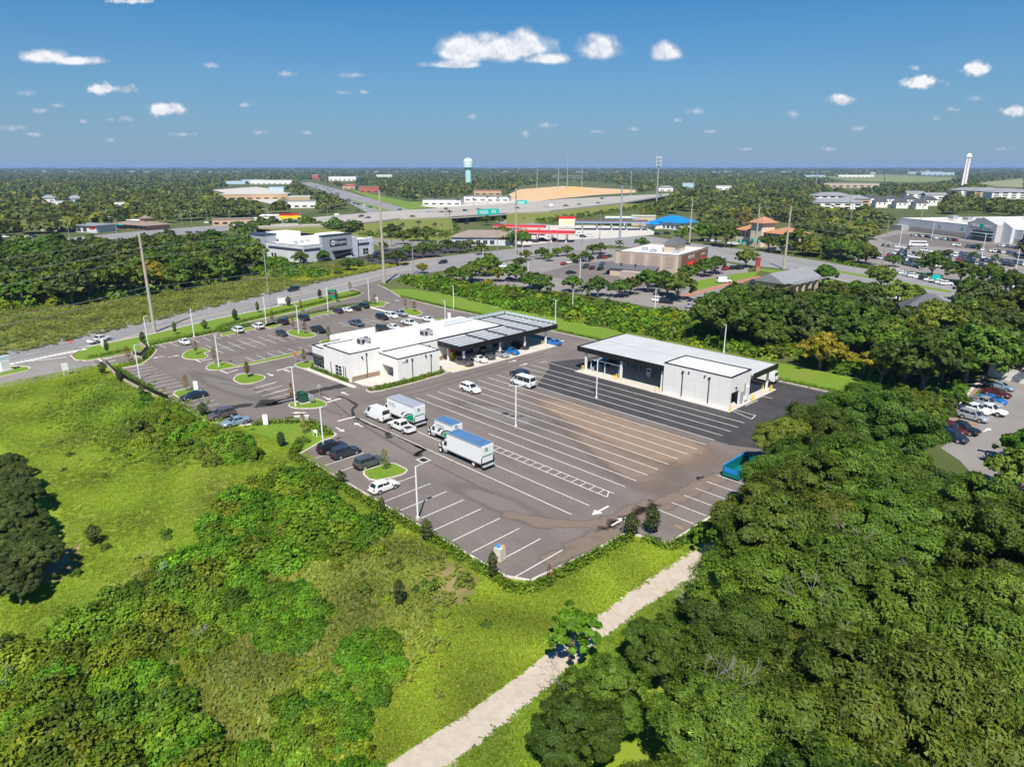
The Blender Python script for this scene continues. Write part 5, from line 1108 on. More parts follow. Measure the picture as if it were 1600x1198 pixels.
box('corner_tower', GREYCLAD, dl, -.9,6,D_*.70,D_+.6,0,11.2); box('tower_cap', NAVY, dl, -1.1,6.2,D_*.70-.2,D_+.8,11.2,11.8); box('tower_panel', LIGHTCLAD, dl, -.98,-.905,D_*.75,D_*.96,.1,6.0); box('band', NAVY, dl, -1.0,-.91,D_*.75,D_*.96,6.2,7.3)
box('plant_screen', ROOFW, dl, 8,20,D_-13,D_-1,7.8,12.0)
for y in (D_*.52,D_*.58): window(dl,'u',0,y,y+1.3,1.6,3.4,1,1,-1,DARKTRIM)
for k in range(5): box('roof_unit', GALV, dl, 5+5*k,6.4+5*k,12+2.2*(k%3),13.6+2.2*(k%3),7.5,9.0)
# --- restaurant with red awnings
A, rz, L_ = axes((960,428),(1058,437))
rs_ = thing('restaurant','taupe restaurant with dark cornice, roof lantern and red awnings','building',(A.x,A.y,0),rz)
Dp = (Vector(g(1093,420))-Vector(g(1058,437))).length
block(rs_,0,L_,0,Dp,9.6,TAUPE,ROOFW,DARKTRIM,sides='swe')
for k in range(5): x = L_*(.02+.235*k); box('pilaster', TAN, rs_, x,x+1.0,-.18,-.004,0,9.2)
for k in range(4): x = L_*(.08+.235*k); box('wall_panel', mat('brown_panel',(.36,.28,.23),.85), rs_, x+.6,x+L_*.14,-.1,-.003,4.4,8.9)
lean = MB(); lean.add([(-3,-5.2,3.2),(L_*.72,-5.2,3.2),(L_*.72,-.02,4.6),(-3,-.02,4.6),(-3,-5.2,3.0),(L_*.72,-5.2,3.0)],[(0,1,2,3),(4,5,1,0)]); lean.build('lean_to_roof', SLATEROOF, rs_)
box('lean_to_wall', TAN, rs_, 0,L_*.7,-4.6,-.03,0,3.0); box('service_wall', TAUPE, rs_, L_*.24,L_*.66,-9.0,-4.7,0,2.8); box('service_gate', TAN, rs_, L_*.48,L_*.54,-9.1,-9.01,0,2.2)
for x in (L_*.15,L_*.38): MB().tube((x,-2.5,3.8),(x,-2.5,5.2),.35,n=10).build('vent', DARKTRIM, rs_)
ln = box('lantern', TAN, rs_, L_*.62,L_*.80,Dp*.30,Dp*.62,8.9,12.6); hip(ln,L_*.62,L_*.80,Dp*.30,Dp*.62,12.6,2.4,SLATEROOF,.8,'lantern_roof')
for q in ((L_*.28,Dp*.35),(L_*.50,Dp*.2),(L_*.83,Dp*.25),(L_*.56,Dp*.45)): box('roof_unit', GALV, rs_, q[0]-1.2,q[0]+1.2,q[1]-1,q[1]+1,9.1,10.6)
box('timber_front', BROWNW, rs_, L_+.004,L_+.25,Dp*.08,Dp*.98,.0,9.2); text("MILLER'S", 2.1, PAINT, rs_, (L_+.28,Dp*.40,7.6), (R(90),0,R(90)), 'lettering', .02); text("ALE HOUSE", 1.0, PAINT, rs_, (L_+.28,Dp*.80,7.5), (R(90),0,R(90)), 'lettering', .02)
for a_, b_ in ((.24,.60),(.66,.95)):
    MB().add([(L_+.26,Dp*a_,5.8),(L_+.26,Dp*b_,5.8),(L_+1.8,Dp*b_,4.0),(L_+1.8,Dp*a_,4.0),(L_+1.8,Dp*a_,3.7),(L_+1.8,Dp*b_,3.7)],[(3,2,1,0),(4,5,2,3)]).build('awning', REDP, rs_)
    window(rs_,'u',L_+.25,Dp*a_,Dp*b_,.8,3.0,3,1,1,WHITEM)
# --- small tan hall with grey gable roof
A, rz, L_ = axes((1180,458),(1222,464))
th = thing('tan_hall','tan hall with grey gable roof and dark open porch','building',(A.x,A.y,0),rz)
box('wall', TAN, th, 0,L_,0,26,0,4.6); gable(th,0,L_,0,26,4.6,3.0,GREYROOF,.8,'y')
for k in range(4): box('pillar', TAN, th, L_+2.2,L_+3.0,4+5*k,4.9+5*k,0,4.4)
box('porch_roof', GREYROOF, th, L_+.85,L_+3.4,2,25,4.4,4.58); MB().add([(0,-.01,4.6),(L_,-.01,4.6),(L_/2,-.01,7.2)],[(0,1,2)]).build('gable_end', TAN, th)
hr = thing('hip_roof_house','grey hip roofed house hidden among the trees','house',(*g(1445,505),0),R(20)); box('wall', TAN, hr,-6,6,-5,5,0,4.4); hip(hr,-6,6,-5,5,4.4,4.2,SLATEROOF,1.0)
# --- filling stations
def fuel_canopy(px, py, w, d, h, rz, band, top, label, posts=4):
    t = thing('fuel_canopy', label, 'canopy', (*g(px,py),0), rz)
    box('deck', top, t,-w/2,w/2,-d/2,d/2,h,h+.5); box('fascia', band, t,-w/2-.1,w/2+.1,-d/2-.1,d/2+.1,h-.75,h-.003); box('stripe', PAINT, t,-w/2-.14,w/2+.14,-d/2-.14,d/2+.14,h-.45,h-.2)
    for k in range(posts):
        x = -w/2+w*(k+.5)/posts
        for y in (-d*.28,d*.28): MB().box(x-.25,x+.25,y-.25,y+.25,0,h-.76).build('post', WHITEM, t)
        pmp = box('pump_island', CONC, t, x-.8,x+.8,-d*.28-1.6,-d*.28+1.6,.05,.25); box('pump', GREYM, pmp, x-.5,x+.5,-d*.28+.5,-d*.28+1.3,.25,2.1)
    return t
rot_m = math.atan2(g(900,371)[1]-g(800,390)[1], g(900,371)[0]-g(800,390)[0])
fuel_canopy(851,377,36,13,5.6,rot_m-R(70),REDP,REDP,'red and white filling station canopy nearest the main road')
fuel_canopy(812,367,34,10,5.6,rot_m-R(70),REDP,REDP,'red and white filling station canopy beside the shop')
fuel_canopy(955,359,52,14,6.0,rot_m-R(62),BLUEP,mat('brown_deck',(.16,.10,.09),.7),'blue edged filling station canopy across the junction',5)
fuel_canopy(975,352,30,9,6.0,rot_m-R(62),BLUEP,WHITEM,'white decked blue canopy behind the first one',3)
sh = thing('filling_station_shop','white shop with tan hip roof beside the red canopy','shop',(*g(757,381),0),rot_m-R(62)); box('wall', LIGHTCLAD, sh,-18,18,-9,9,0,4.6); hip(sh,-18,18,-9,9,4.6,3.4,SHINGLE,1); box('red_band', REDP, sh, 8,18.1,-9.1,-9.01,3.4,4.4)
for k in range(6): window(sh,'v',-9,-16+4*k,-13.4+4*k,.6,3.0,2,1,-1)
ps = thing('price_sign','red topped fuel price sign with yellow digits','sign',(*g(886,358),0),R(-45)); box('post', GREYM, ps,-.4,.4,-.6,.6,0,2.2); pp = box('panel', mat('cream_panel',(.75,.70,.55),.6), ps,-.35,.35,-6,6,2.2,7.2); box('header', REDP, ps,-.4,.4,-6.2,6.2,7.2,8.8)
text('3.29 3.89', 2.4, YELLOW, pp, (.38,0,4.8), (R(90),0,R(90)), 'lettering', .02)
bl = thing('blue_roof_shop','white shop with bright blue hip roof','shop',(*g(1053,357),0),R(-8)); box('wall', STUCCO, bl,-13,13,-9,9,0,5.0); hip(bl,-13,13,-9,9,5.0,4.2,BLUEP,1.2); 
wing = box('porch_wall', STUCCO, bl,-14,-4,-15,-9.02,0,3.2); hip(wing,-14,-4,-17,-9.6,3.3,2.4,BLUEP,.6,'porch_roof')
for k in range(4): window(bl,'v',-9,-3+4*k,-.6+4*k,.8,3.0,2,1,-1)
# --- orange tiled office with tower
ot = thing('tiled_office','cream two storey office with orange tile roofs and a tower','building',(*g(1185,385),0),R(-18))
box('wall', mat('cream_stucco',(.66,.56,.44),.85), ot,-18,20,0,16,0,8.2); hip(ot,-18,-5,0,16,8.2,3.2,ORANGETILE,1.4); hip(ot,4,20,0,16,8.2,3.2,ORANGETILE,1.4)
tw = box('tower', mat('cream_stucco',(.66,.56,.44)), ot,-4.5,3.8,-2.5,7,0,13.2); hip(tw,-4.5,3.8,-2.5,7,13.2,3.2,ORANGETILE,1.6,'tower_roof')
for k in range(4):
    window(ot,'v',0,-16.5+3*k,-14.3+3*k,4.6,7.4,1,1,-1,WHITEM); window(ot,'v',0,-16.5+3*k,-14.3+3*k,.5,2.6,1,1,-1,WHITEM,TEAL)
    window(ot,'v',0,6+3.3*k,8.3+3.3*k,4.6,7.4,1,1,-1,WHITEM)
for x in (-3,.8): box('awning', TEAL, ot, x,x+1.8,-3.3,-2.52,3.0,4.4)
box('emblem', TEAL, ot,-1,.6,-2.6,-2.52,7.5,10)
# --- big-box store
A, rz, L_ = axes((1402,358),(1513,372)); B_ = Vector(g(1700,391)); Lw = (B_-A).length
st = thing('big_box_store','long white big-box store with grey gabled entrance','store',(A.x,A.y,0),rz)
sc_ = L_/111.0
block(st,0,Lw,0,110,8.0,LIGHTCLAD,mat('cream_roof',(.66,.63,.57),.7),GALV,sides='s',lip=.6)
box('base_band', mat('taupe_band',(.44,.39,.35),.85), st, 0.5,L_*1.05,-.12,-.005,0,3.0); box('base_band', mat('taupe_band',(.44,.39,.35)), st, L_*1.52,Lw-.5,-.12,-.005,0,3.0)
x0, x1 = L_*1.06, L_*1.40
en_ = MB().add([(x0,-6,0),(x1,-6,0),(x1,-6,10.2),((x0+x1)/2,-6,14.0),(x0,-6,10.2),(x0,10,0),(x1,10,0),(x1,10,10.2),((x0+x1)/2,10,14.0),(x0,10,10.2)],[(0,1,2,3,4),(1,6,7,2),(0,4,9,5),(2,7,8,3),(3,8,9,4),(5,9,8,7,6)]).build('entrance_gable', mat('entrance_grey',(.48,.48,.48),.75), st)
mid = (x0+x1)/2; wd = x1-x0
en2 = MB().add([(x1,-2,0),(x1+wd*.3,-2,0),(x1+wd*.3,-2,9),(x1,-2,12.4),(x1,9,0),(x1+wd*.3,9,0),(x1+wd*.3,9,9),(x1,9,12.4)],[(0,1,2,3),(1,5,6,2),(3,2,6,7)]).build('entrance_return', LIGHTCLAD, st)
for j,(z0_,z1_) in enumerate(((.3,2.6),(3.2,4.4),(5.0,6.2))):
    for k in range(8): box('glazing', GLASS, st, x0+wd*(.22+.088*k),x0+wd*(.295+.088*k),-6.1,-6.005,z0_,z1_)
for z_ in (2.7,4.55): box('canopy_ledge', mat('blue_grey_ledge',(.30,.38,.42),.6), st, x0+wd*.18,x0+wd*.95,-8,-6.01,z_,z_+.35)
text('WAL', 3.0, PAINT, st, (mid-wd*.20,-6.15,8.6), (R(90),0,0), 'lettering', .05); text('MART', 3.0, PAINT, st, (mid+wd*.24,-6.15,8.6), (R(90),0,0), 'lettering', .05); box('sign_star', TEAL, st, mid-wd*.06,mid+wd*.05,-6.2,-6.1,7.4,9.9)
for q in (.45,.62,1.55,.25): box('roof_unit', GREYM, st, L_*q,L_*q+5,25,29,8.4,10.6)
box('garden_fence', GREYM, st, 0.5,L_*.18,-6,-.2,0,3.6)
for q in (.6,.9): MB().box(L_*q,L_*q+1.2,-.1,-.01,4.6,6.2).build('wall_emblem', TEAL, st)
# --- left-hand shops
lb = thing('brown_roof_diner','low diner with wide brown hip roof and small cupola','building',(*g(222,357),0),R(15)); box('wall', mat('brick_wall',(.42,.24,.17),.9), lb,-20,20,-9,9,0,3.4); hip(lb,-20,20,-9,9,3.4,2.4,SHINGLE,2.0,ridge=14); cp = box('cupola', mat('brick_wall',(.42,.24,.17)), lb, 4,9,-3,3,5,7.6); hip(cp,4,9,-3,3,7.6,1.6,SHINGLE,1.0,'cupola_roof'); box('sloped_sign', WHITEM, lb,-12,3,-4,3,5.6,6.1); box('teal_awning', TEAL, lb,-14,-4,-11.6,-11.1,2.8,3.5)
for k in range(6): window(lb,'v',-9,-18+6*k,-15+6*k,.8,2.8,2,1,-1)
sh2 = thing('flat_roof_shops','long flat roofed grey shops at the far left','shop',(*g(128,361),0),R(25)); box('wall', LIGHTCLAD, sh2,-30,24,-8,8,0,4.5); box('roof', mat('slate_grey_roof',(.24,.26,.28),.8), sh2,-31,25,-9,9,4.51,5.1); box('red_sign', REDP, sh2, 18,23,-8.3,-8.02,2.6,4.2)
for k in range(8): window(sh2,'v',-8,-27+5.5*k,-23.5+5.5*k,.5,3.2,2,1,-1)
def simple(px, py, w, d, h, rz, wall, roof, label, kind='flat', nm='building', rh=2.5, nwin=0, lvl=1):
    t = thing(nm, label, 'house' if 'house' in nm else 'building', (*g(px,py),0), R(rz))
    box('wall', wall, t,-w/2,w/2,0,d,0,h)
    if kind == 'hip': hip(t,-w/2,w/2,0,d,h,rh,roof,.8)
    elif kind == 'gable': gable(t,-w/2,w/2,0,d,h,rh,roof,.6,'x')
    else: box('roof', roof, t,-w/2-.3,w/2+.3,-.3,d+.3,h+.002,h+.5)
    for j in range(lvl):
        for k in range(nwin): x = -w/2+w*(k+.5)/nwin; box('window', GLASS, t, x-w/nwin*.28,x+w/nwin*.28,-.08,-.003,1+3*j,2.6+3*j)
    return t
TOWN = [(365,352,30,10,4.5,20,OCHRE,SHINGLE,'ochre shop beside the far left road','flat','shop',2,5,1),(437,347,30,12,5,12,TAN,ROOFW,'white roofed shop with a yellow and red sign','flat','shop',2,5,1),(418,350,22,8,4.2,12,STUCCO,WHITEM,'white canopied kiosk beside the yellow signed shop','flat','kiosk',2,3,1),
 (397,312,90,40,7,10,OCHRE,CONC,'orange walled mall block in the distance','flat','mall_block',2,8,1),(470,325,34,22,7,8,STUCCO2,GREYROOF,'grey two part shop above the highway','flat','shop',2,4,1),(468,318,26,14,8,8,OCHRE,ROOFW,'orange shop behind the grey shop','flat','shop',2,3,1),
 (425,288,110,50,9,5,STUCCO,ROOFW,'pale warehouse beyond the mall car park','flat','warehouse',2,8,1),(395,285,60,25,7,5,LBLUE,LBLUE,'pale blue shed beyond the mall car park','flat','shed',2,0,1),(368,288,50,25,7,5,LBLUE,ROOFW,'blue walled shed left of the pale warehouse','flat','shed',2,0,1),(432,298,28,18,6,5,LBLUE,LBLUE,'small pale blue block on the mall car park','flat','shed',2,0,1),
 (535,283,90,40,13,-6,STUCCO,ROOFW,'large cream building beyond the avenue','flat','building',2,6,2),(493,281,24,20,16,-6,REDROOF,ROOFW,'red and cream tower block at the avenue head','flat','tower_block',2,2,2),(577,301,36,20,9,-8,REDROOF,REDROOF,'red roofed restaurant right of the avenue','flat','restaurant',2,3,1),(545,296,26,18,7,-6,OCHRE,REDROOF,'small red roofed shop beside the avenue','hip','shop',3,2,1),
 (690,321,46,18,6,-10,STUCCO,GREYROOF,'green signed shop on the highway frontage','flat','shop',2,5,1),(760,315,60,20,6,-8,STUCCO2,GREYROOF,'low grey shop row behind the highway','flat','shop',2,6,1),(762,305,44,16,7,-8,OCHRE,REDROOF,'orange walled shop behind the palms','flat','shop',2,4,1),
 (600,277,70,30,10,0,STUCCO,ROOFW,'white block on the skyline trees','flat','building',2,5,2),(1010,356,1,1,1,0,TAN,TAN,'','skip','',0,0,0),(1005,353,18,10,7,-10,TAN,CONC,'tan windowless block beside the blue canopy','flat','block_house',2,0,1),
 (1040,299,26,14,7,-10,STUCCO,GREYROOF,'small white house by the highway bend','hip','house',3,2,1),(1131,297,30,14,7,-10,STUCCO,ROOFW,'white shed in the woods at centre right','flat','shed',2,2,1),(1075,293,24,3,9,-10,LBLUE,WHITEM,'pale blue billboard shed by the highway','flat','shed',2,0,1),
 (1300,318,46,26,9,-12,STUCCO,GREYROOF,'cream apartment house with grey hip roof','hip','apartment_house',4,5,3),(1308,327,50,20,7,-12,STUCCO,GREYROOF,'lower cream apartment house in front','hip','apartment_house',4,5,2),(1337,322,30,20,8,-12,OCHRE,GREYROOF,'tan apartment house beside the pole','hip','apartment_house',4,3,2),
 (1530,307,70,26,9,-8,STUCCO,GREYROOF,'white apartment block at right, first of three','hip','apartment_house',4,7,3),(1562,309,70,26,9,-8,OCHRE,GREYROOF,'tan apartment block at right, second of three','hip','apartment_house',4,7,3),(1597,311,80,26,9,-8,STUCCO,GREYROOF,'white apartment block at right, third of three','hip','apartment_house',4,7,3),
 (1330,294,110,30,9,-10,TAN,CONC,'long tan flat block in the far woods','flat','building',2,8,2),(1338,277,150,40,9,-6,STUCCO,ROOFW,'white warehouse on the far ridge','flat','warehouse',2,8,1),(1272,277,90,40,9,-6,LBLUE,GREYROOF,'pale far warehouse left of the crane','flat','warehouse',2,5,1),(1465,274,170,60,14,-6,LBLUE,ROOFW,'grey industrial sheds left of the white tower','flat','industrial_shed',2,6,2),(1430,310,24,16,7,-8,STUCCO,GREYROOF,'cream house behind the townhouses','gable','house',3,2,2),(1462,315,26,16,8,-8,STUCCO,GREYROOF,'yellowish house at the end of the townhouses','gable','house',3,2,2),
 (76,316,15,10,5,20,STUCCO,GREYROOF,'grey roofed house in the left woods','hip','house',4,2,1),(88,321,17,9,4,20,STUCCO,ROOFW,'white roofed house in the left woods','flat','house',2,2,1),(117,317,16,10,5,20,LBLUE,GREYROOF,'pale house right of the white roofed one','hip','house',4,2,1),(188,323,12,8,4,15,STUCCO,ROOFW,'small white house deep in the left woods','flat','house',2,2,1),(145,360,1,1,1,0,TAN,TAN,'','skip','',0,0,0)]
for a in TOWN:
    if a[9] == 'skip': continue
    simple(a[0],a[1],a[2],a[3],a[4],a[5]+HEAD*0-R(0),a[6],a[7],a[8],a[9],a[10],a[11],a[12],a[13]).rotation_euler.z = R(HEAD+a[5])
ysg = thing('yellow_signboard','yellow and red signboard on the shop above the left road','sign',(*g(454,350),0),R(HEAD+12)); box('post', GREYM, ysg,-.3,.3,-.2,.2,0,4); box('board', YELLOW, ysg,-8,8,-.3,.3,4,6.5); box('header', REDP, ysg,-8,8,-.35,.35,6.5,8)
for i, px in enumerate((1362,1377,1393,1409,1424,1440,1455)):
    py = 318+(i%2)*6+i*.6; t = thing('townhouse', ('leftmost','second','third','fourth','fifth','sixth','rightmost')[i]+' dark roofed townhouse in the row behind the store', 'house', (*g(px,py),0), R(HEAD-10), 'dark roofed townhouses')
    box('wall', STUCCO, t,-6,6,0,16,0,6.5); gable(t,-6,6,0,16,6.5,4,SLATEROOF,.5,'y'); MB().add([(-6,-.02,6.5),(6,-.02,6.5),(0,-.02,10.2)],[(0,1,2)]).build('gable_end', STUCCO, t)
    for x in (-3,2): box('window', GLASS, t, x,x+1.4,-.08,-.003,3.6,5.4)
# --- masts and towers
def at(px, dist): return gy(px, dist)
wt = thing('water_tower','pale aqua water tower with wide drum on the skyline','water tower',(*at(732,1700),0))
MB().loft([[(r_*math.cos(2*math.pi*i/24),r_*math.sin(2*math.pi*i/24),z_) for i in range(24)] for r_,z_ in ((7.6,0),(7.2,20),(7.2,37),(10.5,41))]).build('column', AQUA, wt, smooth=False)
MB().loft([[(r_*math.cos(2*math.pi*i/24),r_*math.sin(2*math.pi*i/24),z_) for i in range(24)] for r_,z_ in ((10.4,41),(11.4,42),(11.4,56),(10.4,59.5),(6,62),(1,62.8))]).build('tank', mat('pale_tank',(.62,.76,.75),.6), wt)
MB().loft([[(r_*math.cos(2*math.pi*i/24),r_*math.sin(2*math.pi*i/24),z_) for i in range(24)] for r_,z_ in ((11.5,46),(11.5,47.6))]).build('tank_band', AQUA, wt)
for k in range(4): MB().tube((2*math.cos(k*1.6),2*math.sin(k*1.6),62),(2*math.cos(k*1.6),2*math.sin(k*1.6),67),.15,n=5).build('antenna', WHITEM, wt)
ct = thing('observation_tower','slender white observation tower on the right skyline','tower',(*at(1504.5,1500),0),R(20))
MB().frus((-4.6,4.6,-4.2,4.2),0,(-3.9,3.9,-3.6,3.6),62).build('shaft', mat('tower_white',(.82,.79,.78),.7), ct)
for y in (-4.3,4.0): MB().box(-1.0,1.0,y,y+.3,4,60).build('stripe', mat('tower_rose',(.58,.42,.40),.7), ct)
box('lookout', WHITEM, ct,-5,5,-5,5,62,66); MB().frus((-4,4,-4,4),66,(-2.4,2.4,-2.4,2.4),69.5).build('crown', WHITEM, ct); MB().tube((0,0,69.5),(0,0,72),.4,.15,n=6).build('mast', GREYM, ct)
cell = thing('cell_tower','tall grey monopole with antenna cluster by the highway','cell tower',(*g(1025,327),0))
MB().tube((0,0,0),(0,0,53),.95,.6,n=10).build('mast', GALV, cell)
for z_ in (52,48.5,45):
    a_ = MB().tube((0,0,z_),(0,0,z_+.3),2.2,n=12).build('platform', GREYM, cell)
    for k in range(9): th_ = k*2*math.pi/9; box('antenna', WHITEM, a_, 2.4*math.cos(th_)-.22,2.4*math.cos(th_)+.22,2.4*math.sin(th_)-.22,2.4*math.sin(th_)+.22,z_-1,z_+1.3)
for i,(px,d_,h_,l) in enumerate(((886,1500,75,'tall lattice radio mast on the skyline'),(839,1500,56,'thin mast left of the radio mast'),(872,1450,44,'substation gantry mast left of the radio mast'),(909,1500,48,'thin mast right of the radio mast'),(262,2200,55,'thin white mast on the left skyline'),(985,1100,38,'mast behind the building site'),(1274,1500,48,'mast on the right skyline near the crane'),(1414,1700,60,'thin mast left of the white tower'))):
    t = thing('radio_mast', l, 'mast', (*at(px,d_),0)); MB().tube((0,0,0),(0,0,h_),.9,.35,n=6).build('shaft', GALV, t)
    for z_ in (h_*.9,h_*.7): box('bracket', GREYM, t,-1.6,1.6,-.3,.3,z_,z_+1)
crn = thing('construction_crane','small dark crane jib on the right skyline','crane',(*at(1382,1300),0)); MB().tube((0,0,0),(-6,0,40),.7,.3,n=6).build('jib', BLACKM, crn); box('cab', YELLOW, crn,-3,3,-2,2,0,4)
for i,(px,py) in enumerate(((868,279),(879,281),(892,280),(902,280))):
    t = thing('substation_frame', ('leftmost','second','third','rightmost')[i]+' grey substation frame behind the building site', 'substation', (*g(px,py+3),0), R(HEAD), 'substation frames'); 
    for x in (-9,9): MB().tube((x,0,0),(x,0,16),.5,n=5).build('leg', GREYM, t)
    box('beam', GREYM, t,-10,10,-.6,.6,15,16.5); box('bus_bar', GREYM, t,-9,9,-.5,.5,9,10)
sp = MB()
for (px,py,r_,h_) in ((897,299,34,9),(880,302,24,5),(915,300,20,4),(925,302,16,3)):
    c = g(px,py); n_ = 14
    sp.add([(c[0]+r_*(.8+.4*random.Random(i*7+px).random())*math.cos(2*math.pi*i/n_),c[1]+r_*(.8+.4*random.Random(i*7+px).random())*math.sin(2*math.pi*i/n_),.1) for i in range(n_)]+[(c[0],c[1],h_)],[(i,(i+1)%n_,n_) for i in range(n_)])
    tag(sp.build('sand_mound', mat('orange_mound',(.70,.36,.13),.95,(.62,.34,.15),.1)), {897:'highest orange sand mound on the building site',880:'long low sand mound left of the highest',915:'small sand mound right of the highest',925:'smallest sand mound at the right'}[px], 'sand mound', 'sand mounds'); sp = MB()
# --- highway and street furniture
for i,(px,py,w_,l) in enumerate(((757,338,11,'left green highway sign on the overpass'),(771,337,9,'right green highway sign on the overpass'),(815,319,12,'green sign gantry panel beyond the overpass'))):
    t = thing('highway_sign', l, 'sign', (*g(px,py,DK),DK if i < 2 else 0), R(HEAD)); z_ = 1.0 if i < 2 else 5; p_ = box('panel', TEAL, t,-w_/2,w_/2,-.2,.2,z_,z_+4.5)
    for x in (-w_*.3,w_*.3): box('post', GALV, t, x-.15,x+.15,.2,.5,0,z_+4)
    for k in range(2): box('legend', PAINT, p_, -w_*.35,w_*.25,-.26,-.21,z_+1.2+1.4*k,z_+1.8+1.4*k)
gs = thing('green_street_sign','green street sign beside the cross road at right','sign',(*g(1461,443),0),R(HEAD-15))
for x in (-.9,.9): box('post', GALV, gs, x-.06,x+.06,-.06,.06,0,3)
box('panel', TEAL, gs,-1.4,1.4,-.12,-.065,1.6,3.4)
rp = thing('red_pylon_sign','red pylon sign by the restaurant drive','sign',(*g(1183,424),0),R(HEAD)); box('pillar', mat('brick_pillar',(.40,.17,.12),.9), rp,-.8,.8,-.5,.5,0,2); box('cabinet', mat('dark_red_panel',(.32,.05,.05),.6), rp,-.9,.9,-.4,.4,2,5.6); box('cap', mat('dark_red_panel',(.32,.05,.05)), rp,-1.1,1.1,-.5,.5,5.6,5.9)
def cobra(px, py, h, label, zb=0):
    t = thing('street_light', label, 'street light', (*g(px,py,zb),zb), R(HEAD), 'curved street lights beside the highway'); MB().tube((0,0,0),(0,0,h-1.2),.16,.12,n=6).build('pole', GALV, t)
    a = MB().tube((0,0,h-1.2),(-1.2,0,h-.2),.09,n=5).tube((-1.2,0,h-.2),(-3.2,0,h),.08,n=5).build('arm', GALV, t); box('lamp_head', WHITEM, a,-4.2,-3.1,-.25,.25,h-.12,h+.15)
for i,(px,py,l) in enumerate(((183,365,'first street light left of the diner'),(109,372,'street light by the flat grey shops'),(325,350,'street light left of the ochre shop'),(359,346,'street light right of the ochre shop'),(420,348,'street light by the white kiosk'),(470,341,'street light above the dealership roof'),(285,352,'street light left of the highway ramp'),(300,352,'second street light left of the highway ramp'),(512,338,'street light at the end of the avenue'),(795,329,'street light by the green gantry sign'),(748,325,'street light beyond the overpass'),(1057,303,'street light at the highway bend'),(1085,301,'street light right of the highway bend'),(1113,300,'last street light on the right bend'),(882,321,'street light on the raised highway'),(826,331,'tall street light before the gantry'))):
    cobra(px,py,11,l)
# --- traffic and parked cars too small to show their parts
RNG = random.Random(11)
COLS = ['white','white','silver','black','navy','grey','red','bluegrey','white','slate','black','silver']
def sc(kind, col, px, py, ang, label, group, z=.05, zp=0): return smallcar(kind, col, g(px,py,zp), HEAD+ang, label, group, z+zp)
GH = 'traffic on the raised highway'
for a in [('suv','slate',564,339,190,'dark suv on the left of the highway'),('sedan','black',575,341,190,'black sedan behind the dark suv on the highway'),('sedan','black',645,339,8,'black sedan alone on the near highway lane'),('sedan','silver',670,331,188,'silver sedan on the far highway lane'),('sedan','grey',690,332,188,'grey sedan beside the palms on the highway'),('suv','black',727,330,8,'black suv right of the palms on the highway'),('hatch','red',748,328,8,'dark red car before the green signs'),('suv','black',760,332,8,'black suv above the green signs'),('suv','slate',808,326,10,'dark suv beyond the green signs'),('sedan','silver',853,324,10,'silver sedan on the highway right of centre'),('van','white',862,322.5,10,'white van on the highway right of centre'),('pickup','navy',884,322.5,10,'navy pickup on the highway right of centre'),('sedan','grey',905,320,10,'grey car ahead of the navy pickup'),('sedan','grey',935,318,12,'grey car on the right highway stretch'),('suv','black',940,311,192,'black suv on the far right carriageway'),('sedan','black',1032,306,14,'black car at the highway bend'),('suv','silver',548,347,14,'silver blue suv on the highway ramp')]:
    sc(a[0],a[1],a[2],a[3],a[4],a[5],GH,0.02,DK)
GA = 'cars on the far avenue'
for i in range(26):
    t = RNG.random(); px = 480+t*95+RNG.uniform(-6,14); py = 288+t*38+RNG.uniform(-1,1); sc(RNG.choice(('sedan','suv','suv','pickup')), RNG.choice(COLS), px, py, 330+RNG.choice((0,180)), 'small car in the queue on the far avenue', GA, .15)
for i in range(11): sc('sedan', RNG.choice(COLS), 505+RNG.uniform(0,16), 293+RNG.uniform(0,6), 70, 'small car parked beside the far avenue', 'cars parked beside the far avenue', .1)
sc('sedan','red',607,333,190,'bright red sedan at the avenue lights',None,.15); sc('suv','maroon',624,329,190,'dark red suv waiting at the avenue lights',None,.15)
GL = 'cars by the far left road'
for a in [('pickup','white',7,372,10,'white pickup at the left frame edge'),('suv','maroon',33,372,10,'maroon suv at the far left road'),('sedan','white',44,372,12,'white sedan right of the maroon suv'),('suv','black',52,371,12,'black suv at the far left road'),('pickup','white',365,354,10,'white pickup on the road before the ochre shop'),('sedan','navy',295,364,12,'navy sedan on the left road'),('sedan','slate',311,364,12,'slate sedan behind the navy one'),('suv','black',332,349,10,'black suv parked left of the ochre shop'),('sedan','white',324,349,10,'white car parked left of the ochre shop'),('suv','black',435,347,10,'black suv before the yellow signed shop'),('pickup','white',466,341,10,'white pickup right of the yellow signed shop'),('sedan','teal',445,345,10,'teal car before the yellow signed shop'),('sedan','navy',428,347,10,'navy car under the white kiosk'),('van','white',528,338,10,'white van on the verge above the dealership')]:
    sc(a[0],a[1],a[2],a[3],a[4],a[5],GL,.1)
GR = 'cars parked around the restaurant'
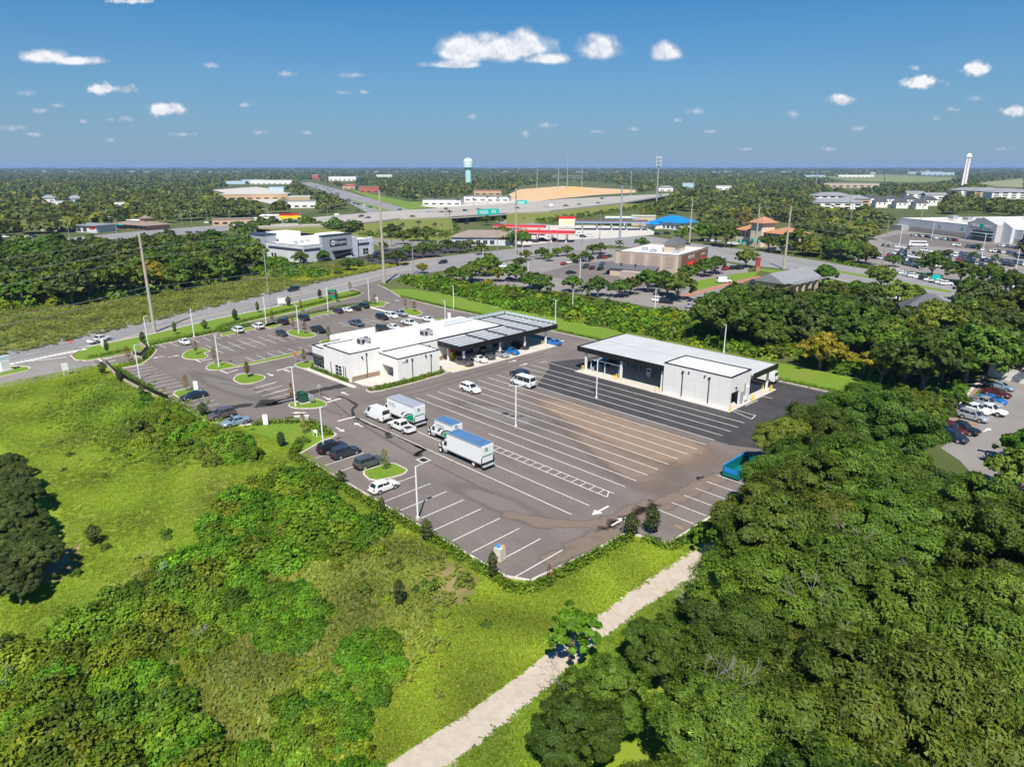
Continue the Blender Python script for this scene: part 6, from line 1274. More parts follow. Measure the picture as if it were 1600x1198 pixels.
for a in [('sedan','red',881,414,60,'red sedan first in the restaurant row'),('sedan','white',890,412,60,'white sedan second in the restaurant row'),('suv','slate',899,410,60,'slate suv third in the restaurant row'),('suv','silver',908,407,60,'silver suv at the end of the restaurant row'),('suv','black',924,406,60,'black suv by the restaurant wall end'),('sedan','navy',937,404,60,'navy sedan behind the black suv'),('hatch','black',940,400,60,'black hatchback by the lean-to'),('suv','red',945,404,60,'red suv by the lean-to'),('sedan','black',952,402,60,'black sedan closest to the lean-to'),('sedan','bluegrey',941,414,240,'blue grey sedan in the second row'),('suv','slate',915,419,240,'slate suv in the second row'),('hatch','maroon',925,421,240,'maroon hatchback in the second row'),('suv','black',938,422,240,'black suv in the second row'),('sedan','black',892,428,20,'black sedan in the dark bays'),('sedan','black',956,426,10,'black sedan beside the green cabinet'),
          ('suv','white',1030,472,330,'white suv in the lower restaurant drive'),('suv','black',1041,474,330,'black suv beside the white one in the lower drive'),('sedan','silver',1081,481,25,'silver sedan alone in the lower drive'),('sedan','silver',1117,427,20,'silver sedan behind the restaurant trees'),('suv','red',1134,422,40,'red suv behind the restaurant trees'),('suv','navy',1146,421,40,'navy suv right of the red suv'),('suv','black',1156,421,40,'black suv last of the restaurant front row'),('van','white',1131,442,10,'white van beside the brick path'),('pickup','slate',1176,444,60,'slate pickup beside the tan hall'),('hatch','purple',798,439,20,'purple hatchback in the drive under the trees'),('sedan','white',788,418,20,'white car at the edge of the tree row'),('suv','maroon',1172,452,60,'maroon suv by the tan hall wall'),('sedan','white',1037,430,10,'white car half seen below the restaurant trees')]:
    sc(a[0],a[1],a[2],a[3],a[4],a[5],GR,.08)
GD = 'cars at the dealership and filling stations'
for a in [('suv','black',512,408,10,'black suv at the dealership front'),('sedan','navy',588,398,60,'navy car by the dealership corner'),('suv','navy',586,403,60,'navy suv in the dealership lot'),('sedan','silver',548,404,10,'silver car before the sign front'),('sedan','navy',837,379,20,'navy car left under the red canopy'),('suv','black',848,376,20,'black suv under the red canopy'),('suv','navy',866,376,20,'navy suv under the red canopy'),('sedan','white',860,369,20,'white car behind the red canopy'),('pickup','white',905,368,20,'white pickup between the filling stations'),('suv','white',922,370,340,'white suv between the filling stations'),('suv','navy',911,371,340,'navy suv between the filling stations'),('suv','black',1027,367,20,'black suv at the road edge by the blue roofed shop'),('suv','black',1042,366,20,'second black suv at the road edge by the blue roofed shop'),('sedan','black',1073,382,340,'black sedan driving on the cross road'),('sedan','grey',1127,406,345,'grey sedan driving on the near cross road lane'),('sedan','grey',955,352,20,'grey car under the blue canopy'),('suv','black',935,353,20,'black suv under the blue canopy'),('suv','black',800,348,60,'black suv coming out of the underpass'),('sedan','black',729,350,60,'black car beneath the overpass')]:
    sc(a[0],a[1],a[2],a[3],a[4],a[5],GD,.08)
GO = 'cars parked before the tiled office'
for i,px in enumerate((1100,1107,1114,1121,1142,1148,1205,1212)): sc('suv' if i%2 else 'sedan', ('navy','white','white','silver','white','white','white','silver')[i], px, 376+(px-1100)*.14, 340, 'car parked under the trees before the tiled office', GO, .06)
# big-box store car park: rows as photographed
GW = 'cars in the big-box store car park'
rows = [((1372,404),(1440,420),15,60),((1382,400),(1480,421),20,60),((1392,396),(1520,421),24,60),((1402,392),(1545,418),24,60),((1440,392),(1580,416),22,60),((1480,394),(1600,415),18,60),((1380,385),(1420,389),7,60),((1425,369),(1455,372),7,80),((1457,373),(1492,377),10,80),((1490,384),(1530,389),7,60),((1535,392),(1600,400),11,60),((1560,425),(1600,436),8,60),((1550,438),(1590,452),8,60),((1560,385),(1600,390),7,60)]
nw = {}
for (a_, b_, n_, an) in rows:
    for k in range(n_):
        t = (k+RNG.uniform(-.2,.2))/max(1,n_-1); px, py = a_[0]+(b_[0]-a_[0])*t, a_[1]+(b_[1]-a_[1])*t
        if RNG.random() < .12: continue
        c_ = RNG.choice(COLS); sc(RNG.choice(('sedan','suv','suv','hatch','pickup')), c_, px, py, an+RNG.choice((0,180)), f'{c_} vehicle parked in the rows before the big-box store', GW, .06)
for i in range(12): sc(RNG.choice(('sedan','suv')), RNG.choice(('white','white','silver','black')), 1385+i*8.5, 423+i*2.05, 345, 'car in the row behind the roadside hedge', 'cars behind the roadside hedge', .06)
bus = thing('shuttle_bus','white shuttle bus in the store car park','bus',(*g(1432,385),.06),R(HEAD-10)); box('body', paint('white'), bus,-4.5,4.5,-1.2,1.2,.5,3.2); box('window_band', GLASS, bus,-3.6,4.3,-1.22,1.22,1.8,2.6); box('hood', paint('white'), bus,4.5,5.6,-1.0,1.0,.5,1.6)
for x in (-3,4):
    for s in (-1,1): MB().tube((x,s*1.1-.15,.45),(x,s*1.1+.15,.45),.45,n=10).build('wheel', TYRE, bus)
for i,(px,py,l) in enumerate(((1405,385,'store lamp mast at the left of the car park'),(1455,376,'store lamp mast near the red cars'),(1533,405,'store lamp mast in the middle of the car park'),(1592,395,'store lamp mast at the right of the car park'),(1582,445,'store lamp mast behind the near oak'),(1378,410,'store lamp mast near the roadside hedge'))):
    lamp_post(px,py,12,l,0,2,'lamp masts of the store car park',.05)

# ================================================================ VEGETATION
def leafmesh(name, C, Nrm, size, tint, aspect=1.5, tri=False):
    """many leaf blades: C centres (n,3), Nrm normals, size (n), tint (n,3)"""
    n = len(C); r = np.random.default_rng(len(C)+7)
    Nrm = Nrm/np.linalg.norm(Nrm,axis=1,keepdims=True)
    a = r.normal(size=(n,3)); T = np.cross(Nrm,a); T /= np.linalg.norm(T,axis=1,keepdims=True)+1e-9; B = np.cross(Nrm,T)
    s = size[:,None]; L_, W_ = T*s*.5*aspect, B*s*.5
    bend = Nrm*s*.18
    V = np.stack([C-L_-W_*.8, C-L_+W_*.8, C+L_*1.2], 1).reshape(-1,3) if tri else np.stack([C-L_-bend, C+W_*1.0, C+L_-bend, C-W_*1.0], 1).reshape(-1,3)
    K = 3 if tri else 4
    me = bpy.data.meshes.new(name); me.vertices.add(K*n); me.vertices.foreach_set('co', V.astype(np.float32).ravel())
    me.loops.add(K*n); me.loops.foreach_set('vertex_index', np.arange(K*n,dtype=np.int32))
    me.polygons.add(n); me.polygons.foreach_set('loop_start', np.arange(0,K*n,K,dtype=np.int32)); me.polygons.foreach_set('loop_total', np.full(n,K,np.int32))
    at_ = me.attributes.new('tint','FLOAT_COLOR','POINT'); col = np.ones((K*n,4),np.float32); col[:,:3] = np.repeat(tint,K,0); at_.data.foreach_set('color', col.ravel())
    me.update(calc_edges=True); return me
def unit(r, n):
    v = r.normal(size=(n,3)); return v/np.linalg.norm(v,axis=1,keepdims=True)
def tints(r, n, base, spread=.22, yellow=.06):
    t = np.ones((n,3))*base*(1+spread*r.normal(size=(n,1))).clip(.45,1.8)
    y = r.random(n) < yellow; t[y] *= np.array([1.7,1.35,.9]); t[:,0] *= 1+.10*r.normal(size=n); return t.clip(.1,3)
def crown(seed, R_=5.0, H_=7.5, base=3.0, lobes=9, clumps=150, per=70, leaf=.34, up=.35, yellow=.05, squash=.75, tri=False):
    """lobed crown: lobes > twig clumps > leaves; lobes leave hollows between them"""
    r = np.random.default_rng(seed); C, N_, T_ = [], [], []
    LC, LR = [], []
    for i in range(lobes):
        a = 2*math.pi*(i+.5*r.random())/max(1,lobes-2); rad = R_*(.58+.16*r.random()) if i < lobes-2 else R_*.2*r.random()
        h = base+H_*(.30+.30*r.random()) if i < lobes-2 else base+H_*(.66+.12*r.random())
        LC.append((rad*math.cos(a),rad*math.sin(a),h)); LR.append(R_*(.36+.16*r.random()))
    LC, LR = np.array(LC), np.array(LR)
    for k in range(clumps):
        i = r.integers(lobes); d = unit(r,1)[0]; d[2] = abs(d[2])*.9-.25 if r.random() < .85 else d[2]
        d /= np.linalg.norm(d); p = LC[i]+d*LR[i]*np.array([1,1,squash])*(.80+.3*r.random())
        cr = R_*(.10+.07*r.random()); n = int(per*(.6+.8*r.random()))
        q = unit(r,n)*(r.random((n,1))**.45)*cr*np.array([1.15,1.15,.75])
        C.append(p+q); N_.append(d*.55+q/cr*.55+r.normal(size=(n,3))*.38+np.array([0,0,up]))
        T_.append(tints(r,n,(.80+.45*r.random()),.16,yellow))
    C, N_, T_ = np.concatenate(C), np.concatenate(N_), np.concatenate(T_)
    me = leafmesh('crown', C, N_, leaf*(.7+.6*r.random(len(C))), T_, 1.5, tri)
    tr = MB(); zt = base+H_*.45
    tr.tube((0,0,0),(0,0,base),R_*.075,R_*.055,n=8); tr.tube((0,0,base),(0,0,zt),R_*.055,R_*.03,n=7)
    for c in LC: tr.tube((0,0,base*.85),tuple(np.array([0,0,base])*.4+c*.6),R_*.035,R_*.02,n=6); tr.tube(tuple(np.array([0,0,base])*.4+c*.6),tuple(c),R_*.02,R_*.008,n=5)
    return me, tr.mesh('trunk')
def cone(seed, R_=.8, H_=3.0, base=.7, n=900, leaf=.16, yellow=.03, top=.15):
    r = np.random.default_rng(seed); h = r.random(n)**1.15; lop = 1+.35*np.sin(h*17+seed)*np.cos(h*9); rad = R_*(np.sin(np.pi*np.clip(h*.86+.13,0,1))**.8)*(.35+.65*r.random(n)**.6)*lop
    a = r.random(n)*2*math.pi; C = np.stack([rad*np.cos(a),rad*np.sin(a),base+h*(H_-base)],1)
    N_ = np.stack([np.cos(a),np.sin(a),np.full(n,.6)],1)+r.normal(size=(n,3))*.5
    tr = MB().tube((0,0,0),(0,0,H_*.85),.05+R_*.05,.015,n=6).mesh('trunk')
    return leafmesh('crown', C, N_, leaf*(.7+.6*r.random(n)), tints(r,n,1,.25,yellow)), tr
def shrub(seed, R_=1.6, H_=1.7, n=1400, leaf=.26, clumps=26, yellow=.05):
    r = np.random.default_rng(seed); C, N_, T_ = [], [], []
    for k in range(clumps):
        d = unit(r,1)[0]; d[2] = abs(d[2]); p = d*np.array([R_,R_,H_])*(.55+.4*r.random()); m = n//clumps; cr = R_*(.22+.14*r.random())
        q = unit(r,m)*(r.random((m,1))**.5)*cr; C.append(p+q); N_.append(d*.5+q/cr*.5+r.normal(size=(m,3))*.4+np.array([0,0,.45])); T_.append(tints(r,m,.8+.4*r.random(),.15,yellow))
    C = np.concatenate(C); C[:,2] = np.abs(C[:,2])+.05
    st = MB()
    for k in range(6): a = k*1.05; st.tube((0,0,0),(R_*.5*math.cos(a),R_*.5*math.sin(a),H_*.7),.04,.015,n=5)
    return leafmesh('foliage', C, np.concatenate(N_), leaf*(.7+.6*r.random(len(C))), np.concatenate(T_)), st.mesh('stem')

L_OAK = leafmat('oak_leaves', (.098,.165,.016), .32, .016, .40)
L_MIDG = leafmat('mid_green_leaves', (.110,.175,.013), .32, .02, .3)
L_OAKD = leafmat('dark_evergreen_leaves', (.075,.110,.022), .25, .012, .25)
L_BRIGHT = leafmat('bright_broad_leaves', (.140,.275,.014), .38, .018, .30)
L_SHRUB = leafmat('shrub_leaves', (.180,.265,.017), .38, .022, .32)
L_YEL = leafmat('yellowing_leaves', (.30,.265,.018), .35, .02, .25)
L_OLIVE = leafmat('olive_leaves', (.135,.180,.020), .32, .02, .35)
L_HEDGE = leafmat('hedge_leaves', (.120,.200,.010), .3, .0, .0)
L_CONIF = leafmat('conifer_leaves', (.062,.085,.018), .2, .015, .3)
L_RUST = leafmat('rusty_sapling_leaves', (.22,.14,.035), .3, .02, .3)
L_FAR = leafmat('distant_tree_leaves', (.092,.116,.017), .2, .0, .0)
NEAR = [crown(20+i, 5.0, 7.0, 3.0, 9+i%3, 240, 260, .20, yellow=.006+.003*i, tri=True) for i in range(6)]
FEATHER = [crown(60+i, 5.2, 6.4, 3.2, 11, 290, 260, .16, .6, .008, .6, True) for i in range(3)]
BROAD = [crown(80+i, 3.2, 4.4, 2.2, 8, 80, 56, .34, .5, .01) for i in range(3)]
MID = [crown(40+i, 5.0, 6.5, 2.2, 9, 140, 60, .44, yellow=.015) for i in range(5)]
MIDS = [crown(50+i, 5.0, 6.5, 2.6, 8, 110, 34, .62, yellow=.015) for i in range(4)]
CONE = [cone(1,.85,3.0,.7,1000,.15), cone(2,.62,3.4,.8,800,.15), cone(3,.95,2.9,.5,1100,.15)]
SPARSE = [cone(5,.6,3.6,1.2,330,.13), cone(6,.75,3.2,1.0,380,.12)]
SHR = [shrub(10+i, 1.7, 1.5+.3*i, 4200, .21, 40, .02) for i in range(4)]
SHRS = [shrub(30+i, 1.2, 1.2, 1100, .15, 22) for i in range(3)]
CAST = [shrub(70+i, 2.0, 1.9, 7000, .20, 52, .02) for i in range(4)]
VR = random.Random(5)
NTREE = 0
def tree(var, x, y, s, m, label, group=None, name='oak_tree', cat='tree', sz=None, z=0.0, leafname='crown'):
    global NTREE; NTREE += 1
    me, tr = var
    t = thing(name, label, cat, (x,y,z), VR.random()*6.28, group, (s,s,(sz or s)*VR.uniform(.92,1.08)))
    obj(me.name.split('.')[0], me, m, t); obj(tr.name.split('.')[0], tr, BARK, t); return t
def inpoly(p, P):
    c = False; j = len(P)-1
    for i in range(len(P)):
        if (P[i][1] > p[1]) != (P[j][1] > p[1]) and p[0] < (P[j][0]-P[i][0])*(p[1]-P[i][1])/(P[j][1]-P[i][1])+P[i][0]: c = not c
        j = i
    return c
def scatter(P, d, seed, n=4000):
    r = random.Random(seed); x0, x1 = min(p[0] for p in P), max(p[0] for p in P); y0, y1 = min(p[1] for p in P), max(p[1] for p in P); out = []
    for _ in range(n):
        p = (r.uniform(x0,x1), r.uniform(y0,y1))
        if inpoly(p, P) and all((p[0]-q[0])**2+(p[1]-q[1])**2 > d*d for q in out): out.append(p)
    return out
# lower right wood
W1 = pts([(1208,690),(1225,655),(1262,636),(1330,634),(1400,655),(1440,702),(1478,758),(1512,815),(1600,860),(1700,890),(1720,1300),(960,1330),(985,1160),(1025,1095),(1090,1035),(1172,960),(1196,885),(1206,800),(1216,735)], 7)
for i, p in enumerate(scatter(W1, 4.9, 1)):
    f = i % 5
    if f == 0: tree(FEATHER[i%3], *p, VR.uniform(.8,1.15), L_MIDG if i%2 else L_OAK, 'feathery crowned tree in the lower right wood', 'feathery trees of the lower right wood', 'feathery_tree')
    elif f == 1: tree(NEAR[i%6], *p, VR.uniform(.7,1.2), L_OLIVE, 'olive green tree in the lower right wood', 'olive trees of the lower right wood', 'olive_green_tree')
    else: tree(NEAR[i%6], *p, VR.uniform(.65,1.25), L_OAK, 'dark green oak in the lower right wood', 'oaks of the lower right wood')
for a in [(1155,838,.95,'bright broad leaved tree overhanging the gravel track'),(1105,806,.55,'small bright tree beside the last bays'),(893,966,.8,'bright broad leaved tree standing alone on the gravel track')]:
    tree(BROAD[0 if a[0] > 1000 else 1], *g(a[0],a[1],4.5), a[2], L_BRIGHT, a[3], None, 'broadleaf_tree')
for a in [(900,1135,.6,'low dark bush tree at the bottom of the track'),(950,1085,.6,'round dark oak behind the dead branches'),(1040,1010,.6,'low oak at the track bend')]: tree(NEAR[2], *g(a[0],a[1],4), a[2], L_OAK, a[3])
# bare dead branches
def deadtree(x, y, h, label, seed, n=10):
    r = random.Random(seed); t = thing('dead_tree', label, 'dead tree', (x,y,0)); mb = MB()
    def grow(p, d, l, w, k):
        q = p+d*l; mb.tube(p, q, w, w*.6, n=4)
        if k: 
            for _ in range(3): e = (d+Vector((r.uniform(-.8,.8),r.uniform(-.8,.8),r.uniform(-.3,.4)))).normalized(); grow(q, e, l*r.uniform(.55,.8), w*.6, k-1)
    MB().tube((0,0,0),(0,0,h*.35),.16,.11,n=6).build('trunk', DEADWOOD, t)
    grow(Vector((0,0,h*.33)), Vector((r.uniform(-.3,.3),r.uniform(-.3,.3),1)).normalized(), h*.3, .075, 4); mb.build('limb', DEADWOOD, t)
for i,(px,py,h,l,z) in enumerate(((1322,795,9.5,'bare grey dead tree in the middle of the lower right wood',6),(895,1085,6,'bare twiggy dead tree beside the gravel track',3),(1105,960,6,'leaning dead branches at the wood edge',3),(1120,1085,9,'pale dead branches low in the wood',6),(1480,1120,9.5,'pale dead branches at the lower right of the wood',7),(310,1010,2.4,'bleached dead branch in the lower left scrub',.5),(245,905,2.6,'forked dead branch above the lower left scrub',1),(305,1150,2.2,'fallen pale branch near the bottom of the scrub',.4),(10,1070,3,'hanging dead twigs at the left edge of the scrub',1.5),(1350,860,9.5,'pale snag right of the bare grey tree',7),(1420,950,9.8,'white twigs above the right of the wood',7.5),(1290,970,9.8,'white twigs in the centre of the wood',7.5))):
    deadtree(*g(px,py,z), h, l, 30+i)
# right-hand wood and belts
W2 = pts([(1115,505),(1180,478),(1260,488),(1340,486),(1440,500),(1560,470),(1700,480),(1660,548),(1570,555),(1520,563),(1470,572),(1420,566),(1370,532),(1300,512),(1200,503),(1130,512)], 6)
for i, p in enumerate(scatter(W2, 6.8, 2)): tree(MID[i%5], *p, VR.uniform(1.0,1.5), (L_OAK,L_OAK,L_OAKD,L_OLIVE)[i%4], ('green oak','green oak','dark oak','olive oak')[i%4]+' in the wood right of the wash building', 'trees of the right-hand wood', 'live_oak')
for a in [(1440,612,1.55,L_OAK,'large round oak at the end of the right lawn'),(1412,604,1.15,L_OAK,'smaller oak left of the large round oak'),(1470,592,1.35,L_OAKD,'dark oak behind the large round oak'),(1495,640,.4,L_OAK,'small clipped tree beside the neighbouring bays'),(1285,447,.95,L_BRIGHT,'bright round tree beside the tan hall'),(1375,452,1.0,L_OLIVE,'brownish oak beside the cross road'),(1150,505,1.3,L_OAK,'large oak right of the lower restaurant drive'),(1110,500,.9,L_OAK,'oak left of the large drive oak'),(1600,735,.8,L_BRIGHT,'bright feathery tree at the right frame edge'),(1590,780,.8,L_OLIVE,'olive feathery tree at the lower right edge of the car park'),(1545,455,1.25,L_OAK,'big oak at the right side of the cross road'),(1575,470,1.1,L_OAK,'oak right of the big roadside oak'),(1510,470,.9,L_OAK,'oak left of the big roadside oak')]:
    tree(MID[int(a[0])%5], *g(a[0],a[1]), a[2], a[3], a[4])
for a in [(1200,552,.9,'tall yellow green tree behind the wash canopy'),(1280,577,.95,'golden yellow tree behind the right lawn'),(1376,598,.9,'dull golden tree beside the right wood'),(1325,575,.45,'small yellow green tree between the golden trees'),(1212,560,.4,'low yellow green tree beside the tall one'),(660,427,.5,'yellow tree at the far left of the tree row'),(762,452,.42,'yellow tree in the tree row'),(800,470,.45,'yellow green tree in the shrub belt'),(880,470,.35,'pale yellow green tree by the drive'),(1165,418,.95,'yellow green tree beside the red pylon')]:
    tree(MID[int(a[0])%5], *g(a[0],a[1]), a[2], L_YEL if 'golden' in a[3] or 'yellow tree' in a[3] else L_OLIVE, a[3], None, 'yellowing_tree')
# left wood beyond the meadow
W3 = pts([g(-90,398,5),(0,392),(100,384),(250,384),(330,374),(392,388),(398,402),(340,424),(250,436),(120,454),(0,462),g(-90,470,5)], 5)
for i, p in enumerate(scatter(W3, 8.8, 3)): tree(MIDS[i%4], *p, VR.uniform(.95,1.4), (L_OAK,L_OAKD,L_OAK,L_OLIVE)[i%4], ('green','dark','green','olive')[i%4]+' tree in the wood across the main road', 'trees of the wood across the main road', 'woodland_tree')
tree(MIDS[1], *g(240,455), 1.2, L_YEL, 'yellow flowering tree in front of the left wood', None, 'yellowing_tree')
deadtree(*g(394,440), 7, 'pale bare tree at the right end of the left wood', 77); 
# dark evergreens at the far left
for i, p in enumerate(scatter(pts([(0,715),(10,715),(30,765),(62,825),(78,868),(35,900),(0,912)], 3), 2.4, 4)): tree(NEAR[i%6], *p, VR.uniform(.36,.5), L_OAKD, 'dark evergreen in the row at the far left', 'dark evergreens at the far left', 'evergreen_tree')
ROADOAKS = []
# tree rows round the restaurant, dealership and filling stations
for i, a in enumerate([(708,440,.7),(722,443,.8),(738,440,.9),(752,432,1.0),(766,428,1.0),(778,440,.75),(806,440,.85),(842,462,1.05),(828,452,.8),(812,418,.6),(822,407,.6),(846,405,.7),(858,408,.55),(871,401,.6),(886,400,.7),(896,411,.6),(915,409,.6),(926,398,.65),(938,396,.7),(895,456,.75),(934,463,.85),(968,464,.8),(985,460,.7),(1012,456,1.0),(1032,450,.85),(1058,470,1.15),(1042,462,.9),(1075,440,.75),(1100,432,.9),(1116,428,.9),(1003,390,.8),(1002,352,.8),(1016,345,1.0),(1065,378,1.1),(1096,377,1.5),(1118,383,1.2),(1134,386,1.6),(1200,392,1.1),(1222,396,1.2),(1262,398,1.2),(1288,402,1.2),(1312,407,1.3),(1340,412,1.4),(1352,414,1.2),(1245,392,1.3),
    (470,414,.8),(506,409,.65),(545,424,.75),(562,418,.45),(577,408,.4),(600,412,.6),(620,415,.9),(640,402,.8),(662,403,1.0),(676,402,.9),(700,395,.9),(720,395,.8),(735,392,.7),(752,398,.75),(630,382,1.0),(612,372,1.1),(650,377,1.0),(668,378,1.0),(600,392,.6),(1455,432,1.3),(1500,442,1.1),(1395,417,.7),(1437,404,.45),(1480,400,.45),(1520,404,.45),(785,372,.9),(800,384,1.0),(815,386,1.1),(760,352,.9),(780,351,.8),(430,362,1.2),(455,361,1.1),(480,362,1.3),(500,364,1.0),(522,366,1.4),(545,368,1.1),(555,366,1.2),(410,366,1.3),(395,368,1.2),(375,372,1.2),(1150,482,1.0),(1180,494,.9),(1208,494,.9),(1238,492,.9),(1262,487,.9),(1300,480,1.0),(1332,478,1.0),(1358,484,1.1),(1400,488,1.1),(1425,484,1.0)]):
    ROADOAKS.append(a)
LMK = (('the dealership',540,405),('the restaurant',1020,440),('the red filling station',840,395),('the blue roofed shop',1050,360),('the tiled office',1170,388),('the cross road',1290,402),('the store car park',1450,425),('the highway ramp',470,364),('the main road tree row',745,436),('the dealership car park',670,390),('the steel power pole',930,402))
OAKS = {}
for a in ROADOAKS: OAKS.setdefault(min(LMK, key=lambda l: (l[1]-a[0])**2+4*(l[2]-a[1])**2)[0], []).append(a)
ORD = ('first','second','third','fourth','fifth','sixth','seventh','eighth','ninth','tenth','eleventh','twelfth','thirteenth','fourteenth','fifteenth','sixteenth','seventeenth','eighteenth')
for lm, L_ in OAKS.items():
    for i, a in enumerate(sorted(L_)): tree(MIDS[i%4] if a[1] < 400 else MID[i%5], *g(a[0],a[1]), a[2]*.92, (L_OAK,L_OAK,L_OLIVE,L_OAK)[i%4], f'{ORD[i]} roadside oak from the left among those by {lm}', 'roadside oaks beyond the lot', 'roadside_oak')
# palms
def frond(seed):
    r = random.Random(seed); mb = MB()
    for k in range(26):
        a = k*2.4; e = r.uniform(-.5,1.0); L_ = r.uniform(1.9,2.6); P = []
        for j in range(5): t = j/4; P.append(Vector((math.cos(a)*L_*t*math.cos(e*(1-t*.3)), math.sin(a)*L_*t*math.cos(e), L_*t*math.sin(e)-1.1*t*t)))
        for j in range(4):
            d = (P[j+1]-P[j]).normalized(); n = Vector((-math.sin(a),math.cos(a),.0))*(.38*math.sin(math.pi*(j+.6)/5)); m_ = Vector((-math.sin(a),math.cos(a),0))*(.38*math.sin(math.pi*(j+1.6)/5)) if j < 3 else Vector((0,0,0))
            mb.quad(P[j]-n+Vector((0,0,-.12)),P[j+1]-m_+Vector((0,0,-.12)),P[j+1],P[j]); mb.quad(P[j],P[j+1],P[j+1]+m_+Vector((0,0,-.12)),P[j]+n+Vector((0,0,-.12)))
    return mb.mesh('fronds')
FR = [frond(1), frond(2)]; PALM = mat('palm_fronds',(.075,.105,.030),.7,(.05,.08,.02),1.0); PTR = MB().tube((0,0,0),(0,0,1),.2,.15,n=7).mesh('trunk')
def palm(px, py, h, label, s=1.0, grp='palms near the overpass'):
    t = thing('palm_tree', label, 'palm', (*g(px,py),0), VR.random()*6, grp); obj('trunk', PTR, BARK, t, (0,0,0), 0, (1,1,h)); obj('fronds', FR[px%2], PALM, t, (0,0,h), 0, (s,s,s))
for i,(px,py,h) in enumerate(((697,347,11),(703,366,15),(630,372,9),(655,372,10),(680,372,9),(612,385,7),(665,376,8),(716,322,8),(778,321,9),(795,321,10),(740,321,8),(762,319,9),(560,340,7),(1550,430,8),(1525,402,6))):
    palm(px,py,h,('first','second','third','fourth','fifth','sixth','seventh','eighth','ninth','tenth','eleventh','twelfth','thirteenth','fourteenth','last')[i]+' palm counted from the overpass')
palm(917,470,5,'yellow green palm beside the lower restaurant drive',1.5,None); palm(968,386,3,'low palm at the foot of the steel pole',1.2,None)
# ---- shrub masses
STUFFED = []
def bushes(polypx, d, seed, V, m, s0, s1, label, group, z=1.0, name='shrub', n=4000):
    if V is STUFFED:                       # a belt whose bushes run together: one mass
        r = np.random.default_rng(seed); C, N_, S_, T_ = [], [], [], []; P = scatter(pts(polypx, z), d, seed, n); o = np.array([*P[0],0])
        for p in P:
            s = r.uniform(s0,s1)*1.25; k = 230; q = unit(r,k)*(.55+.45*r.random((k,1))**.5); q[:,2] = np.abs(q[:,2]); q *= 1+.3*np.sin(q[:,:1]*4+p[0])*np.cos(q[:,1:2]*5)
            C.append(np.array([*p,.05])+q*np.array([1.6,1.6,1.6])*s-o); N_.append(q+r.normal(size=(k,3))*.4+np.array([0,0,.45])); S_.append(.48*s*(.6+.8*r.random(k))); h = np.array([(1,1,1),(1.35,1.15,1),(.75,.85,1),(.9,1.1,.8)][r.integers(4)])
            T_.append(tints(r,k,r.uniform(.7,1.25),.2,.05)*h)
        return tag(obj('shrub_belt', leafmesh('shrub_belt', np.concatenate(C), np.concatenate(N_), np.concatenate(S_), np.concatenate(T_)), m[0], None, tuple(o)), label.replace('shrub ','shrubs '), 'shrubs', None, 'stuff')
    for i, p in enumerate(scatter(pts(polypx, z), d, seed, n)): tree(V[i%len(V)], *p, VR.uniform(s0,s1), m[i%len(m)], label, group, name, 'shrub')
bushes([(335,800),(362,765),(420,735),(480,730),(502,765),(540,790),(585,812),(565,848),(500,858),(430,875),(345,880),(318,850)],1.9,21,CAST,[L_BRIGHT,L_SHRUB,L_BRIGHT],.6,1.4,'broad leaved shrub in the dense thicket left of the front bays','thicket left of the front bays',1.5)
bushes([(0,1010),(60,1000),(130,965),(205,905),(262,868),(340,885),(412,905),(395,950),(335,985),(300,1020),(270,1090),(300,1150),(330,1198),(300,1340),(0,1380)],1.75,22,CAST,[L_SHRUB,L_BRIGHT,L_SHRUB,L_MIDG],.5,1.5,'leafy shrub in the lower left scrub','lower left scrub',1.2,n=7000)
bushes([(405,920),(468,905),(500,955),(470,1010),(420,1000),(395,970)],1.3,23,CAST,[L_BRIGHT],.6,.9,'broad leaved shrub in the clump at lower centre left','clump at lower centre left',1)
bushes([(440,1080),(515,1062),(560,1100),(540,1165),(460,1155)],1.4,24,CAST,[L_BRIGHT,L_SHRUB],.6,.9,'broad leaved shrub in the lower clump','lower clump of shrubs',1)
bushes([(545,990),(600,985),(625,1040),(590,1080),(545,1050)],1.3,25,CAST,[L_BRIGHT],.55,.85,'broad leaved shrub in the clump left of the track','clump left of the track',1)
bushes([(430,1165),(560,1160),(600,1198),(420,1230),(330,1230),(340,1180)],1.7,27,CAST,[L_BRIGHT,L_SHRUB],.6,.9,'broad leaved shrub at the bottom edge','shrubs at the bottom edge',1)
bushes([(255,650),(320,668),(398,688),(395,712),(340,718),(260,700),(190,682),(205,655)],2.6,26,SHR,[L_SHRUB,L_BRIGHT,L_OLIVE],.7,1.2,'soft green shrub below the left hedge','shrubs below the left hedge',1)
bushes([(225,600),(260,625),(310,655),(285,672),(235,660),(210,630)],3.0,28,SHR,[L_SHRUB,L_BRIGHT],.5,.9,'low shrub in the grass beside the left fence','low shrubs beside the left fence',.6)
bushes([(500,840),(600,850),(640,900),(620,960),(520,900)],3.2,29,SHRS,[L_OLIVE,L_SHRUB],.6,1.2,'scrubby weed in the grass below the front hedge','weeds below the front hedge',.5)
bushes([(-222,156),(-190,153),(-150,150.5),(-110,151),(-66,152),(-64,172),(-110,176),(-150,174),(-190,172),(-224,168)],2.9,31,STUFFED,[L_SHRUB,L_OLIVE,L_OAK,L_SHRUB],.7,1.5,'wild shrub in the belt behind the right lawn','shrub belt behind the right lawn',1)
bushes([(-62,153),(-40,151),(-30,148),(-28,156),(-45,162),(-64,162)],3.0,32,STUFFED,[L_SHRUB,L_OLIVE],.6,1.2,'shrub along the end of the right lawn','shrubs along the right lawn end',.8)
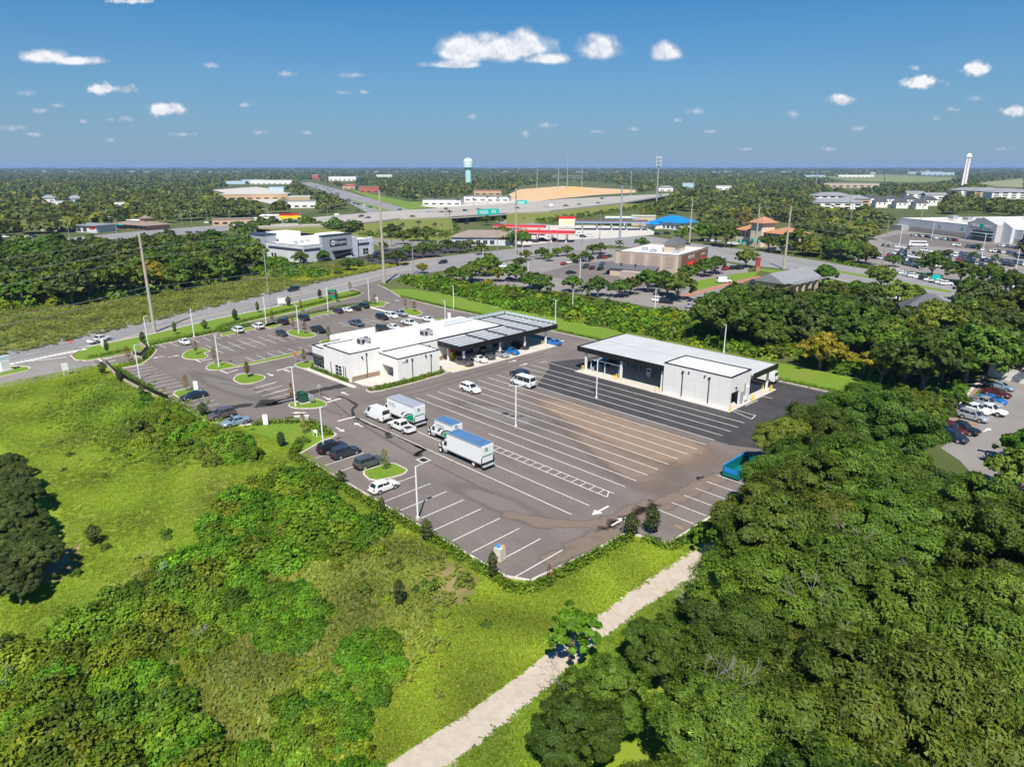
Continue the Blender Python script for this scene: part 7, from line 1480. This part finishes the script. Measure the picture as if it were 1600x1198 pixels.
bushes([(0,480),(120,470),(260,452),(350,436),(400,420),(404,414),(330,432),(240,446),(110,462),(0,470)],3.4,33,STUFFED,[L_SHRUB,L_BRIGHT,L_OAK],1.0,1.8,'shrub at the foot of the wood across the road','shrubs at the foot of the left wood',1)
bushes([(560,354),(640,349),(712,346),(712,370),(640,372),(565,367)],5.5,37,STUFFED,[L_OLIVE],.8,1.6,'scrubby shrub on the left highway embankment','left embankment scrub',1)
bushes([(800,345),(860,339),(985,323),(1030,312),(985,327),(860,346)],6.5,38,STUFFED,[L_OLIVE],.8,1.6,'scrubby shrub on the right highway embankment','right embankment scrub',1)
bushes([(400,408),(430,404),(470,420),(520,425),(540,424),(500,432),(440,432),(405,425)],3.6,34,STUFFED,[L_SHRUB,L_SHRUB],.9,1.5,'bright shrub in front of the dealership flank','bright shrubs before the dealership',1)
bushes([(1410,600),(1470,625),(1490,640),(1478,655),(1440,650),(1400,630)],2.2,35,SHR,[L_OAK,L_OLIVE],.7,1.2,'bush between the right lawn and the neighbouring bays','bushes by the neighbouring bays',.8)
bushes([(640,905),(720,890),(740,912),(700,925),(640,930)],3.0,36,SHRS,[L_OLIVE],.8,1.2,'dry grey green bush near the front corner','dry bushes near the front corner',.6)
for a in [(760,978,.55),(648,926,.6),(150,850,.6),(258,835,.7),(262,842,.5),(165,858,.6),(120,898,.6),(165,745,.5),(110,712,.6),(180,705,.7),(200,715,.6),(150,690,.4),(100,735,.4)]: tree(SHRS[int(a[0])%3], *g(a[0],a[1]), a[2], L_OAK, 'small dark bush alone in the open grass', 'lone bushes in the open grass', 'shrub', 'shrub')
# ---- saplings
def sap(px, py, k, s, m, label, grp='young planted trees'): tree(k, *g(px,py), s, m, label, grp, 'young_tree', z=.1)
for i,(px,py,s) in enumerate(((667,846,.95),(770,906,.95),(985,838,1.1),(1018,834,1.2),(598,805,.7),(533,758,.8),(440,698,.85),(625,950,1.0),(148,850,.9))): sap(px,py,CONE[i%3],s,L_CONIF,('dark young conifer at the front bays','dark young conifer by the wrapped pallet','tall young conifer left of the track hedge','bright young conifer right of the track hedge','small young conifer by the white hatchback','slim young tree below the grey suv','young tree on the corner lawn','slim young tree alone in the rough grass','young tree beside the far left dark row')[i])
sap(858,908,SPARSE[0],.6,L_RUST,'almost bare sapling at the front corner'); sap(*ZC((1213,705))[0],SPARSE[1],1.0,L_OLIVE,'thin yellow topped sapling on the front grass island')
for i,p in enumerate(Z1((490,365),(825,285),(1135,230),(1450,140),(120,480),(75,700),(255,780),(490,960),(1120,1130))): sap(*p,CONE[i%3],.95,L_CONIF,('slim conifer beside the black corner fence','slim conifer right of the tall power pole','slim conifer behind the white sedan','slim conifer on the back verge left of centre','small conifer on the verge tip','conifer at the left fence end','second conifer below the left fence','third conifer below the left fence','conifer behind the grey brown suv')[i])
for i,p in enumerate(Z2((185,395),(420,325),(740,255),(1065,175),(1240,215))): sap(*p,CONE[i%3],1.0,L_CONIF,('first','second','third','fourth','fifth')[i]+' slim conifer along the front verge from the left')
for i,p in enumerate(Z1((1045,500),(340,560),(1240,590),(945,880),(1580,740))+Z2((570,425),(790,512),(910,545),(318,1000),(1160,610),(905,860),(1380,105),(870,315))+Z3((172,235),(490,290),(585,318))+ZT((485,400),(735,1040))): sap(*p,SPARSE[i%2],1.05,L_RUST if i != 9 else L_OLIVE,('rusty sapling on the back left island','rusty sapling by the drive throat','rusty sapling on the long median','rusty sapling beside the navy sedan','rusty sapling at the building side of the median','rusty sapling on the small back island','left rusty sapling on the middle island','right rusty sapling on the middle island','rusty sapling on the oval island','greenish sapling behind the white building','rusty sapling by the glazed entrance','rusty sapling near the monument sign','rusty sapling on the frontage strip','rusty sapling by the exit lamp post','left rusty sapling on the exit island','right rusty sapling on the exit island','rusty sapling on the transformer island','rusty sapling in the front hedge corner')[i])
# ---- hedges: leaves along a run
def hedge(line_, w, h, label, dens=95, leaf=.17, m=None, z=.1, name='hedge', gaps=0.0):
    P = [Vector(p) for p in pts(line_)]; r = np.random.default_rng(int(abs(P[0].x*13+P[0].y*7))); C, N_, T_ = [], [], []
    for i in range(len(P)-1):
        a, b = P[i], P[i+1]; L_ = (b-a).length; d = (b-a)/L_; nb = max(1,int(L_/.85))
        for k in range(nb):
            if r.random() < gaps: continue
            t = (k+.5)/nb*L_+r.normal()*.1; c = a+d*t; hw, hh = w*(.5+.18*r.random()), h*(.72+.4*r.random()); n = int(dens*.85)
            q = unit(r,n)*(r.random((n,1))**.35); q[:,2] = np.abs(q[:,2])
            C.append(np.array([c.x,c.y,z])+q*np.array([hw*1.15,hw*1.15,hh])); N_.append(q*.8+r.normal(size=(n,3))*.4+np.array([0,0,.4])); T_.append(tints(r,n,.8+.4*r.random(),.18,.05))
    C = np.concatenate(C); o = np.array([P[0].x,P[0].y,0])
    me = leafmesh('hedge', C-o, np.concatenate(N_), leaf*(.7+.6*r.random(len(C))), np.concatenate(T_))
    ob = obj(name, me, m or L_HEDGE, None, (P[0].x,P[0].y,0)); return tag(ob, label, 'hedge')
hedge([(-166.5,39.9),(-145,39.9),(-118.5,39.9)],1.5,1.25,'long clipped hedge along the left bays',130)
hedge(Z1((245,625),(400,590),(500,540),(570,470),(600,425)),1.5,1.2,'hedge curving round the back left corner',120)
hedge(Z1((560,395),(800,345),(1100,285),(1590,195))+Z2((0,520),(60,507)),1.8,1.3,'back hedge along the front verge',130)
hedge(Z2((20,535),(300,470),(480,435)),1.3,1.0,'hedge between the white suvs and the frontage lane',120)
hedge(Z2((620,405),(850,360),(1150,300),(1330,255),(1600,235)),1.3,1.0,'hedge behind the back bays by the frontage lane',120)
hedge(Z2((0,485),(250,420),(500,360),(800,290),(1100,215),(1190,190)),1.4,1.1,'hedge on the road side of the frontage lane',120)
hedge(Z2((1250,180),(1400,150),(1490,120)),1.4,1.1,'hedge beside the green monument sign',120)
hedge(Z3((60,210),(130,232),(200,245)),1.2,.9,'hedge on the strip end near the exit',120)
hedge(Z3((445,165),(700,222),(950,285),(1300,355))+[(-140,137.1),(-126,137.2)],1.2,.95,'right hedge running behind the office',110)
hedge([(-122,137.2),(-92,137.1),(-60,137.0),(-38,137)],1.2,.9,'right hedge running behind the wash canopy',110)
hedge(zz(0,520,6.667)((920,265),(1100,235),(1350,180)),1.3,1.0,'hedge on the verge tip by the entrance drive',110)
hedge([(-136,71.25),(-128,71.3),(-121,71.35)],.7,.95,'leafy hedge under the office windows',150,.2)
hedge([(-112.2,72.5),(-112,80),(-112.2,90)],1.1,1.0,'leafy planting along the office front',150,.22,None,.2)
hedge([(-114.2,72),(-112.6,71.4),(-111.6,74),(-111.5,84)],.8,.55,'low flowering edge of the office planting',110,.16,None,.2)
hedge([(395,664),(440,660),(468,660)],1.3,1.1,'front hedge left of the corner gap',130,.2)
hedge([(481,662),(500,671),(514,680)],1.6,1.3,'front hedge right of the corner gap',150,.22)
hedge([(482,692),(470,690),(-93.6,44.6),(-84,44.3),(-74,44.2)],1.4,1.15,'front hedge below the dark suvs',140,.22)
hedge([(-73,44.3),(-60,44.4),(-47,44.2)],1.3,1.25,'front hedge along the empty front bays',150,.2,gaps=.06)
hedge([(-46,44.0),(-44.2,44.2),(-42.9,45.6),(-42.4,56),(-42.0,61.5)],1.5,1.1,'front hedge above the gravel track, left run',130,.22,gaps=.1)
hedge([(-40.5,62.6),(-37.2,63),(-36.7,68),(-36.3,73)],1.4,1.1,'front hedge above the gravel track, right run',130,.22)
hedge([(1270,400),(1338,416),(1400,425),(1480,441)],2.5,1.6,'clipped hedge along the far side of the cross road',40,.5)
for a, b in (((1048,828),(1056,836)),): pass
# ---- loose grass and weeds of the open field
def tufts(polypx, n, seed, size, m, name, label, hh=.35, z=.03, holes=(), edge=.3):
    P = pts(polypx); r = np.random.default_rng(seed); x0, x1 = min(p[0] for p in P), max(p[0] for p in P); y0, y1 = min(p[1] for p in P), max(p[1] for p in P)
    q = np.stack([r.uniform(x0,x1,n), r.uniform(y0,y1,n)],1); Hs = [pts(h) for h in holes]
    k = np.array([inpoly(p,P) and not any(inpoly(p,h) for h in Hs) for p in q]); q = q[k]+r.normal(size=(int(k.sum()),2))*edge; n = len(q)
    bl = 9; c = np.repeat(q,bl,0)+r.normal(size=(n*bl,2))*size*.5; hgt = hh*(.5+r.random(n*bl))
    patch = .85+.3*np.sin(c[:,0]*.35+2*np.sin(c[:,1]*.23))*np.cos(c[:,1]*.31)
    C = np.column_stack([c, z+hgt*.4]); N_ = r.normal(size=(n*bl,3))*np.array([.55,.55,.3])+np.array([.25,-.25,1.1])
    t = tints(r,n*bl,1,.13,.04)*patch[:,None]; me = leafmesh(name, C, N_, hgt*.30+size*.12, t, 3.0, True)
    o = obj(name, me, m); return tag(o, label, 'grass', None, 'stuff')
GRASSM = leafmat('grass_blades', (.240,.325,.018), .3, 0, 0); WEEDM = leafmat('weed_blades', (.205,.245,.030), .3, 0, 0); GRASSD = leafmat('dark_grass_blades', (.175,.275,.014), .3, 0, 0)
PATH = [(560,1215),(720,1116),(860,1012),(960,936),(1100,842),(1140,858),(1050,926),(945,995),(850,1080),(690,1215)]
tufts([(300,1400),(300,1215),(420,880),(600,800),(660,830),(820,925),(900,985),(860,1015),(720,1118),(560,1215),(430,1330),(380,1400)],36000,41,.30,GRASSM,'field_grass','tall grass of the open field beside the track',.22,edge=.12,holes=[[(650,885),(700,868),(755,905),(735,945),(665,950)]])
tufts([(400,890),(520,830),(640,870),(660,960),(600,1060),(500,1000)],5500,42,.4,WEEDM,'dry_weeds','dry straw coloured weeds in the field',.6,edge=2.2)
tufts([(250,880),(420,900),(440,1000),(420,1198),(330,1198),(280,1060)],6500,43,.4,WEEDM,'dry_weeds','dry weeds between the lower left shrubs',.6,edge=2.0)
tufts([g(-150,640),(0,600),(140,572),(200,590),(330,655),(470,700),(600,800),(600,850),(340,860),(230,900),(120,1000),(0,1010),(0,920),(110,890),(95,800),(0,690),g(-150,690)],48000,44,.30,GRASSM,'field_grass','sunlit grass of the left field',.15,edge=.2)
tufts([(830,925),(900,985),(960,938),(1040,885),(1095,850),(1050,856),(990,840),(940,860)],7000,45,.2,GRASSM,'field_grass','grass wedge above the gravel track',.22)
tufts([(600,1330),(690,1215),(770,1148),(850,1085),(945,1000),(1005,955),(1075,910),(1100,940),(1050,1040),(960,1100),(900,1215),(880,1330)],15000,46,.3,GRASSD,'field_grass','grass on the wood side of the gravel track',.3,edge=.12)
tufts([g(-200,600),(0,558),(240,503),(345,478),(500,442),(600,420),(560,405),(470,410),(400,425),(300,440),(120,455),(0,462),g(-200,490)],17000,47,.6,leafmat('meadow_blades', (.165,.200,.025), .3, 0, 0),'meadow_grass','tall wild grass of the meadow across the road',.7,.03)
tufts([(430,432),(520,424),(560,416),(640,412),(560,428),(470,442)],3000,48,.6,leafmat('yellow_meadow_blades',(.27,.30,.015),.3,0,0),'meadow_flowers','bright yellow green meadow patch below the dealership',.8,.03)
tufts([(150,590),(260,640),(330,670),(300,720),(200,700),(120,650)],6000,49,.4,GRASSD,'field_grass','darker lush grass patches below the left fence',.5,edge=3.0)

# ---- the far wooded plain: trees that run together
def lowtree(seed, n, leaf):
    r = np.random.default_rng(seed); d = unit(r,n); d[:,2] = np.abs(d[:,2])*1.1-.15; q = d*np.array([1,1,.72])*(.70+.35*r.random((n,1)))*(1+.22*np.sin(d[:,:1]*5+seed)*np.cos(d[:,1:2]*4))
    return q+np.array([0,0,.75]), d+r.normal(size=(n,3))*.35+np.array([0,0,.25]), leaf*(.7+.6*r.random(n))
LT = [[lowtree(s*10+k, n, lf) for k in range(4)] for s,(n,lf) in enumerate(((130,.40),(46,.62),(18,.95)))]
VIS = [[(400,343),(525,330),(625,322),(800,311),(880,305),(1050,299),(1050,308),(985,326),(860,347),(800,355),(790,377),(700,380),(560,376),(400,362)],
 [(575,338),(520,306),(466,285),(470,282),(492,282),(550,298),(645,326),(640,340)],[(330,298),(400,288),(446,296),(450,306),(424,322),(396,316)],[(795,306),(812,292),(880,284),(930,284),(996,295),(994,303),(830,317)],
 [(0,386),(0,364),(75,366),(190,352),(260,348),(330,344),(400,340),(400,360),(260,372),(75,388)],[(400,360),(560,348),(640,376),(760,345),(1010,338),(1090,330),(1090,372),(1230,340),(1240,400),(1600,470),(1600,620),(600,620),(380,430)],
 [(1335,396),(1400,340),(1520,332),(1600,340),(1600,480),(1330,420)],[(1280,277),(1380,271),(1500,274),(1480,284),(1420,287),(1330,285)],[(1520,288),(1600,277),(1600,296)],[(1350,306),(1470,312),(1470,330),(1350,330)],[(545,294),(640,314),(720,312),(860,308),(860,322),(700,329),(640,330),(580,312)]]
VIS = [(p, min(q[0] for q in p), max(q[0] for q in p), min(q[1] for q in p), max(q[1] for q in p)) for p in VIS]
for a in TOWN:
    if a[9] == 'skip': continue
    D_ = (g(a[0],a[1])[0]**2+g(a[0],a[1])[1]**2)**.5; hw = a[2]/D_*FPX/2+1; hp = (a[4]+2.5)/D_*FPX*.9
    VIS.append(([(a[0]-hw,a[1]-hp),(a[0]+hw,a[1]-hp),(a[0]+hw,a[1]+.5),(a[0]-hw,a[1]+.5)],a[0]-hw,a[0]+hw,a[1]-hp,a[1]+.5))
def hidden(x, y):
    for p, x0, x1, y0, y1 in VIS:
        if x0 <= x <= x1 and y0 <= y <= y1 and inpoly((x,y),p): return True
    return False
FRN = np.random.default_rng(99); fc = []
y = 402.0
while y > 262.8:
    D_ = CAM_H/math.tan(math.atan((599-y)/FPX*-1+0)+PITCH) if False else (g(800,y)[0]**2+g(800,y)[1]**2)**.5
    tp = 9.0/D_*FPX; x = -300.0+FRN.random()*tp
    while x < 1900:
        px, py = x+FRN.normal()*tp*.3, y+FRN.normal()*tp*.10
        s_ = FRN.uniform(.75,1.3)
        if py > 262.5 and not any(hidden(px+dx*tp*.45, py-dy*tp) for dx,dy in ((0,.05),(0,.55),(0,1.0),(-1,.45),(1,.45))):
            if not (py > 374 and 0 < px < 1245): fc.append((px,py,s_,D_))
        x += tp*(.66 if D_ < 900 else .9)
    y -= max(.75, tp*(.27 if D_ < 900 else .42))
C_, N_, S_, T_ = [], [], [], []
for (px,py,s_,D_) in fc:
    q, nn2, sz = LT[0 if D_ < 800 else 1 if D_ < 2000 else 2][FRN.integers(4)]
    u, v = g(px,py); rr = 5.6*s_*(1 if D_ < 2500 else min(3, D_/2500)); th = FRN.random()*6.28; c, s = math.cos(th), math.sin(th)
    qq = q*rr*np.array([1,1,1.0 if D_ < 2500 else .6]); C_.append(np.column_stack([qq[:,0]*c-qq[:,1]*s+u, qq[:,0]*s+qq[:,1]*c+v, qq[:,2]*1.05]))
    N_.append(np.column_stack([nn2[:,0]*c-nn2[:,1]*s, nn2[:,0]*s+nn2[:,1]*c, nn2[:,2]])); S_.append(sz*rr*1.05)
    b = FRN.uniform(.8,1.3); k = FRN.random(); hue = np.array([1.55,1.35,.75]) if k < .14 else np.array([1.45,.95,.9]) if k < .17 else np.array([.8,.9,1.0]) if k < .4 else np.array([1,1,1])
    T_.append(tints(FRN,len(q),b,.16,.02)*hue)
far = obj('far_woods', leafmesh('far_woods', np.concatenate(C_), np.concatenate(N_), np.concatenate(S_)*1.15, np.concatenate(T_), 1.25, True), L_FAR)
tag(far, 'dark green woods spreading to the horizon', 'woods', None, 'stuff')
# pale roofs of the far town, too small to tell apart
fr = np.random.default_rng(5); ft = MB()
for i in range(520):
    px, py = fr.uniform(0,1600), 263.6+fr.random()**1.6*9
    u, v = g(px,py); D_ = math.hypot(u,v); w_ = fr.uniform(9,24)*max(1,D_/4500); h_ = fr.uniform(5,9)*max(1,D_/6000); ft.box(u-w_,u+w_,v-w_*.6,v+w_*.6,0,h_+8)
tag(ft.build('far_town', mat('far_roofs',(.55,.56,.56),.8)), 'pale scattered roofs of the far town on the horizon', 'town', None, 'stuff')

# ---------------------------------------------------------------- haze: even air over the whole plain
hz = MB().box(-42000,42000,-42000,42000,-1.5,82).build('haze', None)
hm = bpy.data.materials.new('haze_air'); hm.use_nodes = True; hn = hm.node_tree.nodes
for n in list(hn):
    if n.type != 'OUTPUT_MATERIAL': hn.remove(n)
pv = hn.new('ShaderNodeVolumePrincipled'); pv.inputs['Color'].default_value = (.42,.64,1.0,1); pv.inputs['Density'].default_value = 0.000075; pv.inputs['Anisotropy'].default_value = 0.0
hm.node_tree.links.new(pv.outputs[0], hn['Material Output'].inputs['Volume'])
hz.data.materials.append(hm); tag(hz, 'thin blue summer haze over the plain', 'haze', None, 'stuff')
print('TREES', NTREE, 'FAR', len(fc))
